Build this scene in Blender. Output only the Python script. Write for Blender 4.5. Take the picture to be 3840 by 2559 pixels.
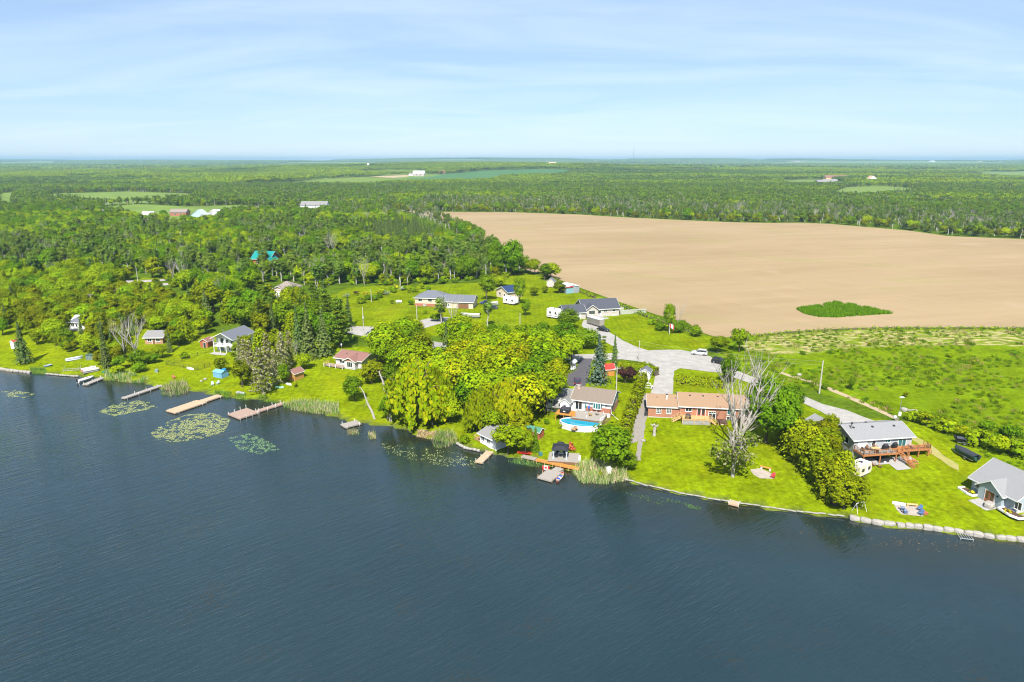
import bpy, bmesh, math, random
import numpy as np
from mathutils import Vector, Matrix, geometry
R = math.radians
rnd = random.Random(7)
rng = np.random.default_rng(7)
for o in list(bpy.data.objects): bpy.data.objects.remove(o)
SC = bpy.context.scene
C = SC.collection

# ------------------------------------------------------------------ camera
CAM_H = 60.0; FPX = 2560.0; PITCH = math.atan(681/2560.)
cam = bpy.data.objects.new('camera', bpy.data.cameras.new('camera')); C.objects.link(cam)
cam.location = (0, 0, CAM_H); cam.rotation_euler = (math.pi/2-PITCH, 0, 0)
cam.data.sensor_width = 36; cam.data.lens = 24; cam.data.clip_start = .5; cam.data.clip_end = 200000
SC.camera = cam

# ------------------------------------------------------------------ sky, sun, exposure
SUN_AZ, SUN_EL = R(6), R(51)          # shadows run 6 degrees right of the view axis
W = bpy.data.worlds.new('World'); SC.world = W; W.use_nodes = True
nt = W.node_tree; nt.nodes.clear()
def N(nt, typ, **kw):
    n = nt.nodes.new(typ)
    for k, v in kw.items():
        if k.startswith('_'): setattr(n, k[1:], v)
        else: n.inputs[k.replace('__', ' ')].default_value = v
    return n
sky = N(nt, 'ShaderNodeTexSky', _sky_type='NISHITA', _sun_disc=False, _sun_elevation=SUN_EL, _sun_rotation=R(186),
        _altitude=1500., _air_density=1.0, _dust_density=.5, _ozone_density=4.0)
bg = N(nt, 'ShaderNodeBackground', Strength=.059)
out = N(nt, 'ShaderNodeOutputWorld')
tc = N(nt, 'ShaderNodeTexCoord')
sep = N(nt, 'ShaderNodeSeparateXYZ'); nt.links.new(tc.outputs['Generated'], sep.inputs[0])
zz = N(nt, 'ShaderNodeMath', _operation='ADD'); zz.inputs[1].default_value = .10; nt.links.new(sep.outputs[2], zz.inputs[0])
zm = N(nt, 'ShaderNodeMath', _operation='MAXIMUM'); zm.inputs[1].default_value = .06; nt.links.new(zz.outputs[0], zm.inputs[0])
dv = []
for i in (0, 1):
    d = N(nt, 'ShaderNodeMath', _operation='DIVIDE'); nt.links.new(sep.outputs[i], d.inputs[0]); nt.links.new(zm.outputs[0], d.inputs[1]); dv.append(d)
cmb = N(nt, 'ShaderNodeCombineXYZ'); nt.links.new(dv[0].outputs[0], cmb.inputs[0]); nt.links.new(dv[1].outputs[0], cmb.inputs[1])
mp = N(nt, 'ShaderNodeMapping'); mp.inputs['Rotation'].default_value = (0, 0, R(14)); mp.inputs['Scale'].default_value = (.30, .62, 1)
mp.inputs['Location'].default_value = (3.1, 1.7, 0)
nt.links.new(cmb.outputs[0], mp.inputs[0])
no = N(nt, 'ShaderNodeTexNoise', Scale=1.3, Detail=8., Roughness=.55, Distortion=1.1); nt.links.new(mp.outputs[0], no.inputs['Vector'])
cr = N(nt, 'ShaderNodeMapRange'); cr.inputs['From Min'].default_value = .40; cr.inputs['From Max'].default_value = .82
cr.inputs['To Min'].default_value = 0; cr.inputs['To Max'].default_value = .55; nt.links.new(no.outputs[0], cr.inputs[0])
veil = N(nt, 'ShaderNodeMix', _data_type='RGBA'); veil.inputs[0].default_value = .45; nt.links.new(sky.outputs[0], veil.inputs[6]); veil.inputs[7].default_value = (5.1, 7.0, 9.7, 1)   # thin high cloud veil
mx = N(nt, 'ShaderNodeMix', _data_type='RGBA'); nt.links.new(cr.outputs[0], mx.inputs[0]); nt.links.new(veil.outputs[2], mx.inputs[6])
mx.inputs[7].default_value = (7.4, 8.6, 9.8, 1)
nt.links.new(mx.outputs[2], bg.inputs[0]); nt.links.new(bg.outputs[0], out.inputs[0])

sun = bpy.data.objects.new('sun', bpy.data.lights.new('sun', 'SUN')); C.objects.link(sun)
sun.data.energy = 5.0; sun.data.angle = R(.55); sun.data.color = (1.0, .955, .88)
sd = Vector((math.sin(SUN_AZ)*math.cos(SUN_EL), math.cos(SUN_AZ)*math.cos(SUN_EL), -math.sin(SUN_EL)))
sun.rotation_euler = sd.to_track_quat('-Z', 'Y').to_euler(); sun.location = (0, 0, 300)
SC.view_settings.view_transform = 'Standard'; SC.view_settings.look = 'None'
SC.view_settings.exposure = 1.1; SC.view_settings.gamma = 1.0; SC.view_settings.use_curve_mapping = False
SC.render.engine = 'CYCLES'
cy = SC.cycles
cy.use_denoising = True; cy.max_bounces = 6; cy.diffuse_bounces = 2; cy.glossy_bounces = 3; cy.transmission_bounces = 4
cy.transparent_max_bounces = 6; cy.volume_bounces = 1; cy.caustics_reflective = False; cy.caustics_refractive = False
cy.sample_clamp_indirect = 4.0; cy.filter_width = 1.1

# ------------------------------------------------------------------ where things stand
def ray(px, py):
    x = (px-1920)/FPX; y = -(py-1279.5)/FPX
    return x, math.cos(PITCH)+y*math.sin(PITCH), -math.sin(PITCH)+y*math.cos(PITCH)
def P(px, py, z):
    dx, dy, dz = ray(px, py); t = (z-CAM_H)/dz
    return dx*t, dy*t
SHORE_PX = [(0,1384),(25,1390),(112,1397),(173,1401),(230,1407),(293,1411),(357,1418),(393,1427),(459,1430),(535,1435),(574,1445),(620,1462),
 (690,1462),(737,1467),(793,1480),(832,1487),(877,1493),(934,1495),(985,1501),(1043,1511),(1142,1538),(1257,1562),(1300,1577),(1391,1592),
 (1466,1597),(1543,1618),(1560,1634),(1604,1640),(1640,1650),(1714,1660),(1775,1685),(1830,1697),(1900,1711),(1960,1716),(2011,1731),
 (2069,1748),(2161,1764),(2219,1775),(2326,1795),(2430,1824),(2546,1852),(2650,1871),(2758,1888),(2880,1907),(2986,1922),(3100,1933),
 (3174,1943),(3268,1966),(3360,1976),(3458,1985),(3576,1999),(3647,2010),(3731,2022),(3840,2031)]
SH = [P(x, y, 0) for x, y in SHORE_PX]
SH = [(-2500, 1200), (-600, 330), (-260, 225)] + SH + [(130, 82), (260, 20), (600, -200)]
SHA = np.array(SH)
def shore_sd(x, y):
    """signed distance to the waterline, positive on land"""
    x = np.asarray(x, float); y = np.asarray(y, float)
    best = np.full(x.shape, 1e18); yl = np.interp(x, SHA[:, 0], SHA[:, 1])
    for (ax, ay), (bx, by) in zip(SH[:-1], SH[1:]):
        ex, ey = bx-ax, by-ay
        t = np.clip(((x-ax)*ex+(y-ay)*ey)/(ex*ex+ey*ey), 0, 1)
        best = np.minimum(best, (x-ax-t*ex)**2+(y-ay-t*ey)**2)
    return np.where(y > yl, 1, -1)*np.sqrt(best)
def sstep(a, b, v):
    t = np.clip((v-a)/(b-a), 0, 1); return t*t*(3-2*t)
HILLS = [(-150, 3300, 1150, 800, 34), (-5200, 9800, 3600, 900, 34), (-900, 11500, 2600, 1000, 62), (3000, 10500, 3000, 1000, 52), (6800, 9800, 2400, 900, 26),
         (1500, 8200, 900, 500, 20), (-2600, 8600, 1600, 600, 22), (9500, 12000, 2500, 900, 40), (-8800, 12000, 3000, 900, 44)]
def H(x, y):
    s = shore_sd(x, y)
    z = np.where(s < 0, np.maximum(-1.6, s*.22), .5*sstep(0, .45, s)+1.95*sstep(0, 42, s))
    for hx, hy, sx, sy, hh in HILLS:
        z = z+hh*np.exp(-((x-hx)/sx)**2-((y-hy)/sy)**2)
    return z
def h1(x, y): return float(H(np.array([x]), np.array([y]))[0])
def G(px, py):
    """the ground point seen at photograph pixel px, py"""
    if py < 760:                      # far off: follow the sight line until it meets the land
        dx, dy, dz = ray(px, py); tt = 400*1.004**np.arange(1060); hz = CAM_H+dz*tt-H(dx*tt, dy*tt); k = int(np.argmax(hz < 0)) if (hz < 0).any() else len(tt)-1
        a = hz[k-1]/(hz[k-1]-hz[k]) if hz[k] < 0 else 0; t = tt[k-1]+a*(tt[k]-tt[k-1]); return Vector((dx*t, dy*t, h1(dx*t, dy*t)))
    z = 2.45
    for _ in range(4):
        x, y = P(px, py, z); z = h1(x, y)
    return Vector((x, y, z))
def tall(px, pb, pt):
    """height in metres of something standing on the ground at px,pb and reaching up to pt"""
    g = G(px, pb); dx, dy, dz = ray(px, pt); t = math.hypot(g.x, g.y)/math.hypot(dx, dy)
    return CAM_H+dz*t-g.z
def poly_px(pts): return [tuple(G(*p)[:2]) for p in pts]
def inside(poly, x, y):
    x = np.asarray(x); y = np.asarray(y); r = np.zeros(x.shape, bool)
    for (ax, ay), (bx, by) in zip(poly, poly[1:]+poly[:1]):
        c = (ay > y) != (by > y)
        with np.errstate(divide='ignore', invalid='ignore'):
            r ^= c & (x < (bx-ax)*(y-ay)/(by-ay)+ax)
    return r

# ------------------------------------------------------------------ materials
MATS = {}
def mat(name, col, rough=.8, var=.0, scale=3., metal=0., bump=0., spec=.3, col2=None, coord='Object', sc3=None):
    if name in MATS: return MATS[name]
    col = tuple(c*.82 for c in col); col2 = col2 and tuple(c*.82 for c in col2)
    m = bpy.data.materials.new(name); m.use_nodes = True; t = m.node_tree; b = t.nodes['Principled BSDF']
    b.inputs['Roughness'].default_value = rough; b.inputs['Metallic'].default_value = metal; b.inputs['Specular IOR Level'].default_value = spec
    b.inputs['Base Color'].default_value = (*col, 1)
    if var or col2 or bump:
        tc = N(t, 'ShaderNodeTexCoord'); v = tc.outputs[coord]
        if sc3:
            mp = N(t, 'ShaderNodeMapping'); mp.inputs['Scale'].default_value = sc3; t.links.new(v, mp.inputs[0]); v = mp.outputs[0]
        no = N(t, 'ShaderNodeTexNoise', Scale=scale, Detail=5., Roughness=.65); t.links.new(v, no.inputs['Vector'])
        mr = N(t, 'ShaderNodeMapRange'); mr.inputs['From Min'].default_value = .3; mr.inputs['From Max'].default_value = .7
        t.links.new(no.outputs[0], mr.inputs[0])
        mx = N(t, 'ShaderNodeMix', _data_type='RGBA')
        c2 = col2 or tuple(min(1, c*(1+var)) for c in col)
        mx.inputs[6].default_value = (*[c*(1-var) for c in col], 1) if not col2 else (*col, 1); mx.inputs[7].default_value = (*c2, 1)
        t.links.new(mr.outputs[0], mx.inputs[0]); t.links.new(mx.outputs[2], b.inputs['Base Color'])
        if bump:
            bp = N(t, 'ShaderNodeBump', Strength=bump, Distance=.05); t.links.new(no.outputs[0], bp.inputs['Height']); t.links.new(bp.outputs[0], b.inputs['Normal'])
    MATS[name] = m; return m
def leafmat(name, trans=.3, var=.22):
    m = bpy.data.materials.new(name); m.use_nodes = True; t = m.node_tree; t.nodes.clear()
    at = N(t, 'ShaderNodeAttribute', _attribute_name='Col'); oi = N(t, 'ShaderNodeObjectInfo')
    hs = N(t, 'ShaderNodeHueSaturation')
    a = N(t, 'ShaderNodeMapRange'); a.inputs['To Min'].default_value = .485; a.inputs['To Max'].default_value = .515; t.links.new(oi.outputs['Random'], a.inputs[0]); t.links.new(a.outputs[0], hs.inputs['Hue'])
    wn = N(t, 'ShaderNodeTexWhiteNoise', _noise_dimensions='1D'); t.links.new(oi.outputs['Random'], wn.inputs['W'])
    b = N(t, 'ShaderNodeMapRange'); b.inputs['To Min'].default_value = 1-var; b.inputs['To Max'].default_value = 1+var; t.links.new(wn.outputs[0], b.inputs[0]); t.links.new(b.outputs[0], hs.inputs['Value'])
    t.links.new(at.outputs['Color'], hs.inputs['Color'])
    d = N(t, 'ShaderNodeBsdfDiffuse'); tr = N(t, 'ShaderNodeBsdfTranslucent'); t.links.new(hs.outputs[0], d.inputs[0]); t.links.new(hs.outputs[0], tr.inputs[0])
    mx = N(t, 'ShaderNodeMixShader'); mx.inputs[0].default_value = trans; t.links.new(d.outputs[0], mx.inputs[1]); t.links.new(tr.outputs[0], mx.inputs[2])
    o = N(t, 'ShaderNodeOutputMaterial'); t.links.new(mx.outputs[0], o.inputs[0]); MATS[name] = m; return m
LEAF = leafmat('leaf'); NEEDLE = leafmat('needle', .12, .18); GRASSM = leafmat('grass_blade', .3, .2)
BARK = mat('bark', (.11, .085, .065), .95, .35, 4, bump=.6); PALEBARK = mat('pale_bark', (.42, .40, .36), .9, .3, 3, bump=.4)
GREYWOOD = mat('dead_wood', (.40, .365, .32), .9, .25, 3, bump=.4)
GLASS = mat('window_glass', (.02, .03, .035), .06, spec=.8)
TRIM = mat('white_trim', (.78, .78, .76), .5, .05, 2)

# ------------------------------------------------------------------ object helpers
def tag(o, label=None, cat=None, group=None, kind=None):
    if label: o['label'] = label
    if cat: o['category'] = cat
    if group: o['group'] = group
    if kind: o['kind'] = kind
    return o
def empty(name, loc, rz=0., label=None, cat=None, group=None, s=1.):
    o = bpy.data.objects.new(name, None); C.objects.link(o); o.location = loc; o.rotation_euler = (0, 0, rz)
    o.scale = (s, s, s) if not isinstance(s, tuple) else s
    o.empty_display_size = .1
    return tag(o, label, cat, group)
def link(name, me, parent=None, loc=None, rz=0.):
    o = bpy.data.objects.new(name, me); C.objects.link(o); o.parent = parent
    if loc is not None: o.location = loc
    o.rotation_euler = (0, 0, rz); return o
class MB:
    def __init__(s): s.v = []; s.f = []; s.m = []; s.mats = []; s.cur = 0
    def use(s, m):
        if m not in s.mats: s.mats.append(m)
        s.cur = s.mats.index(m); return s
    def add(s, vs, fs):
        n = len(s.v); s.v += [tuple(p) for p in vs]; s.f += [tuple(n+i for i in f) for f in fs]; s.m += [s.cur]*len(fs); return s
    def box(s, x0, x1, y0, y1, z0, z1):
        return s.add([(x0,y0,z0),(x1,y0,z0),(x1,y1,z0),(x0,y1,z0),(x0,y0,z1),(x1,y0,z1),(x1,y1,z1),(x0,y1,z1)],
                     [(0,3,2,1),(4,5,6,7),(0,1,5,4),(1,2,6,5),(2,3,7,6),(3,0,4,7)])
    def bar(s, p, q, w, h):
        p = Vector(p); q = Vector(q); d = (q-p).normalized(); u = Vector((0, 0, 1))
        if abs(d.z) > .98: u = Vector((1, 0, 0))
        a = d.cross(u).normalized()*(w/2); b = a.cross(d).normalized()*(h/2)
        vs = [p-a-b, p+a-b, p+a+b, p-a+b, q-a-b, q+a-b, q+a+b, q-a+b]
        return s.add(vs, [(0,3,2,1),(4,5,6,7),(0,1,5,4),(1,2,6,5),(2,3,7,6),(3,0,4,7)])
    def tube(s, pts, rs, n=6, cap=True):
        pts = [Vector(p) for p in pts]; vs = []; fs = []
        if not isinstance(rs, (list, tuple)): rs = [rs]*len(pts)
        for i, p in enumerate(pts):
            d = (pts[min(i+1, len(pts)-1)]-pts[max(i-1, 0)])
            d = d.normalized() if d.length > 1e-9 else Vector((0, 0, 1))
            a = d.orthogonal().normalized() if abs(d.z) < .9 else Vector((1, 0, 0)); a = (a-d*a.dot(d)).normalized(); b = d.cross(a)
            vs += [p+(a*math.cos(2*math.pi*k/n)+b*math.sin(2*math.pi*k/n))*rs[i] for k in range(n)]
        for i in range(len(pts)-1):
            fs += [(i*n+k, i*n+(k+1) % n, (i+1)*n+(k+1) % n, (i+1)*n+k) for k in range(n)]
        if cap: fs += [tuple(range(n-1, -1, -1)), tuple((len(pts)-1)*n+k for k in range(n))]
        return s.add(vs, fs)
    def loft(s, secs, close=True):
        """secs: rings of equal length"""
        n = len(secs[0]); vs = [p for r in secs for p in r]
        fs = [(i*n+k, i*n+(k+1) % n, (i+1)*n+(k+1) % n, (i+1)*n+k) for i in range(len(secs)-1) for k in range(n)]
        if close: fs += [tuple(range(n-1, -1, -1)), tuple((len(secs)-1)*n+k for k in range(n))]
        return s.add(vs, fs)
    def prism(s, pts, z0, z1):
        n = len(pts)
        return s.add([(x, y, z0) for x, y in pts]+[(x, y, z1) for x, y in pts],
                     [tuple(range(n-1, -1, -1)), tuple(range(n, 2*n))]+[(k, (k+1) % n, n+(k+1) % n, n+k) for k in range(n)])
    def mesh(s, name, m=None):
        me = bpy.data.meshes.new(name); me.from_pydata(s.v, [], s.f)
        for x in (s.mats or [m]): me.materials.append(x)
        if s.mats: me.polygons.foreach_set('material_index', s.m)
        bm = bmesh.new(); bm.from_mesh(me); bmesh.ops.recalc_face_normals(bm, faces=bm.faces); bm.to_mesh(me); bm.free()
        return me
    def build(s, name, m=None, parent=None, loc=None, rz=0., smooth=False):
        me = s.mesh(name, m)
        if smooth: me.polygons.foreach_set('use_smooth', [True]*len(me.polygons))
        return link(name, me, parent, loc, rz)
def arrays_mesh(name, v, quads, col=None, m=None, tri=False):
    me = bpy.data.meshes.new(name); v = np.asarray(v, np.float32).reshape(-1, 3); q = np.asarray(quads, np.int32); k = q.shape[1]
    me.vertices.add(len(v)); me.vertices.foreach_set('co', v.ravel())
    me.loops.add(q.size); me.loops.foreach_set('vertex_index', q.ravel())
    me.polygons.add(len(q)); me.polygons.foreach_set('loop_start', np.arange(0, q.size, k, dtype=np.int32)); me.polygons.foreach_set('loop_total', np.full(len(q), k, np.int32))
    me.update(calc_edges=True)
    if col is not None:
        a = me.attributes.new('Col', 'FLOAT_COLOR', 'POINT'); c = np.ones((len(v), 4), np.float32); c[:, :3] = col; a.data.foreach_set('color', c.ravel())
    for x in (m if isinstance(m, list) else [m]): me.materials.append(x)
    return me
# ------------------------------------------------------------------ ground, water, field, roads
def grow(a, step, ratio, end):
    r = []; s = step
    while abs(a) < abs(end): s *= ratio; a += s if end > 0 else -s; r.append(a)
    return r
xs = list(np.arange(-230, 262, 2.0)); xs = grow(xs[0], 2., 1.055, -24000)[::-1]+xs+grow(xs[-1], 2., 1.055, 24000)
ys = list(np.arange(88, 332, 2.0)); ys = grow(ys[0], 3., 1.25, -3000)[::-1]+ys+grow(ys[-1], 2., 1.05, 24000)
X, Y = np.meshgrid(np.array(xs), np.array(ys)); nx, ny = len(xs), len(ys)
Xf, Yf = X.ravel(), Y.ravel(); SD = shore_sd(Xf, Yf); Zf = H(Xf, Yf)
def vnoise(x, y, s, seed=0):
    """smooth value noise"""
    x = x/s+seed*17.3; y = y/s-seed*9.1; xi = np.floor(x); yi = np.floor(y); fx = x-xi; fy = y-yi; fx = fx*fx*(3-2*fx); fy = fy*fy*(3-2*fy)
    def hsh(a, b): v = np.sin(a*127.1+b*311.7+seed*74.7)*43758.5453; return v-np.floor(v)
    return (hsh(xi, yi)*(1-fx)+hsh(xi+1, yi)*fx)*(1-fy)+(hsh(xi, yi+1)*(1-fx)+hsh(xi+1, yi+1)*fx)*fy
LAWN = np.array((.138, .186, .002)); MEADOW = np.array((.110, .164, .002)); WOODS = np.array((.065, .105, .006)); BED = np.array((.05, .055, .03))
GREENF = np.array((.135, .215, .045))
col = np.tile(WOODS, (len(Xf), 1)); dry = np.zeros(len(Xf)); mow = np.zeros(len(Xf))
def blend(m, c): col[m] = c
blend((SD > 0) & (SD < 46), LAWN); mow[(SD > 0) & (SD < 46)] = 1
MEADOW_PX = [(2700,1268),(2850,1256),(3200,1234),(3950,1231),(3950,1790),(3760,1740),(3640,1690),(3420,1575),(3280,1530),(3100,1478),(2960,1445),(2830,1420),(2730,1375),(2690,1310)]
DRY_PX = [(2770,1290),(2900,1258),(3200,1240),(3950,1240),(3950,1300),(3500,1296),(3200,1302),(3050,1325),(2900,1326),(2800,1315)]
YARD_PX = [(1230,1120),(1300,1080),(1450,1070),(1560,1072),(1800,1060),(1960,1022),(2060,1045),(2180,1090),(2400,1165),(2560,1240),(2680,1268),(2640,1312),(2440,1312),(2200,1340),(1900,1330),(1650,1260),(1340,1250)]
ROADGAP_PX = [(470,1045),(600,1040),(620,1090),(600,1115),(520,1090)]
H8YARD_PX = [(830,1160),(980,1105),(1130,1095),(1200,1120),(1100,1165),(900,1175)]
MIDYARD_PX = [(2180,1345),(2480,1370),(2720,1385),(2990,1490),(3160,1600),(2440,1500),(2150,1500)]
CLEAR_PX = [(1180,985),(1290,935),(1330,960),(1260,1010)]
MEAD = poly_px(MEADOW_PX); DRYP = poly_px(DRY_PX)
m = inside(MEAD, Xf, Yf); blend(m, MEADOW); mow[m] = 0
dry[inside(DRYP, Xf, Yf)] = 1
for pp in (YARD_PX, H8YARD_PX, MIDYARD_PX, ROADGAP_PX, CLEAR_PX):
    m = inside(poly_px(pp), Xf, Yf); blend(m, LAWN*(.9, .92, 1)); mow[m] = 1
blend(Yf > 1500, np.array((.13, .185, .035))); blend(SD <= .1, BED); mow[SD <= .1] = 0
I = np.arange(nx*ny).reshape(ny, nx)
quads = np.stack([I[:-1, :-1], I[:-1, 1:], I[1:, 1:], I[1:, :-1]], -1).reshape(-1, 4)
gm = bpy.data.materials.new('ground'); gm.use_nodes = True; t = gm.node_tree; b = t.nodes['Principled BSDF']; b.inputs['Roughness'].default_value = .95; b.inputs['Specular IOR Level'].default_value = .0
ge = N(t, 'ShaderNodeNewGeometry'); at = N(t, 'ShaderNodeAttribute', _attribute_name='Col')
def gnoise(scale, detail=4., sc=(1, 1, 1), rz=0.):
    r0 = N(t, 'ShaderNodeMapping'); r0.inputs['Rotation'].default_value = (0, 0, rz); t.links.new(ge.outputs['Position'], r0.inputs[0])
    mp = N(t, 'ShaderNodeMapping'); mp.inputs['Scale'].default_value = sc; t.links.new(r0.outputs[0], mp.inputs[0])
    n = N(t, 'ShaderNodeTexNoise', Scale=scale, Detail=detail, Roughness=.6); t.links.new(mp.outputs[0], n.inputs['Vector']); return n.outputs[0]
def mrange(v, a, b_, c, d):
    r = N(t, 'ShaderNodeMapRange'); r.inputs[1].default_value = a; r.inputs[2].default_value = b_; r.inputs[3].default_value = c; r.inputs[4].default_value = d; t.links.new(v, r.inputs[0]); return r.outputs[0]
def mmul(a, b_):
    r = N(t, 'ShaderNodeMath', _operation='MULTIPLY'); t.links.new(a, r.inputs[0])
    if isinstance(b_, (int, float)): r.inputs[1].default_value = b_
    else: t.links.new(b_, r.inputs[1])
    return r.outputs[0]
def cmix(f, a, b_):
    r = N(t, 'ShaderNodeMix', _data_type='RGBA'); t.links.new(f, r.inputs[0])
    for k, v in ((6, a), (7, b_)):
        if isinstance(v, tuple): r.inputs[k].default_value = (*v, 1)
        else: t.links.new(v, r.inputs[k])
    return r.outputs[2]
def scale_col(c, f):
    r = N(t, 'ShaderNodeVectorMath', _operation='SCALE'); t.links.new(c, r.inputs[0]); t.links.new(f, r.inputs['Scale']); return r.outputs[0]
am = N(t, 'ShaderNodeAttribute', _attribute_name='mow').outputs['Fac']; ad = N(t, 'ShaderNodeAttribute', _attribute_name='dry').outputs['Fac']
c = scale_col(at.outputs['Color'], mrange(gnoise(.16), .3, .7, .72, 1.25))
c = scale_col(c, mrange(gnoise(1.1, 6.), .3, .7, .64, 1.34))
mwv = N(t, 'ShaderNodeTexWave', Scale=.16, Distortion=1.5, Detail=2., _bands_direction='X'); t.links.new(ge.outputs['Position'], mwv.inputs['Vector']); c = scale_col(c, mrange(mmul(mwv.outputs['Fac'], am), 0, 1, 1., .90))
yel = mmul(mmul(mrange(gnoise(.075, 5.), .48, .68, 0, 1), mrange(gnoise(.9, 5.), .35, .65, .2, 1)), am)
c = cmix(mmul(yel, .45), c, (.22, .20, .004))
mid = N(t, 'ShaderNodeMath', _operation='SUBTRACT'); mid.inputs[0].default_value = 1.; t.links.new(am, mid.inputs[1])
tuf = mmul(mrange(gnoise(.55, 6.), .52, .66, 0, .5), mid.outputs[0])
c = cmix(tuf, c, (.055, .12, .010))
tuf2 = mmul(mmul(mrange(gnoise(.35, 6.), .6, .72, 0, .45), mid.outputs[0]), mrange(gnoise(.012, 2.), .45, .55, .2, 1))
c = cmix(tuf2, c, (.15, .185, .03))
st = mmul(mmul(mrange(gnoise(.42, 7., (.55, 1.6, 1)), .46, .58, 0, 1), ad), .85)
c = cmix(st, c, (.36, .29, .15))
t.links.new(c, b.inputs['Base Color'])
bp = N(t, 'ShaderNodeBump', Strength=.6, Distance=.25); t.links.new(gnoise(1.6, 6.), bp.inputs['Height']); t.links.new(bp.outputs[0], b.inputs['Normal'])
me = arrays_mesh('ground', np.stack([Xf, Yf, Zf], 1), quads, col, gm)
for nm, ar in (('dry', dry), ('mow', mow)):
    a = me.attributes.new(nm, 'FLOAT', 'POINT'); a.data.foreach_set('value', ar.astype(np.float32))
me.polygons.foreach_set('use_smooth', [True]*len(me.polygons))
tag(link('ground', me), 'green grassy land spreading from the lake shore to the hazy horizon', 'ground', kind='structure')

# lake
wm = bpy.data.materials.new('lake_water'); wm.use_nodes = True; t = wm.node_tree; b = t.nodes['Principled BSDF']
b.inputs['Roughness'].default_value = .05; b.inputs['IOR'].default_value = 1.33; b.inputs['Specular IOR Level'].default_value = .85
ge = N(t, 'ShaderNodeNewGeometry')
big = gnoise(.035, 3.); c = cmix(mrange(big, .35, .65, 0, 1), (.0085, .0220, .0280), (.0115, .0270, .0330))
wd = mmul(mrange(gnoise(.10, 5.), .56, .70, 0, 1), mrange(gnoise(1.6, 5.), .45, .6, 0, .55))
c = cmix(wd, c, (.026, .021, .008))
sw = N(t, 'ShaderNodeAttribute', _attribute_name='shallow_reflection').outputs['Fac']; c = cmix(mmul(sw, mrange(gnoise(.07, 4., (1, 1.6, 1)), .35, .65, .25, 1.)), c, (.017, .017, .002)); t.links.new(c, b.inputs['Base Color'])  # olive near shore: shallow bed plus tree reflections painted into the base colour
r1 = gnoise(1.0, 2.5, (.20, 1.15, 1), R(-41)); r2 = gnoise(1.0, 2., (.55, 2.9, 1), R(-33)); r3 = gnoise(.22, 2., (.6, 1.4, 1), R(-41))
ad1 = N(t, 'ShaderNodeMath', _operation='MULTIPLY_ADD'); t.links.new(r2, ad1.inputs[0]); ad1.inputs[1].default_value = .45; t.links.new(r1, ad1.inputs[2])
amp = mmul(mrange(gnoise(.02, 3., (1, 2, 1), R(-30)), .35, .65, .55, 1.0), mrange(N(t, 'ShaderNodeAttribute', _attribute_name='calm').outputs['Fac'], 0, 1, 1, .22))
bp = N(t, 'ShaderNodeBump', Distance=.24); t.links.new(amp, bp.inputs['Strength']); t.links.new(ad1.outputs[0], bp.inputs['Height']); t.links.new(bp.outputs[0], b.inputs['Normal'])
wx = np.array(list(np.arange(-900, -240, 30.))+list(np.arange(-240, 140, 3.))+list(np.arange(140, 901, 30.))); wy = np.array(list(np.arange(-900, 40, 30.))+list(np.arange(40, 250, 3.))+[300., 400., 470.])
WX, WY = np.meshgrid(wx, wy); WI = np.arange(WX.size).reshape(WX.shape); wsd = shore_sd(WX.ravel(), WY.ravel())
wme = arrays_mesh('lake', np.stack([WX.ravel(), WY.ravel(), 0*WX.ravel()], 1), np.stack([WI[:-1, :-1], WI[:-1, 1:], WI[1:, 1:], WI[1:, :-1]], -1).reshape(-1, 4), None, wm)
a = wme.attributes.new('shallow_reflection', 'FLOAT', 'POINT'); a.data.foreach_set('value', np.clip(1+wsd/19., 0, 1).astype(np.float32))
a = wme.attributes.new('calm', 'FLOAT', 'POINT'); a.data.foreach_set('value', np.clip(1+wsd/26., 0, 1).astype(np.float32))
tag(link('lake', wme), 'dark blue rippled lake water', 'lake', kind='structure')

def sheet(name, poly, m, dz=.02, step=6., label=None, cat=None, parent=None, rough=0.):
    """a polygon laid over the land as its own thin sheet"""
    pts = []
    for (ax, ay), (bx, by) in zip(poly, poly[1:]+poly[:1]):
        n = max(1, int(math.hypot(bx-ax, by-ay)/step))
        for k in range(n):
            j = rough*(rnd.random()-.5)
            pts.append((ax+(bx-ax)*k/n+j, ay+(by-ay)*k/n+rough*(rnd.random()-.5)))
    nb = len(pts); A = np.array(pts)
    gx = np.arange(A[:, 0].min()+step/2, A[:, 0].max(), step); gy = np.arange(A[:, 1].min()+step/2, A[:, 1].max(), step)
    if len(gx) and len(gy):
        GX, GY = np.meshgrid(gx, gy); GX = GX.ravel(); GY = GY.ravel(); k = inside(pts, GX, GY); allp = pts+list(zip(GX[k], GY[k]))
    else: allp = pts
    r = geometry.delaunay_2d_cdt([Vector(p) for p in allp], [], [list(range(nb))], 1, 1e-5)
    vx = np.array([v.x for v in r[0]]); vy = np.array([v.y for v in r[0]]); vz = H(vx, vy)+dz
    me = bpy.data.meshes.new(name); me.from_pydata(list(zip(vx, vy, vz)), [], r[2]); me.materials.append(m)
    bm = bmesh.new(); bm.from_mesh(me); bmesh.ops.recalc_face_normals(bm, faces=bm.faces)
    if sum(f.normal.z for f in bm.faces) < 0: bmesh.ops.reverse_faces(bm, faces=bm.faces)
    bm.to_mesh(me); bm.free()
    return tag(link(name, me, parent), label, cat, kind='structure' if parent is None else None)

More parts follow.
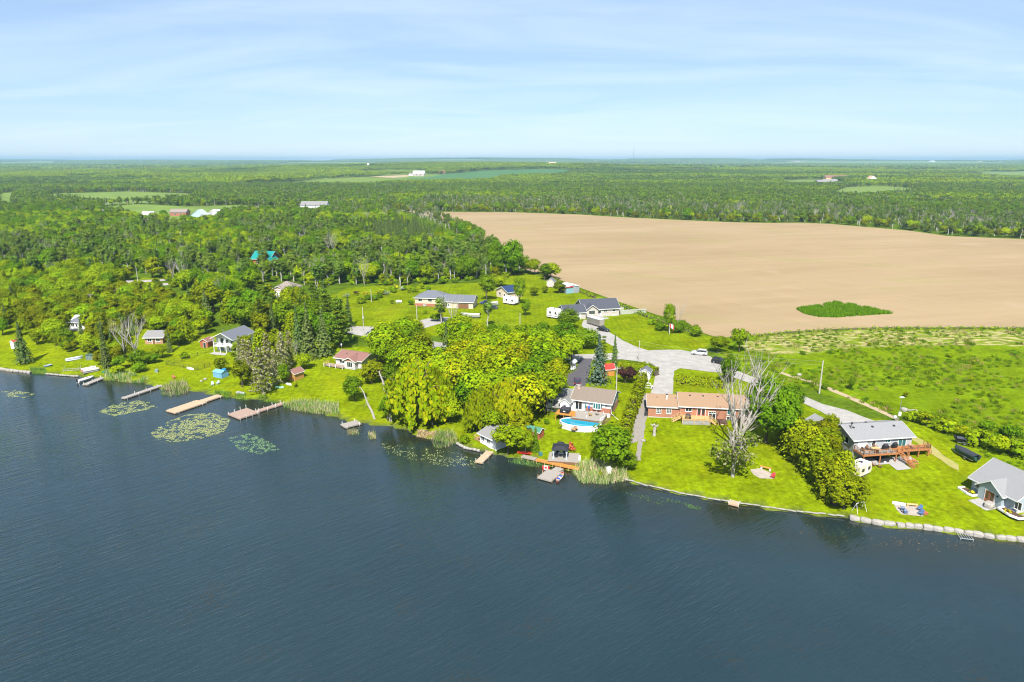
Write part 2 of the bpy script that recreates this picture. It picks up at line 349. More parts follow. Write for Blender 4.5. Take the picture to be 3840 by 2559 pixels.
# ploughed field
fm = bpy.data.materials.new('ploughed_soil'); fm.use_nodes = True; t = fm.node_tree; b = t.nodes['Principled BSDF']; b.inputs['Roughness'].default_value = 1.; b.inputs['Specular IOR Level'].default_value = .05
ge = N(t, 'ShaderNodeNewGeometry')
c = cmix(mrange(gnoise(.012, 5., (.5, 1.4, 1), R(-20)), .35, .65, .1, .9), (.236, .172, .094), (.288, .214, .124))
c = scale_col(c, mrange(gnoise(.10, 5., (.12, 1.3, 1), R(-12)), .3, .7, .94, 1.05))
c = scale_col(c, mrange(gnoise(.8, 4., (.03, 1.7, 1), R(58)), .3, .7, .90, 1.08))
c = cmix(mmul(mrange(gnoise(.03, 4., (.5, 1.2, 1), R(25)), .56, .68, 0, 1), mrange(gnoise(.9, 4.), .4, .6, .1, .5)), c, (.20, .20, .06))
c = cmix(mrange(gnoise(.02, 3.), .62, .72, 0, .5), c, (.31, .24, .155))
t.links.new(c, b.inputs['Base Color'])
bp = N(t, 'ShaderNodeBump', Strength=.5, Distance=.12); t.links.new(gnoise(1.2, 5., (.25, 2, 1), R(-35)), bp.inputs['Height']); t.links.new(bp.outputs[0], b.inputs['Normal'])
FIELD_PX = [(1500,789),(1650,795),(1920,797),(2165,805),(2328,815),(2532,825),(2736,834),(2880,837),(3000,836),(3108,840),(3247,852),(3410,866),(3553,886),(3696,892),(3840,898),(4300,905),
 (4300,1228),(3840,1231),(3400,1230),(3200,1233),(3050,1240),(2950,1247),(2830,1258),(2740,1266),(2690,1266),(2638,1249),(2580,1212),(2455,1180),(2347,1141),(2225,1097),(2170,1078),(2089,1045),(2000,1023),(1950,1008),(1880,960),(1790,890),(1700,845),(1600,810)]
FIELD = poly_px(FIELD_PX)
sheet('field', FIELD, fm, .03, 14., 'wide bare tan ploughed field with faint crop rows', 'field', rough=1.0)
# other fields far off
GRN = mat('far_grass', (.13, .20, .02), .95, .22, .02, coord='Object'); CROP = mat('far_crop', (.05, .14, .03), .95, .12, .01); TANF = mat('far_soil', (.42, .31, .18), .95, .12, .01); PALEF = mat('far_stubble', (.40, .36, .25), .95, .15, .01)
FARF = [('meadow', [(190,728),(480,719),(735,728),(720,748),(700,754),(560,762),(380,770),(330,762),(170,748)], GRN, 'long narrow green meadow between the far trees at the lake end'),
 ('meadow', [(370,778),(520,766),(700,776),(900,770),(1060,786),(1060,797),(880,803),(770,835),(690,838),(560,822),(430,806)], GRN, 'green pasture round the far red and white houses'),
 ('meadow', [(0,725),(60,722),(40,780),(0,790)], GRN, 'small green pasture beside a rounded dark thicket'),
 ('crop_field', [(1470,672),(1570,664),(1640,655),(1800,641),(2000,635),(2120,636),(2180,645),(2100,658),(1950,668),(1700,674)], CROP, 'smooth deep green crop field on the far rise by the barn'),
 ('meadow', [(1440,668),(1540,661),(1660,656),(1600,668),(1500,674)], GRN, 'grassy slope round the pale far barn'),
 ('soil_field', [(1380,663),(1535,657),(1530,664),(1470,668)], TANF, 'thin strip of bare soil running up to the far barn'),
 ('meadow', [(3110,725),(3180,703),(3300,698),(3490,712),(3380,732),(3250,742),(3150,742)], GRN, 'bright green pasture in front of the far farmhouse'),
 ('meadow', [(2890,680),(3060,674),(3180,688),(3100,697),(2960,698)], GRN, 'flat green pasture beside the long yellow farm sheds'),
 ('soil_field', [(3310,668),(3440,664),(3450,700),(3420,705),(3390,672)], TANF, 'bare tan soil showing between far farm trees'),
 ('meadow', [(3540,655),(3680,648),(3880,642),(3880,662),(3700,668)], GRN, 'pale green far pasture above the farm trees'),
 ('soil_field', [(2580,635),(2780,633),(2800,638),(2620,640)], TANF, 'long thin tan field among far woods'),
 ('stubble_field', [(2560,614),(2900,611),(2900,617),(2600,619)], PALEF, 'long pale field just under the hazy horizon'),
 ('stubble_field', [(1150,604),(1260,602.5),(1260,606),(1150,608)], TANF, 'small tan field just under the hazy horizon'),
 ('meadow', [(1020,627),(1110,626),(1110,631),(1030,632)], GRN, 'small pale green field by a far white house'),
 ('soil_field', [(3725,706),(3800,704),(3800,716),(3740,718)], TANF, 'small reddish bare patch among far trees'),
 ('meadow', [(250,668),(360,665),(370,672),(270,674)], GRN, 'thin pale clearing within the far wood')]
FARPOLY = []
for nm, pp, mm, lb in FARF:
    w = poly_px(pp); FARPOLY.append(w); sheet(nm, w, mm, .35, max(25., .02*w[0][1]), lb, 'field')
# grass island left unploughed
GI = poly_px([(2985,1160),(3060,1150),(3130,1136),(3200,1146),(3270,1160),(3345,1178),(3260,1183),(3140,1192),(3070,1190),(3015,1178)])

# roads and drives
ROAD = mat('gravel_road', (.335, .315, .29), .95, .16, .5, bump=.25, coord='Object'); ASPH = mat('dark_asphalt', (.085, .08, .088), .9, .2, .8)
GRAV = mat('loose_gravel', (.20, .18, .16), 1., .3, 2.2, col2=(.30, .27, .23)); CONC = mat('concrete', (.34, .325, .31), .9, .10, 1.2)
def road(px, dz, label, m=ROAD, name='road', cat='road', step=3., rough=.35): return sheet(name, poly_px(px), m, dz, step, label, cat, rough=rough)
road([(1290,1222),(1400,1226),(1465,1232),(1540,1210),(1640,1188),(1700,1192),(1660,1212),(1560,1240),(1520,1266),(1750,1300),(2000,1322),(2181,1330),(2329,1323),(2400,1318),(2454,1314),(2510,1312),(2555,1313),(2595,1321),(2662,1337),
      (2705,1365),(2712,1388),(2690,1398),(2640,1393),(2549,1381),(2527,1392),(2522,1478),(2440,1478),(2448,1451),(2468,1380),(2420,1360),(2329,1348),(2181,1352),(1950,1345),(1700,1326),(1440,1276),(1290,1248)], .025,
     'pale grey gravel road with a round turning area at its end')
road([(2180,1222),(2190,1200),(2240,1215),(2281,1245),(2336,1278),(2392,1304),(2440,1318),(2330,1330),(2300,1300),(2270,1284),(2226,1256)], .045, 'grey gravel driveway sloping down from the dark roofed bungalow', name='driveway', cat='driveway')
road([(2690,1375),(2740,1382),(2850,1425),(2980,1471),(3083,1517),(3178,1539),(3242,1565),(3290,1582),(3330,1600),(3150,1610),(3120,1570),(3079,1545),(2977,1495),(2830,1445),(2700,1398)], .045, 'pale gravel lane running down to the grey deck house', name='driveway', cat='driveway')
road([(2176,1345),(2222,1346),(2212,1390),(2196,1450),(2090,1450),(2118,1408),(2160,1388)], .05, 'dark asphalt driveway beside the tall blue spruce', ASPH, 'driveway', 'driveway')
road([(470,1052),(560,1050),(640,1046),(640,1052),(560,1058),(478,1062)], .03, 'narrow strip of grey road glimpsed through a gap in the wood')
road([(490,1075),(560,1068),(650,1060),(650,1068),(570,1076),(530,1083),(600,1105),(590,1110)], .035, 'pale gravel side lane glimpsed through the tree gap', name='driveway', cat='driveway')
road([(880,1152),(930,1130),(965,1108),(990,1108),(975,1128),(930,1150)], .03, 'dark grey curved driveway below the tan brick house', ASPH, 'driveway', 'driveway')
road([(800,785),(830,800),(815,812),(795,815),(780,800)], .5, 'thin pale lane beside the far white house', name='driveway', cat='driveway', step=30)
road([(2448,1475),(2440,1500),(2425,1560),(2412,1650),(2365,1665),(2370,1610),(2388,1540),(2415,1480)], .03, 'rough gravel track beside the brick bungalow', GRAV, 'gravel_track', 'track', 2.)
road([(2392,1655),(2410,1655),(2402,1728),(2380,1728),(2388,1690)], .03, 'narrow worn gravel path running down to the shore', GRAV, 'gravel_path', 'path', 1.5)
DIRT = mat('bare_dirt', (.33, .25, .15), 1., .25, 1.2, col2=(.42, .34, .22))
road([(2900,1390),(2940,1398),(3080,1440),(3200,1490),(3290,1530),(3370,1572),(3365,1580),(3280,1540),(3190,1500),(3070,1448),(2935,1404)], .03, 'worn dirt footpath crossing the green meadow', DIRT, 'dirt_path', 'path', 2., .6)
road([(3385,1625),(3420,1632),(3520,1690),(3590,1745),(3600,1770),(3560,1750),(3490,1700)], .03, 'worn dusty track along the mown slope', mat('dusty_grass', (.25, .26, .055), 1., .3, .6, col2=(.36, .29, .12)), 'dirt_path', 'path', 2., .8)

# haze
hz = MB().box(-27000, 27000, -5000, 27000, -3, 112).build('haze'); tag(hz, 'thin pale blue haze over the far woods', 'haze', kind='stuff')
hm = bpy.data.materials.new('haze'); hm.use_nodes = True; t = hm.node_tree; t.nodes.clear()
pv = N(t, 'ShaderNodeVolumePrincipled'); pv.inputs['Color'].default_value = (.33, .50, .70, 1); pv.inputs['Density'].default_value = 9e-5; pv.inputs['Anisotropy'].default_value = 0.
o = N(t, 'ShaderNodeOutputMaterial'); t.links.new(pv.outputs[0], o.inputs['Volume']); hz.data.materials.clear(); hz.data.materials.append(hm)
# ------------------------------------------------------------------ trees
def quads_at(c, nrm, size, asp=1.):
    """one leaf-sized quad at each centre c facing nrm"""
    n = len(c); r = rng.normal(size=(n, 3)); a = np.cross(nrm, r); a /= np.linalg.norm(a, axis=1, keepdims=True)+1e-9; b = np.cross(nrm, a); b /= np.linalg.norm(b, axis=1, keepdims=True)+1e-9
    s = (size*(.6+.8*rng.random(n)))[:, None]*.5; a = a*s*asp; b = b*s
    v = np.stack([c-a*.9-b*.5, c+a*.25-b, c+a*.9+b*.5, c-a*.25+b], 1).reshape(-1, 3)
    return v, np.arange(4*n, dtype=np.int32).reshape(-1, 4)
def unit(v): return v/(np.linalg.norm(v, axis=1, keepdims=True)+1e-9)
def leafcols(n, cols, w=None):
    cols = np.array(cols); k = rng.choice(len(cols), n, p=w); c = cols[k]*(.78+.44*rng.random((n, 1))); return np.repeat(c, 4, 0)
def crown_clumps(cent, rad, per, size, cols, mname, outc=None, up=.6, m=LEAF, w=None):
    k = len(cent); rad = np.broadcast_to(rad, (k,)); c = np.repeat(cent, per, 0); rr = np.repeat(rad, per)[:, None]
    d = unit(rng.normal(size=(k*per, 3))); p = c+d*rr*(rng.random((k*per, 1))**.45)*np.array([1, 1, .72])
    o = d*.8+rng.normal(size=(k*per, 3))*.34; o[:, 2] += up
    if outc is not None: o += unit(p-outc)*.9
    v, q = quads_at(p, unit(o), size)
    clump = (.85+.3*rng.random(k)); cc = leafcols(k*per, cols, w)*np.repeat(np.repeat(clump, per), 4)[:, None]
    return arrays_mesh(mname, v, q, cc, m), p
def limb(mb, a, b, r0, r1, bend=.12, n=4, sides=5):
    a = Vector(a); b = Vector(b); L = (b-a).length; pts = []
    for i in range(n+1):
        t = i/n; j = Vector((rnd.gauss(0, 1), rnd.gauss(0, 1), rnd.gauss(0, .5)))*bend*L*.25*math.sin(math.pi*t)
        pts.append(a.lerp(b, t)+j+Vector((0, 0, .06*L*math.sin(math.pi*t))))
    mb.tube(pts, [r0+(r1-r0)*i/n for i in range(n+1)], sides); return pts
MAPLE = [(.110,.205,.005), (.140,.235,.006), (.080,.160,.005)]; BRIGHT = [(.195,.280,.004), (.225,.300,.005), (.150,.240,.004)]
LIME = [(.25,.32,.003), (.30,.33,.004), (.20,.28,.003)]; ASPEN = [(.115,.185,.022), (.145,.215,.030), (.085,.150,.018)]
CEDAR = [(.165,.205,.003), (.200,.230,.004), (.120,.160,.003)]; SPRUCE = [(.070,.115,.026), (.090,.140,.034), (.115,.155,.042)]
BLUE = [(.085,.135,.085), (.12,.175,.115), (.06,.10,.06)]; PINE = [(.120,.195,.012), (.165,.23,.016), (.085,.145,.012)]; DEADT = [(.29,.275,.155), (.235,.225,.125), (.34,.32,.20)]
YELLOWT = [(.36,.34,.004), (.28,.31,.005), (.20,.27,.005)]; PURPLE = [(.055,.022,.022), (.085,.035,.03), (.04,.02,.018)]
def deciduous(nm, hgt, wid, cols, clumps=55, per=42, size=.52, base=.22, lobes=6, bark=BARK, w=None, crad=.17):
    """-> trunk mesh, crown mesh. hgt, wid in metres"""
    c0 = np.array([0, 0, hgt*(base+(1-base)*.52)]); ax = np.array([wid*.5, wid*.5, hgt*(1-base)*.5])
    L = unit(rng.normal(size=(lobes, 3)))*.42; L[:, 2] = np.abs(L[:, 2])*.9-.22; lob = [(np.zeros(3), .72)]+[(l, .42+.25*rng.random()) for l in L]
    pts = []
    while len(pts) < clumps:
        l, r = lob[rng.integers(len(lob))]; d = rng.normal(size=3); d /= np.linalg.norm(d); q = l+d*r*(.62+.38*rng.random())
        if sum(1 for a, b in lob if np.linalg.norm(q-a) < b*.55) == 0: pts.append(q)
    cent = c0+np.array(pts)*ax
    cent[:, 2] = np.maximum(cent[:, 2], hgt*base*.75)
    crown, _ = crown_clumps(cent, wid*crad*(.7+.6*rng.random(len(cent))), per, size, cols, nm+'_crown', c0, w=w)
    mb = MB(); top = Vector((rnd.uniform(-.3, .3), rnd.uniform(-.3, .3), hgt*.72)); r0 = .022*hgt
    pts = limb(mb, (0, 0, -.3), top, r0, r0*.3, .1, 5, 7)
    for i in range(7):
        e = cent[rng.integers(len(cent))]; k = pts[1+int(rnd.random()*3)]; limb(mb, k, Vector(e), r0*.4, r0*.1, .2, 3, 5)
    return mb.mesh(nm+'_trunk', bark), crown
def cone_tree(nm, hgt, wid, cols, layers=16, per=95, size=.45, droop=.25, m=NEEDLE, bare=.06, taper=1., w=None, bark=BARK, shape=None):
    """spruce and cedar: whorls of branches narrowing to the tip"""
    P_, N_ = [], []
    for i in range(layers):
        t = (i+.5)/layers; z = hgt*(bare+(1-bare)*t); rad = wid*.5*((1-t)**taper if shape is None else shape(t))
        nb = max(4, int(11*(rad/(wid*.5))+3)); ph = rng.random()*6.28
        n = max(10, int(per*(rad/(wid*.5)*.9+.18)))
        br = ph+6.283*rng.integers(0, nb, n)/nb+rng.normal(size=n)*(.16); rr = rad*(rng.random(n)**.55)*(.8+.45*rng.random(n))
        ln = np.sin(br*nb*.37+i)*.12+1
        p = np.stack([np.cos(br)*rr*ln, np.sin(br)*rr*ln, z-droop*rr+rng.normal(size=n)*hgt/layers*.28], 1)
        o = np.stack([np.cos(br), np.sin(br), np.full(n, .9)], 1)+rng.normal(size=(n, 3))*.36
        P_.append(p); N_.append(o)
    p = np.concatenate(P_); o = unit(np.concatenate(N_)); v, q = quads_at(p, o, size, 1.25)
    crown = arrays_mesh(nm+'_crown', v, q, leafcols(len(p), cols, w), m)
    mb = MB(); mb.tube([(0, 0, -.3), (0, 0, hgt*.5), (0, 0, hgt*.97)], [hgt*.017, hgt*.011, .03], 6); return mb.mesh(nm+'_trunk', bark), crown
def pine_tree(nm, hgt, wid, cols):
    cent = []
    for i in range(9):
        t = i/8.; z = hgt*(.18+.8*t); rad = wid*.5*(1-t)**.7*(.75+.4*rng.random()); nb = 5+int(3*(1-t))
        for k in range(nb):
            a = 6.283*(k+rng.random()*.6)/nb; r = rad*(.55+.5*rng.random()); cent.append((math.cos(a)*r, math.sin(a)*r, z+rng.normal()*.2)); cent.append((math.cos(a)*r*.55, math.sin(a)*r*.55, z))
    cent = np.array(cent); c = np.repeat(cent, 22, 0); p = c+rng.normal(size=c.shape)*np.array([.75, .75, .16]); o = rng.normal(size=p.shape)*.4; o[:, 2] += .9
    v, q = quads_at(p, unit(o), .5, 1.2); crown = arrays_mesh(nm+'_crown', v, q, leafcols(len(p), cols), NEEDLE)
    mb = MB(); mb.tube([(0, 0, -.3), (0, 0, hgt*.95)], [hgt*.02, .05], 6)
    for x, y, z in cent[::4]: limb(mb, (0, 0, z-.3), (x, y, z), .09, .03, .1, 2, 4)
    return mb.mesh(nm+'_trunk', BARK), crown
def willow(nm, hgt, wid, cols):
    p_, o_ = [], []; mb = MB(); limbs = []
    limb(mb, (0, 0, -.3), (.3, 0, hgt*.5), .42, .3, .15, 4, 8)
    for i in range(74):
        a = rng.random()*6.283; r = wid*.5*math.sqrt(rng.random())*.95; top = hgt*(.98-.42*(r/(wid*.5))**2)*(.86+.16*rng.random()); x, y = math.cos(a)*r, math.sin(a)*r
        ln = top*(.35+.5*rng.random()) if r > wid*.2 else top*.3
        n = int(34+ln*6); t = rng.random(n); sx = x+math.cos(a)*.8*t+rng.normal(size=n)*.30; sy = y+math.sin(a)*.8*t+rng.normal(size=n)*.30
        p_.append(np.stack([sx, sy, top-ln*t**.9], 1)); o_.append(np.stack([np.full(n, math.cos(a)), np.full(n, math.sin(a)), np.full(n, .35)], 1)+rng.normal(size=(n, 3))*.5)
        if i % 6 == 0: limb(mb, (.3, 0, hgt*.45), (x, y, top), .16, .04, .25, 4, 5)
    p = np.concatenate(p_); o = unit(np.concatenate(o_)); n = len(p); up = np.array([0, 0, 1.])
    a = np.cross(o, up); a = unit(a); s = (.20+.2*rng.random(n))[:, None]; L = (.42+.45*rng.random(n))[:, None]
    d = np.array([0, 0, -1.])*L; v = np.stack([p-a*s, p+a*s, p+a*s*.4+d, p-a*s*.4+d], 1).reshape(-1, 3)
    return mb.mesh(nm+'_trunk', BARK), arrays_mesh(nm+'_crown', v, np.arange(4*n, dtype=np.int32).reshape(-1, 4), leafcols(n, cols), LEAF)
def bare_tree(nm, hgt, wid, leaves=0, cols=None, stems=5, depth=3, r0=.02, low=.14, m=GREYWOOD, up=.75, twigs=False):
    """dead tree: forking grey limbs"""
    mb = MB(); tips = []
    def fork(p, d, L, r, lev):
        q = p+d*L; limb(mb, p, q, r, r*.62, .16, 3, 5 if lev < 2 else 4); tips.append(q)
        if lev >= depth: return
        for k in range(3 if lev < 2 else 2):
            a = rnd.random()*6.283; s = rnd.uniform(.22, .55); e = Vector((math.cos(a)*s, math.sin(a)*s, up*rnd.uniform(.5, 1.1)))+d*.8
            fork(p.lerp(q, rnd.uniform(.6, 1.)), e.normalized(), L*rnd.uniform(.55, .8), r*.55, lev+1)
    limb(mb, (0, 0, -.3), (0, 0, hgt*low), r0*hgt, r0*hgt*.9, .05, 2, 8)
    for i in range(stems):
        a = 6.283*(i+rnd.random()*.5)/stems; s = rnd.uniform(.15, 1)*wid/hgt*.75
        fork(Vector((0, 0, hgt*low*rnd.uniform(.8, 1.))), Vector((math.cos(a)*s, math.sin(a)*s, 1)).normalized(), hgt*rnd.uniform(.30, .40), r0*hgt*.5, 1)
    zt = max(v[2] for v in mb.v); k = hgt/zt; mb.v = [(x, y, z*k) for x, y, z in mb.v]
    tm = mb.mesh(nm+'_trunk', m)
    cr = None
    if leaves:
        cent = np.array([t for t in tips if t.z < hgt*.6] or tips); cent = cent[rng.integers(0, len(cent), leaves)]; cr, _ = crown_clumps(cent, .8, 26, .42, cols, nm+'_crown')
    return tm, cr
def dead_conifer(nm, hgt, wid, frac=.25):
    mb = MB(); mb.tube([(0, 0, -.3), (0, 0, hgt)], [hgt*.013, .03], 6)
    n = 85; p_ = []
    for i in range(n):
        t = i/n; z = hgt*(.10+.88*t); a = i*2.4; r = wid*.5*(1-t)**.8*(.6+.5*rnd.random()); e = (math.cos(a)*r, math.sin(a)*r, z-.12*r); mb.tube([(0, 0, z), (e[0]*.55, e[1]*.55, z+.05), e], [.045, .03, .012], 3)
        k = 20; s = rng.random(k)[:, None]**.6; p_.append(np.array([[0, 0, z]])*(1-s)+np.array([e])*s+rng.normal(size=(k, 3))*.18)
    p = np.concatenate(p_); v, q = quads_at(p, unit(rng.normal(size=p.shape)+np.array([0, 0, .5])), .27, 1.7)
    return mb.mesh(nm+'_trunk', GREYWOOD), arrays_mesh(nm+'_crown', v, q, leafcols(len(p), DEADT+[CEDAR[0]], [.3*(1-frac)/.75, .25*(1-frac)/.75, .2*(1-frac)/.75, frac]), NEEDLE)

cedshape = lambda t: max(.06, 1-((t-.30)/.72)**2)**.5
PROTO = {
 'maple': [deciduous('maple', 10, 8.4, MAPLE, 72, 46, .46, .10), deciduous('maple', 10, 7.4, MAPLE, 64, 46, .46, .14, lobes=9), deciduous('maple', 10, 9.2, MAPLE, 76, 44, .48, .10, lobes=7)],
 'bright': [deciduous('bright', 9, 8.4, BRIGHT, 60, 44, .50), deciduous('bright', 9, 7.2, BRIGHT, 54, 44, .48, lobes=8), deciduous('bright', 9, 8., LIME, 60, 42, .50, lobes=7)],
 'large_maple': [deciduous('large_maple', 16, 14, MAPLE[:1]+MAPLE[2:]+[(.095,.185,.005)], 150, 62, .50, .12, 10, crad=.12)],
 'aspen': [deciduous('aspen', 14, 5.6, ASPEN, 58, 36, .48, .20, 7, PALEBARK, crad=.15), deciduous('aspen', 14, 4.8, ASPEN, 50, 36, .46, .26, 8, PALEBARK, crad=.16), deciduous('aspen', 14, 6.4, ASPEN, 60, 36, .5, .18, 8, PALEBARK, crad=.14)],
 'cedar': [deciduous('cedar', 9, 6.2, CEDAR, 70, 42, .40, .02, 5, crad=.15), deciduous('cedar', 9, 5.4, CEDAR, 64, 42, .40, .02, 6, crad=.16), cone_tree('cedar', 9, 5.6, CEDAR, 17, 150, .42, .10, bare=.02, shape=cedshape)],
 'spruce': [cone_tree('spruce', 13, 5.2, SPRUCE, 22, 105, .42, .32), cone_tree('spruce', 13, 4.4, SPRUCE, 22, 95, .42, .36), cone_tree('spruce', 13, 5.8, SPRUCE, 20, 110, .45, .30, bare=.1)],
 'blue_spruce': [cone_tree('blue_spruce', 12, 5.6, BLUE, 22, 120, .40, .30)],
 'pine': [pine_tree('pine', 15, 8.5, PINE), pine_tree('pine', 15, 7.5, PINE)],
 'dead': [bare_tree('dead', 11, 6.5, stems=6, depth=4, r0=.011, low=.22, up=.6), bare_tree('dead', 11, 4, 26, ASPEN, stems=3, depth=3, r0=.015, low=.35, m=PALEBARK)],
 'dead_conifer': [dead_conifer('dead_conifer', 11, 6.0, .45), dead_conifer('dead_conifer', 11, 5.2, .35)],
 'willow': [willow('willow', 12, 12, LIME+[YELLOWT[0]]), willow('willow', 12, 9.5, BRIGHT+[LIME[0]])],
 'yellow': [deciduous('yellow', 12, 9, YELLOWT, 66, 44, .48), deciduous('yellow', 11, 8, LIME, 60, 44, .48, lobes=8)],
 'bush': [deciduous('bush', 2.6, 3.2, BRIGHT, 22, 40, .30, .04, 4), deciduous('bush', 2.4, 3.4, MAPLE, 22, 40, .30, .04, 5), deciduous('bush', 2.8, 2.8, LIME, 20, 40, .28, .04, 4)],
 'purple': [deciduous('purple', 4, 4.6, PURPLE, 26, 40, .34, .2)],
}
PH = {'large_maple': 16, 'maple': 10, 'bright': 9, 'aspen': 14, 'cedar': 9, 'spruce': 13, 'blue_spruce': 12, 'pine': 15, 'dead': 11, 'dead_conifer': 11, 'willow': 12, 'yellow': 12, 'bush': 2.6, 'purple': 4}
CAT = {'bush': ('shrub', 'shrub'), 'purple': ('shrub', 'shrub')}
NAMES = {'large_maple': 'broadleaf_tree', 'maple': 'broadleaf_tree', 'bright': 'broadleaf_tree', 'aspen': 'poplar_tree', 'cedar': 'cedar_tree', 'spruce': 'spruce_tree', 'blue_spruce': 'spruce_tree', 'pine': 'pine_tree', 'dead': 'dead_tree',
         'dead_conifer': 'dead_conifer', 'willow': 'willow_tree', 'yellow': 'broadleaf_tree', 'bush': 'shrub', 'purple': 'shrub'}
NTREE = [0]
def plant(kind, x, y, hgt, label, group=None, var=None, wid=1., name=None, z=None):
    tm, cm = PROTO[kind][(rnd.randrange(len(PROTO[kind])) if var is None else var) % len(PROTO[kind])]
    s = hgt/PH[kind]; r = empty(name or NAMES[kind], (x, y, h1(x, y) if z is None else z), rnd.random()*6.283, label, CAT.get(kind, ('tree', 'tree'))[0], group, (s*wid, s*wid, s))
    link('stem' if kind in CAT else 'trunk', tm, r)
    if cm: link('foliage' if kind in CAT else 'crown', cm, r)
    NTREE[0] += kind not in CAT
    return r
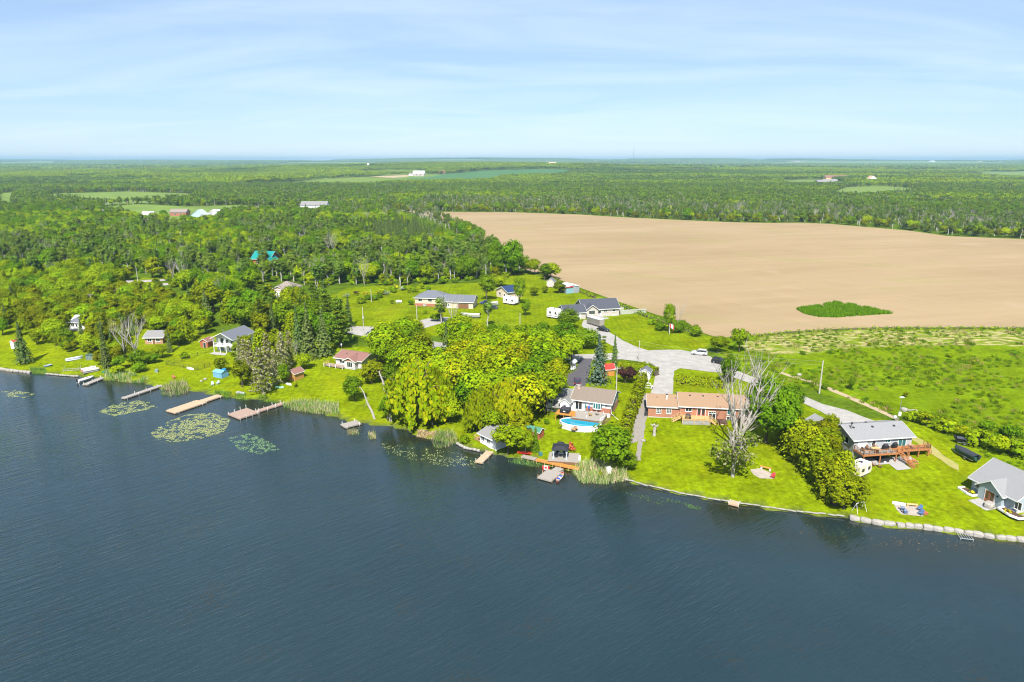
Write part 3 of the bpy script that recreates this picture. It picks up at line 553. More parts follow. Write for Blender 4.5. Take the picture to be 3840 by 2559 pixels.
# ---- trees that stand out on their own: kind, px, base row, top row, width factor, variant, label
T = [
 ('spruce', 92,1363,1205,.95,2,'tall thin spruce alone on the lawn at the curving end of the shore'),
 ('spruce', 400,1381,1190,.62,1,'narrow half bare spruce rising beside the grey storage box'),
 ('dead', 511,1351,1155,1.35,0,'broad bare grey dead tree in front of the pale roofed cottage'),
 ('dead', 468,1340,1180,1.1,0,'bare silver tree leaning against the broad dead tree by the cottage'),
 ('dead', 395,1330,1205,.8,1,'thin bleached snag beside the narrow half bare spruce'),
 ('bright', 330,1325,1240,.9,0,'pale olive rounded tree behind the overturned boats'),
 ('maple', 455,1385,1330,1.3,1,'low dark leafy tree at the lawn edge under the dead trees'),
 ('maple', 540,1368,1315,1.3,2,'spreading low leafy tree beside the fenced lawn'),
 ('cedar', 832,1398,1328,1.15,0,'squat rounded cedar in front of the blue tarped shed'),
 ('cedar', 908,1452,1335,1.05,1,'full yellow-green cedar next to the grey dead conifers'),
 ('dead_conifer', 985,1478,1300,1.15,0,'largest grey dead conifer standing by the shore'),
 ('dead_conifer', 945,1430,1275,1.0,1,'grey dying conifer behind the full yellow-green cedar'),
 ('dead_conifer', 1010,1410,1245,1.0,0,'dying grey conifer between the cedar and the orange shed'),
 ('dead_conifer', 1062,1395,1245,1.1,1,'ragged grey conifer nearest the orange shed'),
 ('cedar', 985,1370,1230,.8,2,'olive topped cedar rising behind the dead conifers'),
 ('dead_conifer', 905,1385,1255,.7,1,'thin grey snag beside the white cottage porch'),
 ('dead_conifer', 925,1408,1270,.9,0,'grey dying conifer between the white cottage and the shore cedar'),
 ('cedar', 893,1352,1268,.9,1,'olive cedar hiding the side wall of the white cottage'),
 ('cedar', 925,1345,1235,.9,0,'tall olive cedar between the white cottage and the dead conifers'),
 ('dead_conifer', 1035,1446,1310,.8,1,'short grey dead conifer beside the largest dead conifer'),
 ('dead_conifer', 1090,1372,1240,.85,0,'grey half bare conifer under the dark spruces'),
 ('cedar', 1035,1345,1215,.9,1,'yellow-green cedar behind the short grey dead conifer'),
 ('bright', 610,1345,1290,1.1,0,'low green tree at the corner of the wire fence'),
 ('maple', 585,1362,1322,1.3,1,'low spreading green tree beside the long wire fence'),
 ('dead', 1112,1335,1270,1.0,0,'forked white dead trunk under the tall spruces'),
 ('maple', 1065,1440,1355,.75,1,'leafy green tree leaning over the orange shed'),
 ('bright', 1150,1385,1320,1.1,0,'wide green tree beyond the orange shed'),
 ('spruce', 1160,1345,1135,.95,0,'tallest dark green spruce beside the brown roofed cottage'),
 ('spruce', 1215,1335,1160,1.0,2,'wide dark spruce by the gravel drive of the brown roofed cottage'),
 ('spruce', 1120,1320,1150,.9,1,'slim dark spruce in the clump behind the dead conifers'),
 ('pine', 1275,1305,1120,.95,0,'feathery bright green pine next to the road bend'),
 ('pine', 1235,1270,1100,.9,1,'tall soft needled pine behind the dark spruces'),
 ('pine', 980,1255,1115,.8,1,'soft needled pine above the white cottage roof'),
 ('dead', 1192,1150,985,1.15,1,'tall half dead tree with bare tan trunk over the spruces'),
 ('spruce', 715,1175,1060,.9,1,'grey-green spruce near the lone white utility pole'),
 ('spruce', 775,1185,1085,1.1,2,'broad grey-green spruce beside the utility pole'),
 ('cedar', 800,1170,1045,1.5,1,'large domed cedar behind the grey-green spruces'),
 ('cedar', 485,1050,990,1.6,0,'rounded olive cedar by the road gap'),
 ('cedar', 572,1042,950,1.3,1,'tall dome shaped cedar by the road gap'),
 ('dead', 1699,1224,1086,1.25,0,'pale leafless tree with spreading limbs by the tan bungalow'),
 ('aspen', 1655,1213,1095,1.0,0,'half bare tree beside the leafless tree at the tan bungalow'),
 ('aspen', 1830,1225,1110,1.0,1,'leaning half bare tree near the parked campers'),
 ('maple', 1825,1128,1020,.8,1,'open crowned tree on the lawn behind the tan bungalow'),
 ('bright', 1880,1075,1030,1.6,0,'broad flat crowned tree on the lawn above the navy roof'),
 ('maple', 1948,1140,1030,.62,1,'tall narrow tree beside the navy roofed house'),
 ('maple', 1970,1184,1112,.7,0,'slim young tree on the open lawn with long shadow'),
 ('maple', 1915,1034,880,.72,2,'tallest dark tree at the field corner of the wood'),
 ('maple', 1850,1040,900,.62,1,'tall tree with bare patches at the field edge of the wood'),
 ('cedar', 2007,1110,1068,1.6,1,'small rounded conifer on the lawn below the patchwork shed'),
 ('cedar', 2044,1099,1066,1.4,0,'small conifer in front of the patchwork shed'),
 ('cedar', 2098,1100,1052,1.9,1,'wide blunt conifer between the two field side sheds'),
 ('maple', 2133,1235,1148,1.15,0,'round full tree in front of the dark roofed bungalow'),
 ('maple', 2190,1308,1222,1.3,2,'dark spreading tree at the edge of the gravel driveway'),
 ('blue_spruce', 2243,1436,1252,1.0,0,'tall blue spruce beside the dark asphalt driveway'),
 ('spruce', 2303,1385,1255,.85,1,'slender spruce behind the orange playhouse'),
 ('pine', 2262,1380,1262,.55,0,'lime green conifer tucked behind the blue spruce'),
 ('maple', 2506,1245,1127,.55,1,'tall dark tree in the scrub by the flagpole'),
 ('dead', 2543,1235,1112,.9,0,'thin bare tree rising from the scrub by the flagpole'),
 ('maple', 2560,1240,1195,1.1,0,'low dark tree at the field end of the flagpole scrub'),
 ('bright', 2692,1326,1255,1.15,0,'round bright green tree beside the turning area'),
 ('bright', 2772,1322,1222,.9,1,'taller green tree at the bare field corner'),
 ('maple', 2735,1440,1325,.75,2,'dark leafy tree behind the giant dead tree'),
 ('large_maple', 2872,1662,1380,.92,0,'large dark green maple beside the giant dead tree'),
 ('large_maple', 2950,1580,1420,.85,0,'dark maple between the large maple and the lane'),
 ('cedar', 3112,1665,1530,.9,1,'tallest cedar of the row beside the grey deck house'),
 ('maple', 3190,1462,1402,.55,0,'single small tree standing in the open meadow'),
 ('maple', 2290,1752,1575,1.2,1,'gnarled leafy tree by the pool at the hedge end'),
 ('maple', 2345,1765,1690,1.4,0,'low bushy tree at the shore end of the long hedge'),
 ('willow', 1575,1572,1335,1.02,0,'great golden weeping willow over the shore'),
 ('willow', 1800,1612,1440,.85,1,'green weeping willow beside the white boathouse lawn'),
 ('yellow', 1960,1590,1385,1.1,0,'golden green tree leaning toward the white brick house'),
 ('bright', 2048,1548,1375,1.0,1,'tall bright tree crowding the wing of the white brick house'),
 ('yellow', 2085,1478,1325,1.0,0,'golden tree behind the wing of the white brick house'),
 ('bright', 1850,1640,1530,1.0,0,'leafy green tree hiding the roof of the white boathouse'),
 ('willow', 1910,1600,1400,.75,0,'small yellow willow between the green willow and the white brick house'),
 ('cedar', 1940,1665,1545,1.35,1,'dense olive tree directly behind the white boathouse'),
 ('bright', 1905,1714,1585,1.35,1,'leafy tree hanging over the water beside the white boathouse'),
 ('bright', 1970,1700,1610,.9,0,'light green tree beside the narrow clipped cypress'),
 ('maple', 1330,1505,1400,.95,1,'dark rounded tree on the lawn below the brown roofed cottage'),
 ('cedar', 1395,1440,1330,1.2,0,'olive tree beside the brown roofed cottage'),
 ('maple', 1470,1450,1350,.8,0,'green tree behind the broken leaning snag'),
 ('bright', 1540,1612,1540,1.15,0,'small bright tree at the bank under the golden willow'),
 ('bright', 1620,1600,1500,1.0,2,'leafy tree under the golden willow by the brown bank'),
 ('bright', 1680,1585,1480,.9,0,'green tree between the two weeping willows'),
 ('maple', 1455,1580,1480,.8,1,'tree with thick pale trunk by the water beside the leaning snag'),
 ('spruce', 1675,1345,1205,.9,0,'grey-green spruce rising out of the central trees'),
 ('maple', 40,1060,965,1.1,2,'dark purple-green rounded tree in the wood by the picture edge road'),
]
T[-1] = ('maple', 20,1030,965,1.2,2,'darkest rounded tree at the fringe of the bright wood')
for k, px, pb, pt, wd, var, lb in T:
    g = G(px, pb); plant(k, g.x, g.y, tall(px, pb, pt), lb, None, var, wd, z=g.z)
# narrow clipped cypress
CYP = cone_tree('cypress', 8, 2.6, [(.10,.165,.008), (.13,.195,.01)], 20, 110, .30, .02, bare=.01, shape=lambda t: (1-t)**.7)
g = G(2008,1695); s = tall(2008,1695,1603)/8; r = empty('cypress_tree', g, 0, 'narrow pointed clipped cypress on the lawn near the gazebo', 'tree', s=s); link('trunk', CYP[0], r); link('crown', CYP[1], r); NTREE[0] += 1
# giant dead tree with many upright limbs
gd = G(2766,1690); hd = tall(2766,1690,1272); rnd.seed(23)
mb = MB(); k = hd/24.
def upl(p, d, L, r, lev):
    p = Vector(p); d = Vector(d).normalized(); pts = [p]; n = 6
    for i in range(n):
        d = (d+Vector((rnd.gauss(0, .06), rnd.gauss(0, .06), .10))).normalized(); pts.append(pts[-1]+d*L/n)
    mb.tube(pts, [max(.02, r*.92*(1-.9*i/n)) for i in range(n+1)], 6 if lev < 2 else 3)
    if lev < 3:
        for i in range(7 if lev == 1 else 3):
            q = pts[1+rnd.randrange(n-1)]; a = rnd.random()*6.283; upl(q, d*.9+Vector((math.cos(a)*.55, math.sin(a)*.55, .1)), L*rnd.uniform(.22, .5), r*.36, lev+1)
mb.tube([(0, 0, -.4), (.1, 0, 2.5*k), (0, 0, 4.6*k)], [.72*k, .58*k, .62*k], 9)
for a, s, L, r in [(3.3,.42,17,.26),(2.9,.26,18.5,.30),(2.4,.14,19,.3),(1.2,.08,19.4,.32),(.4,.16,19,.32),(0.,.26,18.2,.30),(.15,.40,17.2,.27),(6.1,.55,16,.24),(4.7,.2,17.5,.27),(5.4,.33,17,.25),(.2,1.2,9,.2)]:
    upl((math.cos(a)*.35, math.sin(a)*.35, 4.2*k), (math.cos(a)*s, math.sin(a)*s, 1 if s < 1 else .55), L*k, r*k, 1)
zt = max(v[2] for v in mb.v); mb.v = [(x*1.12, y*1.12, z*hd/zt) for x, y, z in mb.v]
r = empty('dead_tree', gd, 0, 'giant bare dead tree with many upright silver limbs by the brick bungalow', 'tree'); mb.build('trunk', GREYWOOD, r); NTREE[0] += 1
cm, _ = crown_clumps(np.array([(.4, 0, 4.), (1.6, -.3, 4.2), (.2, .2, 5.2), (1.5, 0, 3.8), (2.1, .4, 3.4), (1.0, -.6, 3.)]), 1.0, 40, .42, ASPEN+[MAPLE[0]], 'sprouts'); link('foliage', cm, r)
# smaller half dead tree in front of it
rnd.seed(5); rng = np.random.default_rng(11)
tm, _ = bare_tree('lawn_tree', 8.5, 8, 0, None, stems=7, depth=3, r0=.035, low=.30, up=.3)
cm, _ = crown_clumps(np.stack([rng.normal(size=78)*1.75, rng.normal(size=78)*1.6, 4.6+rng.normal(size=78)*1.35], 1), .85, 22, .36, [(.15,.20,.02), (.115,.165,.015), (.26,.25,.12)], 'lawn_tree_crown')
g = G(2748,1788); r = empty('broadleaf_tree', g, 0, 'small grey-green tree with thick pale trunk before the giant dead tree', 'tree', s=tall(2748,1788,1600)/8.5*1.0); link('trunk', tm, r); link('crown', cm, r); NTREE[0] += 1
# snags
def snag(pxs, r0, r1, label):
    """broken trunk leaning from base pixel to a top pixel in the same plane"""
    (bx, by), (tx, ty) = pxs; g = G(bx, by); hh = tall(bx, by, ty); dx, dy, dz = ray(tx, ty); t = g.y/dy; tip = Vector((dx*t-g.x, .6, hh))
    r = empty('snag', g, 0, label, 'dead tree'); mb = MB(); pts = limb(mb, (0, 0, -.3), tip, r0, r1, .05, 5, 7); mb.build('trunk', GREYWOOD, r)
    m2 = None
    for i in range(9):
        p = pts[1+rnd.randrange(len(pts)-1)]; a = rnd.random()*6.28; m2 = MB(); limb(m2, p-Vector((0, 0, 0)), p+Vector((math.cos(a), math.sin(a)*.6, rnd.uniform(-.5, .3)))*rnd.uniform(.6, 1.6), .05, .015, .2, 2, 4); m2.build('branch', GREYWOOD, r)
snag([(1405,1570),(1347,1452)], .32, .06, 'pale broken trunk leaning out on the shore lawn'); snag([(1449,1486),(1420,1395)], .34, .14, 'thick split trunk leaning above the shore lawn'); snag([(1466,1580),(1458,1515)], .35, .22, 'stout pale stump trunk at the water edge')
# pollarded tree on the brick bungalow lawn
g = G(2453,1634); r = empty('pollarded_tree', g, 0, 'short pollarded tree with cut limb ends on the brick bungalow lawn', 'tree'); mb = MB(); hh = tall(2453,1634,1586)
mb.tube([(0,0,-.3),(0,0,.6),(.05,0,hh*.72)], [.42,.33,.34], 9)
for a, s, z in [(0,.8,.3),(1.5,.4,.6),(2.9,.9,.35),(4.2,.6,.5),(5.3,.7,.2)]: limb(mb, (.05, 0, hh*.66), (math.cos(a)*s, math.sin(a)*s, hh*.75+z), .17, .14, .1, 2, 6)
mb.build('trunk', GREYWOOD, r); cm, _ = crown_clumps(np.array([(.35, 0, hh+.1), (.42, .05, hh+.4), (.5, .1, hh+.7)]), .4, 30, .3, LIME, 'shoots'); link('foliage', cm, r); NTREE[0] += 1

# ---- rows and woods
def row(pts_px, n, kinds, hr, label, group, jit=.6, wid=1.):
    W_ = [G(*p) for p in pts_px]; L = [0]
    for a, b in zip(W_[:-1], W_[1:]): L.append(L[-1]+(b-a).length)
    for i in range(n):
        s = L[-1]*(i+.5)/n; j = next(k for k in range(len(L)-1) if s <= L[k+1]+1e-6); p = W_[j].lerp(W_[j+1], (s-L[j])/(L[j+1]-L[j]))
        plant(rnd.choice(kinds), p.x+rnd.gauss(0, jit), p.y+rnd.gauss(0, jit), rnd.uniform(*hr), label, group, wid=wid*rnd.uniform(.9, 1.15))
row([(2955,1650),(3005,1725),(3070,1812),(3160,1932)], 10, ['cedar'], (7.2, 9.0), 'tall cedar standing in the dense row between the two shore lawns', 'cedars in the row between the shore lawns', .5, 1.1)
row([(3030,1650),(3085,1730),(3140,1810),(3190,1915)], 8, ['cedar'], (6.6, 8.6), 'tall cedar standing in the dense row between the two shore lawns', 'cedars in the row between the shore lawns', .5, 1.1)
WOODS_Z = [
 # polygon px, spacing, mix, heights, place phrase
 ('B', [(0,1130),(90,1110),(260,1120),(480,1105),(600,1105),(700,1165),(780,1200),(830,1235),(800,1258),(740,1284),(690,1306),(640,1322),(560,1340),(480,1335),(430,1305),(340,1312),(230,1308),(150,1300),(60,1262),(0,1272)], 5.2, {'cedar': .60, 'bright': .28, 'spruce': .05, 'maple': .07}, (5.8, 9.2), 'among the lakeside cottages'),
 ('B2', [(215,1302),(330,1306),(420,1300),(480,1338),(555,1348),(545,1372),(430,1386),(375,1368),(300,1332),(235,1328)], 4.2, {'cedar': .4, 'bright': .42, 'maple': .18}, (3.4, 6.0), 'on the bank behind the upturned boats'),
 ('C', [(0,1075),(200,1052),(430,1035),(460,1062),(510,1100),(380,1125),(200,1125),(0,1145)], 7.0, {'bright': .7, 'maple': .2, 'cedar': .1}, (7, 10.5), 'behind the lakeside cedars'),
 ('D', [(1500,1290),(1600,1302),(1800,1332),(2080,1356),(2165,1360),(2120,1392),(2085,1430),(2060,1480),(2010,1530),(1960,1560),(1900,1590),(1830,1560),(1740,1560),(1640,1500),(1560,1470),(1470,1430),(1400,1370),(1430,1320)], 5.8, {'bright': .55, 'maple': .17, 'cedar': .10, 'yellow': .18}, (9., 12.5), 'in the thick grove between the two shore houses'),
 ('D', [(1640,1262),(1800,1285),(2000,1300),(2130,1302),(2130,1316),(2000,1313),(1750,1293)], 6.0, {'bright': .6, 'maple': .4}, (8, 11), 'in the thick grove between the two shore houses'),
 ('E', [(850,1205),(960,1165),(1090,1160),(1190,1150),(1300,1200),(1320,1250),(1230,1300),(1150,1290),(1010,1300),(930,1250)], 6.2, {'spruce': .30, 'pine': .25, 'cedar': .3, 'maple': .15}, (8.5, 12.5), 'in the evergreen clump above the white cottage'),
 ('F', [(1330,1130),(1450,1095),(1560,1082),(1640,1085),(1560,1098),(1440,1118),(1350,1145)], 5, {'bush': 1.}, (1.8, 3.4), 'along the border of the wide lawn'),
]
rnd.seed(91); rng = np.random.default_rng(91)
W1 = [(0,905),(300,868),(560,858),(700,862),(900,862),(1200,814),(1430,806),(1510,832),(1600,872),(1710,920),(1840,990),(1945,1030),(1900,1045),(1700,1062),(1450,1078),(1250,1068),(1180,1100),(1120,1062),(1000,1058),(950,1098),(830,1148),(720,1130),(640,1075),(600,1032),(480,1028),(200,1050),(0,1072)]
def scatter(poly, sp):
    A = np.array(poly); gx = np.arange(A[:, 0].min(), A[:, 0].max(), sp); gy = np.arange(A[:, 1].min(), A[:, 1].max(), sp)
    X_, Y_ = np.meshgrid(gx, gy); X_ = X_.ravel()+rng.uniform(-.48, .48, X_.size)*sp; Y_ = Y_.ravel()+rng.uniform(-.48, .48, Y_.size)*sp
    k = inside(poly, X_, Y_); return X_[k], Y_[k]
def keepout(x, y, extra=0.):
    """true where a house, yard or road leaves no room for trees"""
    m = np.zeros(np.shape(x), bool)
    for cx, cy, r in KEEP: m |= (x-cx)**2+(y-cy)**2 < (r+extra)**2
    return m
KEEP = [(*G(px, py)[:2], r) for px, py, r in [(985,1000,13),(975,1020,12),(295,1232,5.5),(302,1258,3.5),(590,1286,6),(575,1312,4),(640,920,11),(860,1310,9),(1070,1110,11),(1620,1345,7),(120,1120,5),(430,1125,8),(1160,795,30),(1215,795,22),(690,838,26),(660,820,25),(740,830,25),(380,820,18),(545,826,20),(2010,1120,4)]]
LABK = {'cedar': 'yellow-green cedar', 'bright': 'bright green leafy tree', 'spruce': 'dark pointed spruce', 'maple': 'deep green leafy tree', 'yellow': 'golden green leafy tree', 'pine': 'soft needled pine', 'aspen': 'slender poplar with pale trunk', 'dead': 'bare grey dead tree', 'bush': 'low flowering-border shrub'}
cand = []
for z, pp, sp, mix, hr, where in WOODS_Z:
    x, y = scatter(poly_px(pp), sp); k = ~keepout(x, y); x, y = x[k], y[k]; ks = list(mix); kk = rng.choice(len(ks), len(x), p=list(mix.values()))
    for i in range(len(x)): cand.append((ks[kk[i]], x[i], y[i], rng.uniform(*hr), where))
MIX1 = {'aspen': .40, 'maple': .20, 'bright': .17, 'cedar': .07, 'spruce': .06, 'dead': .10}
x, y = scatter(poly_px(W1), 6.8); k = ~keepout(x, y) & ~inside(poly_px(CLEAR_PX), x, y) & ~inside(FIELD, x, y); x, y = x[k], y[k]
dark = inside(poly_px([(1340,905),(1420,850),(1560,848),(1610,900),(1560,925),(1400,925)]), x, y)
zone = vnoise(x, y, 55, 3)
for i in range(len(x)):
    ks = list(MIX1); kd = rng.choice(ks, p=list(MIX1.values()))
    if dark[i]: kd = 'spruce' if rng.random() < .85 else 'cedar'
    elif zone[i] > .62 and kd == 'aspen': kd = 'bright'
    elif zone[i] < .3 and kd in ('bright', 'maple'): kd = 'aspen'
    hh = {'aspen': (10, 15.5), 'maple': (8.5, 13), 'bright': (7, 11), 'cedar': (5, 8), 'spruce': (8.5, 12), 'dead': (9, 14)}[kd]
    cand.append((kd, x[i], y[i], rng.uniform(*hh), 'in the wide wood behind the houses'))
NMAX = 326
order = sorted(range(len(cand)), key=lambda i: -cand[i][3]/math.hypot(cand[i][1], cand[i][2]))
ntree = sum(1 for c_ in cand if c_[0] == 'bush'); rest = []; left = NMAX-NTREE[0]
for i in order:
    kd, x_, y_, hh, where = cand[i]; px_ = 1920+FPX*x_/y_
    if kd == 'bush': plant(kd, x_, y_, hh, f'low leafy shrub {where}', f'shrubs {where}')
    elif left > 0 and -60 < px_ < 3900:
        plant(kd, x_, y_, hh, f'{LABK[kd]} {where}', f'{LABK[kd]}s {where}'); left -= 1
    else: rest.append((kd, x_, y_, hh))
rest_near = rest
ux, uy = scatter(poly_px(W1), 5.0); k = ~keepout(ux, uy) & ~inside(poly_px(CLEAR_PX), ux, uy) & ~inside(FIELD, ux, uy); UNDER = list(zip(ux[k], uy[k]))

# ---- the far wood: one mass
TPL = bpy.data.collections.new('forest_templates')
def combine(nm, tm, cm):
    me = tm.copy(); me.name = nm; bm = bmesh.new(); bm.from_mesh(tm); nv = len(bm.faces); lay = bm.verts.layers.float_color.new('Col') if 'Col' not in bm.verts.layers.float_color else bm.verts.layers.float_color['Col']
    bm.from_mesh(cm); bm.faces.ensure_lookup_table()
    for f in bm.faces[nv:]: f.material_index = 1
    me.materials.append(cm.materials[0]); bm.to_mesh(me); bm.free(); return me
TI = {}
def template(key, me):
    o = bpy.data.objects.new('tpl_%03d' % len(TPL.objects), me); TPL.objects.link(o); TI.setdefault(key, []).append(len(TPL.objects)-1)
for kd in ('maple', 'bright', 'aspen', 'cedar', 'spruce', 'dead', 'pine', 'yellow', 'bush'):
    for tm, cm in PROTO[kd][:2]: template(kd, combine(kd, tm, cm) if cm else tm)
for v in range(2):
    template('lo_maple', combine('lo', *deciduous('lo', 10, 8, MAPLE+ASPEN, 20, 13, 1.05)))
    template('lo_bright', combine('lo', *deciduous('lo', 10, 8, BRIGHT, 20, 13, 1.05)))
    template('lo_aspen', combine('lo', *deciduous('lo', 14, 5.6, ASPEN, 20, 13, .9, .34, 7, PALEBARK)))
    template('lo_cedar', combine('lo', *cone_tree('lo', 9, 4.8, CEDAR, 9, 34, .85, .1, shape=cedshape)))
    template('lo_spruce', combine('lo', *cone_tree('lo', 13, 5., SPRUCE, 10, 26, .9, .3)))
    template('lo_dead', combine('lo', *bare_tree('lo', 11, 4.5, 10, ASPEN, 4, 2, .02, .4)))
def patch(nm, size, n, cols, tw, th, per, q):
    """a patch of wood far off: many crowns together"""
    cc = np.stack([rng.uniform(-.5, .5, n)*size, rng.uniform(-.5, .5, n)*size, rng.uniform(.55, .8, n)*th], 1)
    return crown_clumps(cc, tw*(.7+.6*rng.random(n)), per, q, cols, nm, None, .5)[0]
for v in range(3):
    template('patch%d' % v, patch('patch', 30, 16, [BRIGHT, ASPEN+BRIGHT, SPRUCE+MAPLE][v], 4.2, 13, 34, 2.3))
    template('mass%d' % v, patch('mass', 90, 60, [MAPLE+BRIGHT, ASPEN+BRIGHT, SPRUCE+MAPLE][v], 8., 14, 18, 6.))
pts, scl, idx = [], [], []
def put(key, x, y, s, z=None): pts.append((x, y, z)); scl.append(s); idx.append(TI[key][rng.integers(len(TI[key]))])
for kd, x_, y_, hh in rest_near: put(kd, x_, y_, hh/PH[kd])
for x_, y_ in UNDER: put('bush', x_, y_, rng.uniform(.7, 1.6))
def wedge(y0, y1, sp, mx=1.12):
    r_ = y1*.75*mx+40; gx = np.arange(-r_, r_, sp); gy = np.arange(y0, y1, sp); X_, Y_ = np.meshgrid(gx, gy); X_ = X_.ravel()+rng.uniform(-.48, .48, X_.size)*sp; Y_ = Y_.ravel()+rng.uniform(-.48, .48, Y_.size)*sp
    k = np.abs(X_) < Y_*.75*mx+40; return X_[k], Y_[k]
W1P = poly_px(W1); W1S = poly_px([(0,905),(-700,905),(-700,1090),(0,1075)])
def free(x, y, extra=0.):
    ok = ~inside(FIELD, x, y)
    for p in FARPOLY: ok &= ~inside(p, x, y)
    return ok & ~keepout(x, y, extra)
NEARZ = poly_px([(-900,905),(0,905),(300,868),(560,858),(900,862),(1200,812),(1500,790),(1700,868),(1950,1025),(2700,1265),(4400,1225),(4400,2500),(-900,2500)])
x, y = wedge(330, 1550, 6.6); k = free(x, y) & ~inside(NEARZ, x, y) & (shore_sd(x, y) > 60); x, y = x[k], y[k]
zn = .6*vnoise(x/2.4, y, 95, 1)+.4*vnoise(x, y, 60, 11); zb = vnoise(x, y, 60, 2); pyv = 1279.5+FPX*np.tan(np.arctan2(57.5, np.hypot(x*0, y))-PITCH)
dfield = np.full(x.shape, 1e9)
FB = FIELD[:16]
for (ax, ay), (bx, by) in zip(FB[:-1], FB[1:]):
    ex, ey = bx-ax, by-ay; tt = np.clip(((x-ax)*ex+(y-ay)*ey)/(ex*ex+ey*ey), 0, 1); dfield = np.minimum(dfield, np.hypot(x-ax-tt*ex, y-ay-tt*ey))
keepd = np.ones(len(x), bool)
for i in range(len(x)):
    r_ = rng.random()
    if dfield[i] < 3: continue
    lo = y[i] > 820; pre = 'lo_' if lo else ''
    if dfield[i] < 22: kd = 'cedar' if r_ < .5 else 'spruce' if r_ < .62 else 'bright' if r_ < .72 else 'maple' if r_ < .85 else 'aspen'
    elif dfield[i] < 200 and x[i] > -120:
        if rng.random() < .12: continue
        kd = 'aspen' if r_ < .38 else 'dead' if r_ < .74 else 'cedar' if r_ < .80 else 'spruce' if r_ < .92 else 'bright'
    elif zn[i] > .57: kd = 'bright' if r_ < .8 else 'maple'
    elif zn[i] < .38: kd = 'spruce' if r_ < .45 else 'cedar' if r_ < .6 else 'maple'
    else: kd = 'maple' if r_ < .42 else 'aspen' if r_ < .75 else 'dead' if r_ < .82 else 'cedar' if r_ < .9 else 'bright'
    hh = {'aspen': (8, 13.5), 'maple': (7.5, 12), 'bright': (6, 9.5), 'cedar': (5.5, 9), 'spruce': (8, 13), 'dead': (8, 12.5)}[kd]
    put(pre+kd, x[i], y[i], rng.uniform(*hh)/PH[kd])
x, y = wedge(1550, 3600, 24); k = free(x, y); x, y = x[k], y[k]; gapn = vnoise(x, y, 300, 5); sp_ = vnoise(x/2.2, y, 240, 7); th_ = vnoise(x/1.5, y, 160, 9)
for i in range(len(x)):
    if gapn[i] < .30: continue
    put('patch%d' % min(2, int(3*(sp_[i]*.8+.2*rng.random()))), x[i], y[i], .65+.65*th_[i])
x, y = wedge(3600, 12500, 78); k = free(x, y); x, y = x[k], y[k]; gapn = vnoise(x/1.6, y/1.6, 700, 6); sp_ = vnoise(x/3, y, 500, 7); th_ = vnoise(x/2, y, 420, 9)
for i in range(len(x)):
    if gapn[i] < .36: continue
    put('mass%d' % min(2, int(3*(sp_[i]*.8+.2*rng.random()))), x[i], y[i], .7+.75*th_[i])
FS = [(108,631,60),(190,632,80),(285,632,110),(325,634,70),(855,624,70),(1105,624,50),(1165,627,60),(1320,624,50),(1352,622,90),(1380,624,50),(2060,606,180),(1950,605,120),(2250,610,130),(2230,605,150),(2375,612,150),(2350,611,90),(2400,626,60),(2480,622,40),(590,607,180),(620,605,130),(910,607,200),(940,606,150),(1000,608,120),(1085,606,200),(1475,603,110),(1480,601,60),(2565,614,140),(2620,615,200),(2690,615,260),(3500,606,200),(3675,608,160),(3760,609,200),(2990,600,260),(420,604,120),(530,604,120),(1960,609,90),(2040,608,120),(1045,605,120),(720,620,60),(40,628,50)]
FS = [(px, max(py, 608), w) for px, py, w in FS]
FSW = [(*G(px, py)[:2], (5+w*.07)/FPX) for px, py, w in FS]
keepi = [i for i, (a, b, _) in enumerate(pts) if b < 1500 or not any(abs(a/b-fx/fy) < fw*.6 and fy*.86 < b < fy+60 for fx, fy, fw in FSW)]
pts = [pts[i] for i in keepi]; scl = [scl[i] for i in keepi]; idx = [idx[i] for i in keepi]
PT = np.array([(a, b, 0) for a, b, _ in pts], float); PT[:, 2] = H(PT[:, 0], PT[:, 1])
fme = bpy.data.meshes.new('forest'); fme.vertices.add(len(PT)); fme.vertices.foreach_set('co', PT.astype(np.float32).ravel())
a = fme.attributes.new('scl', 'FLOAT', 'POINT'); a.data.foreach_set('value', np.array(scl, np.float32))
a = fme.attributes.new('rot', 'FLOAT', 'POINT'); a.data.foreach_set('value', rng.uniform(0, 6.283, len(PT)).astype(np.float32))
a = fme.attributes.new('idx', 'INT', 'POINT'); a.data.foreach_set('value', np.array(idx, np.int32))
fo = tag(link('forest', fme), 'mass of green trees filling the land to the horizon', 'forest', kind='stuff')
def instancer(coll, nm):
    ng = bpy.data.node_groups.new(nm, 'GeometryNodeTree'); ng.interface.new_socket('Geometry', in_out='INPUT', socket_type='NodeSocketGeometry'); ng.interface.new_socket('Geometry', in_out='OUTPUT', socket_type='NodeSocketGeometry')
    gi = ng.nodes.new('NodeGroupInput'); go = ng.nodes.new('NodeGroupOutput'); ip = ng.nodes.new('GeometryNodeInstanceOnPoints'); ci = ng.nodes.new('GeometryNodeCollectionInfo')
    ci.inputs['Collection'].default_value = coll; ci.inputs['Separate Children'].default_value = True; ci.inputs['Reset Children'].default_value = True
    def na(n_, ty):
        q = ng.nodes.new('GeometryNodeInputNamedAttribute'); q.data_type = ty; q.inputs['Name'].default_value = n_; return q.outputs['Attribute']
    cx = ng.nodes.new('ShaderNodeCombineXYZ'); L = ng.links.new
    L(gi.outputs[0], ip.inputs['Points']); L(ci.outputs[0], ip.inputs['Instance']); ip.inputs['Pick Instance'].default_value = True; L(na('idx', 'INT'), ip.inputs['Instance Index'])
    L(na('rot', 'FLOAT'), cx.inputs['Z']); L(cx.outputs[0], ip.inputs['Rotation']); L(na('scl', 'FLOAT'), ip.inputs['Scale']); L(ip.outputs[0], go.inputs[0]); return ng
md = fo.modifiers.new('scatter', 'NODES'); md.node_group = instancer(TPL, 'scatter_forest')
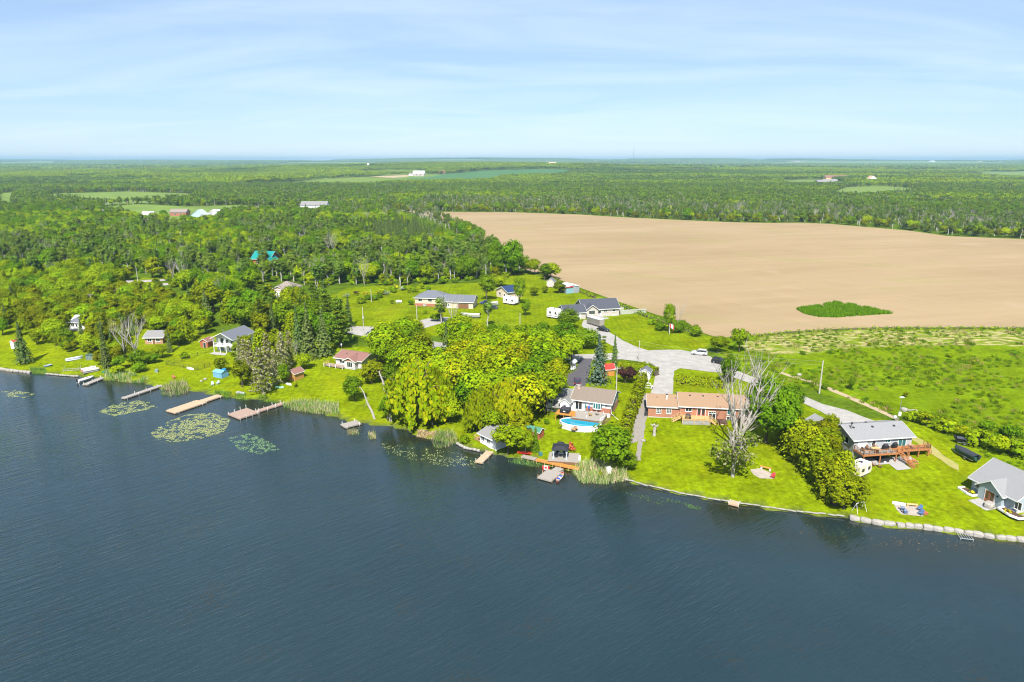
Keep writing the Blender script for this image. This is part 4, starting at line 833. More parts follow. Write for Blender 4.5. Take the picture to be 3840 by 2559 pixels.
# ------------------------------------------------------------------ buildings
def brickmat(name, a, b_, mortar, sx=1.):
    m = bpy.data.materials.new(name); m.use_nodes = True; t = m.node_tree; bs = t.nodes['Principled BSDF']; bs.inputs['Roughness'].default_value = .9
    tc = N(t, 'ShaderNodeTexCoord'); mp = N(t, 'ShaderNodeMapping'); mp.inputs['Rotation'].default_value = (R(90), 0, 0); t.links.new(tc.outputs['Object'], mp.inputs[0])
    br = N(t, 'ShaderNodeTexBrick', Scale=4.*sx); a, b_, mortar = [tuple(c*.9 for c in q) for q in (a, b_, mortar)]; br.inputs['Color1'].default_value = (*a, 1); br.inputs['Color2'].default_value = (*b_, 1); br.inputs['Mortar'].default_value = (*mortar, 1); br.inputs['Mortar Size'].default_value = .012
    t.links.new(mp.outputs[0], br.inputs['Vector']); no = N(t, 'ShaderNodeTexNoise', Scale=1.2, Detail=4.); t.links.new(tc.outputs['Object'], no.inputs['Vector'])
    mr = N(t, 'ShaderNodeMapRange'); mr.inputs[3].default_value = .75; mr.inputs[4].default_value = 1.25; t.links.new(no.outputs[0], mr.inputs[0])
    sc = N(t, 'ShaderNodeVectorMath', _operation='SCALE'); t.links.new(br.outputs[0], sc.inputs[0]); t.links.new(mr.outputs[0], sc.inputs['Scale']); t.links.new(sc.outputs[0], bs.inputs['Base Color']); return m
def siding(name, a, pitch=.22):
    """painted clapboard: fine shadow lines at each board"""
    m = bpy.data.materials.new(name); m.use_nodes = True; t = m.node_tree; bs = t.nodes['Principled BSDF']; bs.inputs['Roughness'].default_value = .7
    tc = N(t, 'ShaderNodeTexCoord'); wv = N(t, 'ShaderNodeTexWave', Scale=1/(pitch*6.283)*3.14, _wave_type='BANDS', _bands_direction='Z', _wave_profile='SAW'); t.links.new(tc.outputs['Object'], wv.inputs['Vector'])
    no = N(t, 'ShaderNodeTexNoise', Scale=.8, Detail=4.); t.links.new(tc.outputs['Object'], no.inputs['Vector'])
    mr = N(t, 'ShaderNodeMapRange'); mr.inputs[3].default_value = .88; mr.inputs[4].default_value = 1.1; t.links.new(no.outputs[0], mr.inputs[0])
    cc = N(t, 'ShaderNodeRGB'); cc.outputs[0].default_value = (*a, 1); sc = N(t, 'ShaderNodeVectorMath', _operation='SCALE'); t.links.new(cc.outputs[0], sc.inputs[0]); t.links.new(mr.outputs[0], sc.inputs['Scale']); t.links.new(sc.outputs[0], bs.inputs['Base Color'])
    bp = N(t, 'ShaderNodeBump', Strength=.5, Distance=.03); t.links.new(wv.outputs[0], bp.inputs['Height']); t.links.new(bp.outputs[0], bs.inputs['Normal']); return m
def shingle(name, a, b_):
    m = mat(name, a, .95, 0, 9., col2=b_, bump=.4, spec=.15); return m
S_TAN = shingle('tan_shingle', (.235, .145, .085), (.36, .245, .16)); S_BROWN = shingle('brown_shingle', (.15, .12, .095), (.26, .21, .17)); S_GREY = shingle('grey_shingle', (.19, .19, .195), (.30, .30, .305))
S_DARK = shingle('charcoal_shingle', (.045, .05, .065), (.10, .105, .125)); S_NAVY = shingle('navy_metal', (.02, .04, .10), (.03, .06, .14)); S_RED = shingle('reddish_shingle', (.20, .10, .085), (.28, .15, .125)); S_TEAL = mat('teal_metal', (.01, .23, .20), .4, .15, 1.); S_MID = shingle('slate_shingle', (.11, .12, .14), (.17, .18, .21))
S_TAUPE = shingle('taupe_shingle', (.20, .165, .14), (.29, .25, .215)); S_PALE = shingle('pale_shingle', (.19, .185, .18), (.27, .265, .26)); S_LICHEN = shingle('lichen_shingle', (.16, .16, .15), (.27, .265, .245))
BRICK = brickmat('orange_brick', (.38, .155, .085), (.31, .12, .065), (.36, .26, .19)); REDB = brickmat('red_brick', (.36, .125, .07), (.29, .10, .06), (.36, .24, .18)); TANB = brickmat('tan_brick', (.44, .32, .21), (.38, .27, .18), (.42, .36, .28))
WHITEW = siding('white_siding', (.74, .74, .73)); GREYW = siding('grey_siding', (.34, .355, .365)); TAUPEW = siding('taupe_siding', (.40, .36, .33)); BLUEW = siding('blue_grey_siding', (.30, .36, .39)); TANW = siding('tan_siding', (.52, .43, .32)); YELW = siding('yellow_siding', (.60, .40, .16))
ORANGEW = mat('orange_stain', (.50, .22, .045), .7, .15, 2., sc3=(1, 1, 6)); DECKO = mat('cedar_stain', (.40, .165, .06), .7, .2, 3., sc3=(6, 1, 1)); GREYDK = mat('weathered_deck', (.31, .28, .245), .9, .15, 3., sc3=(8, 1, 1)); BROWNW = mat('brown_wood', (.20, .10, .05), .8, .2, 3.); REDW = mat('red_stain', (.36, .11, .05), .8, .2, 2.)
TIMB = mat('new_timber', (.55, .36, .16), .8, .15, 4.); BLACK = mat('black_plastic', (.02, .02, .022), .5); STEEL = mat('galvanised', (.5, .5, .5), .35, .1, 2., metal=.8); WHITEP = mat('white_paint', (.80, .80, .79), .45, .04, 2.)
FOUND = mat('foundation', (.47, .45, .42), .9, .12, 1.5); DOORM = mat('brown_door', (.32, .12, .045), .5, .25, 2., sc3=(5, 1, 1)); TEALG = mat('teal_glass', (.02, .13, .14), .08, .3, 1.5, spec=.8); CHAR = mat('charcoal_cover', (.035, .037, .045), .7, .2, 2.)

class House:
    def __init__(s, name, a, b, label, cat='house', L=None, group=None, dz=0.):
        A, B = G(*a), G(*b); s.rz = math.atan2(B.y-A.y, B.x-A.x); s.L = (B-A).xy.length; s.r = empty(name, A+Vector((0, 0, dz)), s.rz, label, cat, group)
    def p(s, name, mb, m=None, par=None): return mb.build(name, m, par or s.r)
    def walls(s, x0, x1, y0, y1, ze, rise, m, axis='x', z0=-.6, name='wall'):
        xm, ym = (x0+x1)/2, (y0+y1)/2; mb = MB()
        v = [(x0,y0,z0),(x1,y0,z0),(x1,y1,z0),(x0,y1,z0),(x0,y0,ze),(x1,y0,ze),(x1,y1,ze),(x0,y1,ze)]
        if axis == 'x': v += [(x0,ym,ze+rise),(x1,ym,ze+rise)]; f = [(0,1,5,4),(2,3,7,6),(1,2,6,9,5),(3,0,4,8,7),(4,5,9,8),(6,7,8,9),(0,3,2,1)]
        elif axis == 'y': v += [(xm,y0,ze+rise),(xm,y1,ze+rise)]; f = [(1,2,6,5),(3,0,4,7),(0,1,5,8,4),(2,3,7,9,6),(5,6,9,8),(7,4,8,9),(0,3,2,1)]
        else: f = [(0,1,5,4),(2,3,7,6),(1,2,6,5),(3,0,4,7),(4,5,6,7),(0,3,2,1)]
        mb.add(v, f); return s.p(name, mb, m)
    def roof(s, x0, x1, y0, y1, ze, rise, m, axis='x', oh=.4, th=.16, fascia=TRIM, name='roof'):
        if axis == 'x': a0, a1, lo, hi = x0-oh, x1+oh, y0, y1
        else: a0, a1, lo, hi = y0-oh, y1+oh, x0, x1
        mid = (lo+hi)/2; sl = rise/(mid-lo); dz = oh*sl; up = .04
        pr = [(lo-oh, ze-dz+up), (mid, ze+rise+up), (hi+oh, ze-dz+up), (hi+oh, ze-dz+up+th), (mid, ze+rise+up+th), (lo-oh, ze-dz+up+th)]
        f3 = (lambda a, q: (a, q[0], q[1])) if axis == 'x' else (lambda a, q: (q[0], a, q[1]))
        mb = MB().loft([[f3(a, q) for q in pr] for a in (a0, a1)]); ro = s.p(name, mb, m)
        if fascia:
            fb = MB(); e = .03
            for q in (pr[0], pr[2]):
                sg = -1 if q is pr[0] else 1
                fb.loft([[f3(a, (q[0]+sg*.01, q[1]-.06)), f3(a, (q[0]+sg*.06, q[1]-.06)), f3(a, (q[0]+sg*.06, q[1]+th*.9)), f3(a, (q[0]+sg*.01, q[1]+th*.9))] for a in (a0-.02, a1+.02)])
            for a in (a0-.05, a1+.01):
                for q, w in ((pr[0], pr[1]), (pr[1], pr[2])):
                    fb.loft([[f3(aa, (k[0], k[1]-.05)), f3(aa, (k[0], k[1]+th*.92))] [::1] + [f3(aa, (k[0], k[1]+th*.92))][:0] for k in (q, w) for aa in ()] or [[f3(a, (q[0], q[1]-.05)), f3(a+.04, (q[0], q[1]-.05)), f3(a+.04, (q[0], q[1]+th*.9)), f3(a, (q[0], q[1]+th*.9))], [f3(a, (w[0], w[1]-.05)), f3(a+.04, (w[0], w[1]-.05)), f3(a+.04, (w[0], w[1]+th*.9)), f3(a, (w[0], w[1]+th*.9))]])
            fb.build('fascia', fascia, ro)
        return ro
    def hip(s, x0, x1, y0, y1, ze, rise, m, oh=.45, fascia=TRIM, inset=None):
        w = min(x1-x0, y1-y0)/2+oh if inset is None else inset; X0, X1, Y0, Y1 = x0-oh, x1+oh, y0-oh, y1+oh; z = ze-.05; t = z+.16
        if (x1-x0) >= (y1-y0): R0, R1 = (X0+w, (Y0+Y1)/2, t+rise), (X1-w, (Y0+Y1)/2, t+rise)
        else: R0, R1 = ((X0+X1)/2, Y0+w, t+rise), ((X0+X1)/2, Y1-w, t+rise)
        mb = MB(); v = [(X0,Y0,t),(X1,Y0,t),(X1,Y1,t),(X0,Y1,t),R0,R1]
        f = [(0,1,5,4),(1,2,5),(2,3,4,5),(3,0,4),(0,3,2,1)] if (x1-x0) >= (y1-y0) else [(0,1,4),(1,2,5,4),(2,3,5),(3,0,4,5),(0,3,2,1)]
        mb.add(v, f); ro = s.p('roof', mb, m)
        if fascia: MB().box(X0-.02, X1+.02, Y0-.02, Y1+.02, z-.06, t-.01).build('fascia', fascia, ro)
        return ro
    def place(s, o, side, u, d):
        """put o on a wall: u along the wall, d the wall's plane"""
        o.location, o.rotation_euler = {'f': (Vector((u, d, 0)), (0, 0, 0)), 'b': (Vector((u, d, 0)), (0, 0, math.pi)), 'l': (Vector((d, u, 0)), (0, 0, -math.pi/2)), 'r': (Vector((d, u, 0)), (0, 0, math.pi/2))}[side]; return o
    def win(s, side, u, d, z, w, h, mun=(2, 1), m=GLASS, fm=TRIM, name='window', f=.09, sill=True):
        mb = MB(); x0, x1 = -w/2, w/2
        mb.box(x0-f, x1+f, -.07, .02, z-f, z); mb.box(x0-f, x1+f, -.07, .02, z+h, z+h+f); mb.box(x0-f, x0, -.065, .02, z, z+h); mb.box(x1, x1+f, -.065, .02, z, z+h)
        for i in range(1, mun[0]): xx = x0+w*i/mun[0]; mb.box(xx-.03, xx+.03, -.055, .01, z, z+h)
        for i in range(1, mun[1]): zz_ = z+h*i/mun[1]; mb.box(x0, x1, -.052, .01, zz_-.025, zz_+.025)
        o = s.place(mb.build(name, fm, s.r), side, u, d); MB().box(x0, x1, -.03, .015, z, z+h).build('pane', m, o)
        if sill: MB().box(x0-f-.05, x1+f+.05, -.13, -.071, z-f-.04, z-f+.02).build('sill', fm, o)
        return o
    def door(s, side, u, d, z, w, h, m=WHITEP, glass=None, fm=TRIM, name='door', f=.1):
        o = s.place(MB().box(-w/2, w/2, -.05, .02, z, z+h).build(name, m, s.r), side, u, d); mb = MB()
        mb.box(-w/2-f, -w/2, -.07, .02, z, z+h+f); mb.box(w/2, w/2+f, -.07, .02, z, z+h+f); mb.box(-w/2, w/2, -.07, .02, z+h, z+h+f); mb.build('frame', fm, o)
        if glass: MB().box(-w/2+.12, w/2-.12, -.06, -.04, z+h*glass, z+h-.14).build('pane', GLASS, o)
        MB().box(w/2-.16, w/2-.1, -.12, -.05, z+h*.46, z+h*.50).build('handle', STEEL, o); return o
    def vent(s, x, y, z, m=CHAR, par=None): return MB().box(x-.2, x+.2, y-.2, y+.2, z-.12, z+.16).build('roof_vent', m, par or s.r)
    def pipe(s, x, y, z0, z1, r=.14, m=STEEL):
        o = MB().tube([(x, y, z0), (x, y, z1)], r, 8).build('chimney_pipe', m, s.r); MB().tube([(x, y, z1), (x, y, z1+.15)], [r*1.5, r*1.5], 8).build('cap', CHAR, o); return o
def planks(x0, x1, y0, y1, z, m, par, along='x', w=.14, th=.05, name='decking'):
    mb = MB(); n = max(1, int(round(((y1-y0) if along == 'x' else (x1-x0))/w))); st = ((y1-y0) if along == 'x' else (x1-x0))/n
    for i in range(n):
        if along == 'x': mb.box(x0, x1, y0+i*st+.008, y0+(i+1)*st-.008, z-th, z)
        else: mb.box(x0+i*st+.008, x0+(i+1)*st-.008, y0, y1, z-th, z)
    return mb.build(name, m, par)
def railing(par, p, q, z, m, h=1.0, n=None, name='railing', infill=None, both=True):
    p = Vector((*p, z)); q = Vector((*q, z)); L = (q-p).length; n = n or max(1, int(L/1.4)); mb = MB()
    mb.bar(p+Vector((0, 0, h)), q+Vector((0, 0, h)), .10, .06); mb.bar(p+Vector((0, 0, .12)), q+Vector((0, 0, .12)), .05, .05)
    for i in range(n+1):
        c_ = p.lerp(q, i/n); mb.box(c_.x-.05, c_.x+.05, c_.y-.05, c_.y+.05, c_.z, c_.z+h)
    o = mb.build(name, m, par)
    if infill:
        b2 = MB(); k = int(L/.25)
        for i in range(k): c_ = p.lerp(q, (i+.5)/k); b2.box(c_.x-.018, c_.x+.018, c_.y-.018, c_.y+.018, c_.z+.12, c_.z+h-.02)
        b2.build('balusters', infill, o)
    return o
def stairs(par, top, bot, w, m, name='stairs', open_=True):
    """straight flight from top to bottom (local points), width w"""
    a = Vector(top); b = Vector(bot); d = b-a; run = Vector((d.x, d.y, 0)); n = max(2, int(abs(d.z)/.19)); sd_ = Vector((-run.y, run.x, 0)).normalized()*w/2; mb = MB()
    for i in range(n): c_ = a+d*((i+.7)/n); mb.bar(c_-sd_, c_+sd_, run.length/n*.9, .05)
    for sg in (-1, 1): mb.bar(a+sd_*sg, b+sd_*sg, .06, .24)
    o = mb.build(name, m, par); rb = MB()
    for sg in (-1, 1):
        rb.bar(a+sd_*sg+Vector((0, 0, .95)), b+sd_*sg+Vector((0, 0, .95)), .08, .06)
        for k in range(4): c_ = a.lerp(b, k/3)+sd_*sg; rb.bar(c_, c_+Vector((0, 0, .95)), .08, .08)
    rb.build('handrail', m, o); return o

# -- brick bungalow with the wide tan roof
h = House('brick_bungalow', (2429,1565), (2756,1576), 'long orange brick bungalow with two level tan shingle roof and rear deck'); r = h.r
h.walls(0, 7.1, 0, 8.2, 2.75, 1.5, BRICK, name='garage_wall'); h.p('foundation', MB().box(-.03, 7.0, -.03, 8.1, -.7, .22), FOUND); h.roof(0, 7.15, 0, 8.2, 2.75, 1.5, S_TAN, oh=.35, name='garage_roof')
h.walls(7.1, 22.8, -.35, 8.9, 3.25, 1.65, BRICK, z0=-.9); ro = h.roof(7.15, 22.8, -.35, 8.9, 3.25, 1.65, S_TAN, oh=.4)
for x in (2.4, 4.7): h.win('f', x, 0, 1.15, 1.0, 1.35, (3, 4))
h.win('f', 9.1, -.35, 2.1, 1.35, .85, (2, 1)); h.win('f', 18.6, -.35, 1.75, 1.7, 1.2, (1, 1), TEALG); h.win('f', 18.5, -.35, .05, 1.6, 1.15, (3, 2)); h.win('f', 21.2, -.35, 1.8, 1.2, 1.1, (2, 1))
for x in (11.45, 12.4): h.door('f', x, -.35, 1.12, .8, 1.9, mat('red_door', (.40, .10, .06), .5), .12)
pd = h.door('f', 14.4, -.35, -.1, 1.5, 1.85, GLASS, None, TRIM, 'patio_door'); h.win('f', 14.4, -.35, 1.88, 1.5, .3, (3, 1), name='transom', sill=False)
MB().box(-.05, .05, -.075, -.04, -.1, 1.75).build('mullion', TRIM, pd)
for x in (2.1, 6.4): h.vent(x, 3.0, 3.9)
for x in (9.6, 12.6, 15.9, 18.4): h.vent(x, 3.2, 4.65)
h.pipe(4.3, 2.4, 3.4, 4.9, .16, WHITEP); h.p('gate', MB().box(-.75, -.05, .6, .68, -.3, 1.9), CHAR)
planks(7.4, 13.6, -3.5, -.4, 1.12, TIMB, r); sk = h.p('deck_skirt', MB().box(7.5, 13.5, -3.44, -3.40, -1.0, 1.06), mat('grey_skirt', (.30, .29, .275), .95, .2, 2.))
h.p('deck_skirt', MB().box(7.5, 7.54, -3.4, -.4, -1.0, 1.06), MATS['grey_skirt']); h.p('deck_skirt', MB().box(13.46, 13.5, -3.4, -.4, -1.0, 1.06), MATS['grey_skirt'])
for x in (7.45, 10.1, 12.2, 13.55): h.p('deck_post', MB().box(x-.07, x+.07, -3.56, -3.45, -1.1, 1.1), TIMB)
railing(r, (7.45, -3.45), (13.55, -3.45), 1.12, TIMB, .95, 5, infill=TIMB); railing(r, (7.45, -3.4), (7.45, -2.3), 1.12, TIMB, .95, 1, infill=TIMB)
stairs(r, (7.3, -1.5, 1.1), (5.3, -1.5, -.15), 1.2, TIMB); stairs(r, (13.6, -2.7, 1.1), (15.5, -2.7, -.3), 1.1, TIMB)
R0 = r.matrix_basis.copy() if False else Matrix.Translation(r.location) @ Matrix.Rotation(h.rz, 4, 'Z')
def onto(hh, x, y, z): return Matrix.Translation(hh.r.location) @ Matrix.Rotation(hh.rz, 4, 'Z') @ Vector((x, y, z))
def hot_tub(loc, rz, w, d, hgt, label, m1, m2):
    r = empty('hot_tub', loc, rz, label, 'hot tub'); mb = MB()
    mb.loft([[(-w/2*s_, -d/2*s_, z), (w/2*s_, -d/2*s_, z), (w/2*s_, d/2*s_, z), (-w/2*s_, d/2*s_, z)] for z, s_ in ((0, .97), (hgt*.15, 1), (hgt*.8, 1))]); mb.build('cabinet', m1, r)
    c_ = MB(); c_.loft([[(-w/2*s_, -d/2*s_, z), (w/2*s_, -d/2*s_, z), (w/2*s_, d/2*s_, z), (-w/2*s_, d/2*s_, z)] for z, s_ in ((hgt*.8+.005, 1.04), (hgt*.95, 1.05), (hgt, .96))]); cv = c_.build('cover', m2, r)
    MB().box(-w/2, w/2, -.03, .03, hgt+.002, hgt+.03).build('hinge', m1, cv); MB().box(-.25, .25, -d/2-.02, -d/2-.001, hgt*.35, hgt*.6).build('badge', WHITEP, r); return r
hot_tub(onto(h, 16.4, -2.0, -.45), h.rz, 2.1, 1.9, 1.25, 'brown covered hot tub on the patio of the brick bungalow', BROWNW, mat('brown_cover', (.10, .06, .045), .6, .2, 2.))
def grill(loc, rz, label):
    r = empty('barbecue', loc, rz, label, 'barbecue'); MB().box(-.65, .65, -.28, .28, .1, .82).build('cabinet', BLACK, r)
    MB().loft([[(-.42, -.28, .83), (.42, -.28, .83), (.42, .28, .83), (-.42, .28, .83)], [(-.42, -.26, 1.05), (.42, -.26, 1.05), (.42, .26, 1.05), (-.42, .26, 1.05)], [(-.38, -.12, 1.2), (.38, -.12, 1.2), (.38, .12, 1.2), (-.38, .12, 1.2)]]).build('lid', CHAR, r)
    for x in (-.55, .55): MB().box(x-.05, x+.05, -.25, .25, 0, .1).build('foot', BLACK, r)
    return r
grill(onto(h, 8.8, -2.6, 1.12), h.rz, 'black barbecue on the deck of the brick bungalow')

# -- white and brick house with the pool
h = House('white_brick_house', (2145,1551), (2284,1568), 'white house with brick base, brown roof and bow window beside the oval pool'); r = h.r
h.walls(0, 9.2, 0, 8.2, 3.7, 1.75, WHITEW, z0=-1.); h.roof(0, 9.2, 0, 8.2, 3.7, 1.75, S_BROWN, oh=.5)
h.p('brick_band', MB().box(3.3, 9.24, -.05, .02, 1.2, 2.35), REDB); h.p('brick_band', MB().box(9.2, 9.25, -.05, 8.2, -.6, 2.3), REDB); h.p('gable_cladding', MB().add([(9.215,-.02,2.3),(9.215,8.2,2.3),(9.215,8.2,3.7),(9.215,4.1,5.4),(9.215,-.02,3.7)], [(0,1,2,3,4)]).add([(9.23,-.02,2.3),(9.23,8.2,2.3),(9.23,8.2,3.7),(9.23,4.1,5.4),(9.23,-.02,3.7)], [(0,1,2,3,4)]), mat('pale_green_siding', (.46, .50, .44), .8, .1, 1.))
h.walls(-6.2, -.02, -.3, 7.4, 3.2, 1.5, WHITEW, z0=-1., name='wing_wall'); h.roof(-6.2, .0, -.3, 7.4, 3.2, 1.5, S_LICHEN, oh=.35, name='wing_roof')
h.walls(-2.3, -.1, -2.2, 1.6, 3.35, .85, WHITEW, 'y', z0=-1., name='porch_wall'); h.roof(-2.3, -.1, -2.2, 2.6, 3.35, .85, S_LICHEN, 'y', oh=.25, name='porch_roof')
h.p('awning', MB().loft([[(-4.4,-1.9,1.6),(-2.5,-1.9,1.6),(-2.5,-1.9,1.68),(-4.4,-1.9,1.68)],[(-4.4,-.3,3.0),(-2.5,-.3,3.0),(-2.5,-.3,3.08),(-4.4,-.3,3.08)]]), S_LICHEN)
b = MB(); bw = [(4.9,-.02),(5.2,-.55),(6.9,-.55),(7.2,-.02)]; b.prism(bw, 1.95, 2.15); b.prism([(4.9,-.02),(5.2,-.5),(6.9,-.5),(7.2,-.02)], 3.5, 3.62)
for x, y in ((5.2,-.52),(5.75,-.53),(6.35,-.53),(6.9,-.52)): b.box(x-.06, x+.06, y, y+.1, 2.15, 3.5)
bo = h.p('bow_window', b, TRIM); MB().loft([[(x, y+.05, 2.15) for x, y in bw]+[(6.1, .05, 2.15)], [(x, y+.05, 3.5) for x, y in bw]+[(6.1, .05, 3.5)]]).build('pane', TEALG, bo)
pdr = h.door('f', 1.6, 0, 1.35, 1.5, 2.1, GLASS, None, TRIM, 'patio_door'); MB().box(-.05, .05, -.075, -.04, 1.35, 3.4).build('mullion', TRIM, pdr)
h.win('f', 8.2, 0, 2.75, .55, .5, (1, 3)); h.win('f', -5.3, -.3, 2.1, .9, .7, (2, 1)); h.win('f', -5.5, -.3, .35, .7, .4, (2, 1)); h.win('f', -4.6, -.3, .35, .7, .4, (2, 1)); h.win('f', 5.6, 0, .65, .9, .3, (2, 1)); h.win('f', 7.2, 0, .65, .5, .3, (1, 1)); h.win('f', -1.2, -2.2, 1.9, .6, .8, (1, 2))
for x in (2., 4.2, 6.5, 8.6): h.vent(x, 3.2, 4.95, mat('light_vent', (.34, .31, .30), .6))
ch = h.p('chimney', MB().box(.35, 1.0, 3.1, 3.8, 4.3, 6.0), mat('patched_stone', (.48, .36, .30), .9, .3, 3.)); MB().box(.28, 1.07, 3.03, 3.87, 6.0, 6.1).build('cap', CONC, ch)
h.p('downpipe', MB().tube([(9.3, -.3, 3.5), (9.5, -.2, 1.3), (11.4, -1.2, .4)], .07, 6), TRIM)
planks(1.3, 8.6, -5.4, -.1, 1.12, GREYDK, r, 'x', .15); h.p('deck_frame', MB().box(1.4, 8.5, -5.35, -.2, -.8, 1.04), BROWNW)
planks(-2.6, 1.2, -5.0, -2.3, 1.55, ORANGEW, r, 'x', .15); h.p('deck_beam', MB().box(-2.6, 1.2, -5.05, -4.95, 1.3, 1.51), ORANGEW)
for x, y in ((-2.5, -4.9), (-.6, -4.9), (1.1, -4.9), (-2.5, -2.5)): h.p('deck_post', MB().box(x-.07, x+.07, y-.07, y+.07, -.9, 1.5), ORANGEW)
h.p('deck_screen', MB().box(1.0, 2.1, -4.6, -4.52, 1.15, 2.5), ORANGEW)
hot_tub(onto(h, -.6, -3.6, 1.55), h.rz, 2.2, 1.9, 1.0, 'black hot tub raised on the orange stained deck', BLACK, CHAR)
h.p('deck_wall', MB().loft([[(7.6,-.6,1.12),(7.7,-.6,1.12),(7.7,-.6,1.75),(7.6,-.6,1.75)],[(8.5,-3.2,1.12),(8.6,-3.2,1.12),(8.6,-3.2,1.75),(8.5,-3.2,1.75)],[(8.0,-5.2,1.12),(8.1,-5.2,1.12),(8.1,-5.2,1.75),(8.0,-5.2,1.75)]]), WHITEP)
HP = h
def umbrella(loc, label, m, hgt=2.2, closed=True, rad=.3):
    r = empty('patio_umbrella', loc, 0, label, 'umbrella'); MB().tube([(0,0,0),(0,0,hgt)], .03, 6).build('pole', WHITEP, r); MB().tube([(0,0,0),(0,0,.08)], [.3,.25], 10).build('base', CONC, r)
    MB().tube([(0,0,hgt*.55),(0,0,hgt*.6),(0,0,hgt+.05)], [rad,rad*.9,.03], 8).build('canopy', m, r)
umbrella(onto(h, 3.6, -1.3, 1.12), 'closed teal umbrella on the pool deck', mat('teal_cloth', (.05, .16, .16), .9), 2.3)
umbrella(onto(h, 4.3, -.8, 1.12), 'blue folded umbrella beside the bow window', mat('blue_cloth', (.02, .10, .55), .9), 2.0)
def chair(loc, rz, label, m, group=None, cat='chair', name='patio_chair'):
    r = empty(name, loc, rz, label, cat, group); MB().box(-.3, .3, -.28, .3, .36, .42).build('seat', m, r); MB().loft([[(-.3, .24, .4), (.3, .24, .4), (.3, .3, .4), (-.3, .3, .4)], [(-.26, .42, .98), (.26, .42, .98), (.26, .47, .98), (-.26, .47, .98)]]).build('backrest', m, r)
    for x in (-.3, .3): MB().box(x-.06, x+.06, -.3, .32, .58, .63).build('armrest', m, r)
    for x in (-.29, .29):
        for y in (-.26, .24): MB().box(x-.03, x+.03, y-.03, y+.03, 0, .58 if y < 0 else .4).build('leg', m, r)
    return r
chair(onto(h, 6.6, -1.9, 1.12), .6, 'grey lounge chair on the weathered pool deck', GREYDK); chair(onto(h, 5.2, -2.9, 1.12), 2.5, 'tan slatted chair on the weathered pool deck', TIMB)
# fence of upright boards from the deck down past the pool
fr = empty('board_fence', onto(h, 9.3, -.6, 0), h.rz, 'weathered brown board fence beside the pool deck', 'fence')
for i in range(26):
    t_ = i/25; MB().box(-.07, .07, -.015, .015, -.8, 1.3-.15*t_).build('board', mat('old_board', (.26, .175, .105), .95, .3, 2., sc3=(1, 1, .3)), fr, (.2-1.2*t_, -.3-5.2*t_, 0), R(-78))
for z in (0, .9): MB().bar((.24, -.3, z), (-.96, -5.5, z), .04, .09).build('rail', MATS['old_board'], fr)
# oval pool
g = G(2176,1602); pr = empty('oval_pool', g, h.rz+R(4), 'oval above-ground pool of bright turquoise water with white wall', 'pool')
def oval(a, b_, n=40): return [(math.cos(2*math.pi*k/n)*a, math.sin(2*math.pi*k/n)*b_) for k in range(n)]
def ring(o1, o2, z0, z1):
    mb = MB(); n = len(o1); mb.add([(x, y, z0) for x, y in o1]+[(x, y, z1) for x, y in o1]+[(x, y, z1) for x, y in o2]+[(x, y, z0) for x, y in o2], [(k, (k+1) % n, n+(k+1) % n, n+k) for k in range(n)]+[(n+k, n+(k+1) % n, 2*n+(k+1) % n, 2*n+k) for k in range(n)]+[(2*n+k, 2*n+(k+1) % n, 3*n+(k+1) % n, 3*n+k) for k in range(n)]); return mb
ring(oval(4.7, 2.6), oval(4.6, 2.5), -.6, 1.15).build('pool_wall', mat('pool_wall', (.62, .62, .62), .5, .12, 1.5), pr); ring(oval(4.78, 2.68), oval(4.56, 2.46), 1.16, 1.24).build('rim', WHITEP, pr)
MB().prism(oval(4.58, 2.48), 1.02, 1.05).build('water', mat('pool_water', (.005, .27, .40), .05, .12, 1.2, spec=.6), pr)
for k in range(0, 40, 4):
    x, y = oval(4.75, 2.65)[k]; MB().box(-.07, .07, -.05, .05, -.5, 1.15).build('upright', WHITEP, pr, (x, y, 0), math.atan2(y, x)+math.pi/2)
ld = MB(); ld.bar((.9, 2.2, 1.3), (1.2, 1.5, .9), .4, .05); ld.bar((.9, 2.8, 1.9), (.9, 2.2, 1.3), .06, .06); ld.build('ladder', WHITEP, pr)

# -- grey house with the big deck
h = House('grey_deck_house', (3195,1719), (3412,1698), 'grey two storey house with grey shingle roof and raised cedar deck'); r = h.r; L = h.L
h.walls(0, L, 0, 8.2, 4.0, 1.5, GREYW, z0=-1.); h.roof(0, L, 0, 8.2, 4.0, 1.5, S_GREY, oh=.45)
h.walls(-2.2, 2.2, 6.0, 13.5, 3.0, 1.2, GREYW, 'y', name='garage_wall'); h.roof(-2.2, 2.2, 5.5, 13.5, 3.0, 1.2, S_GREY, 'y', name='garage_roof')
for x, y in ((1.6, 3.0), (5.8, 2.9), (10.6, 2.8), (6.0, 5.2), (3.0, 5.4)): h.vent(x, y, 4.0+1.5*(1-abs(y-4.1)/4.1)+.22)
h.pipe(1.0, 2.8, 4.9, 6.3, .15, STEEL)
d_ = h.door('f', 1.9, 0, 2.05, 1.8, 1.85, WHITEP, None, TRIM, 'patio_door'); MB().box(-.03, .03, -.075, -.04, 2.05, 3.85).build('mullion', TRIM, d_)
h.win('f', 4.35, 0, 2.5, .75, 1.25, (1, 1)); h.win('f', 7.4, 0, 3.0, 1.1, .75, (2, 1), TEALG); d_ = h.door('f', 10.7, 0, 2.05, 1.6, 1.85, TEALG, None, TRIM, 'patio_door'); MB().box(-.03, .03, -.075, -.04, 2.05, 3.85).build('mullion', TRIM, d_)
h.win('l', 2.2, 0, 2.4, 1.0, 1.3, (1, 1)); h.win('l', 5.0, 0, 2.4, 1.0, 1.3, (1, 1)); h.win('f', 3.2, 0, .4, 1.4, 1.1, (2, 1)); h.win('f', 9.2, 0, .4, 1.4, 1.1, (2, 1)); h.door('f', 6.2, 0, -.1, 1.6, 2., GLASS, None, TRIM, 'patio_door')
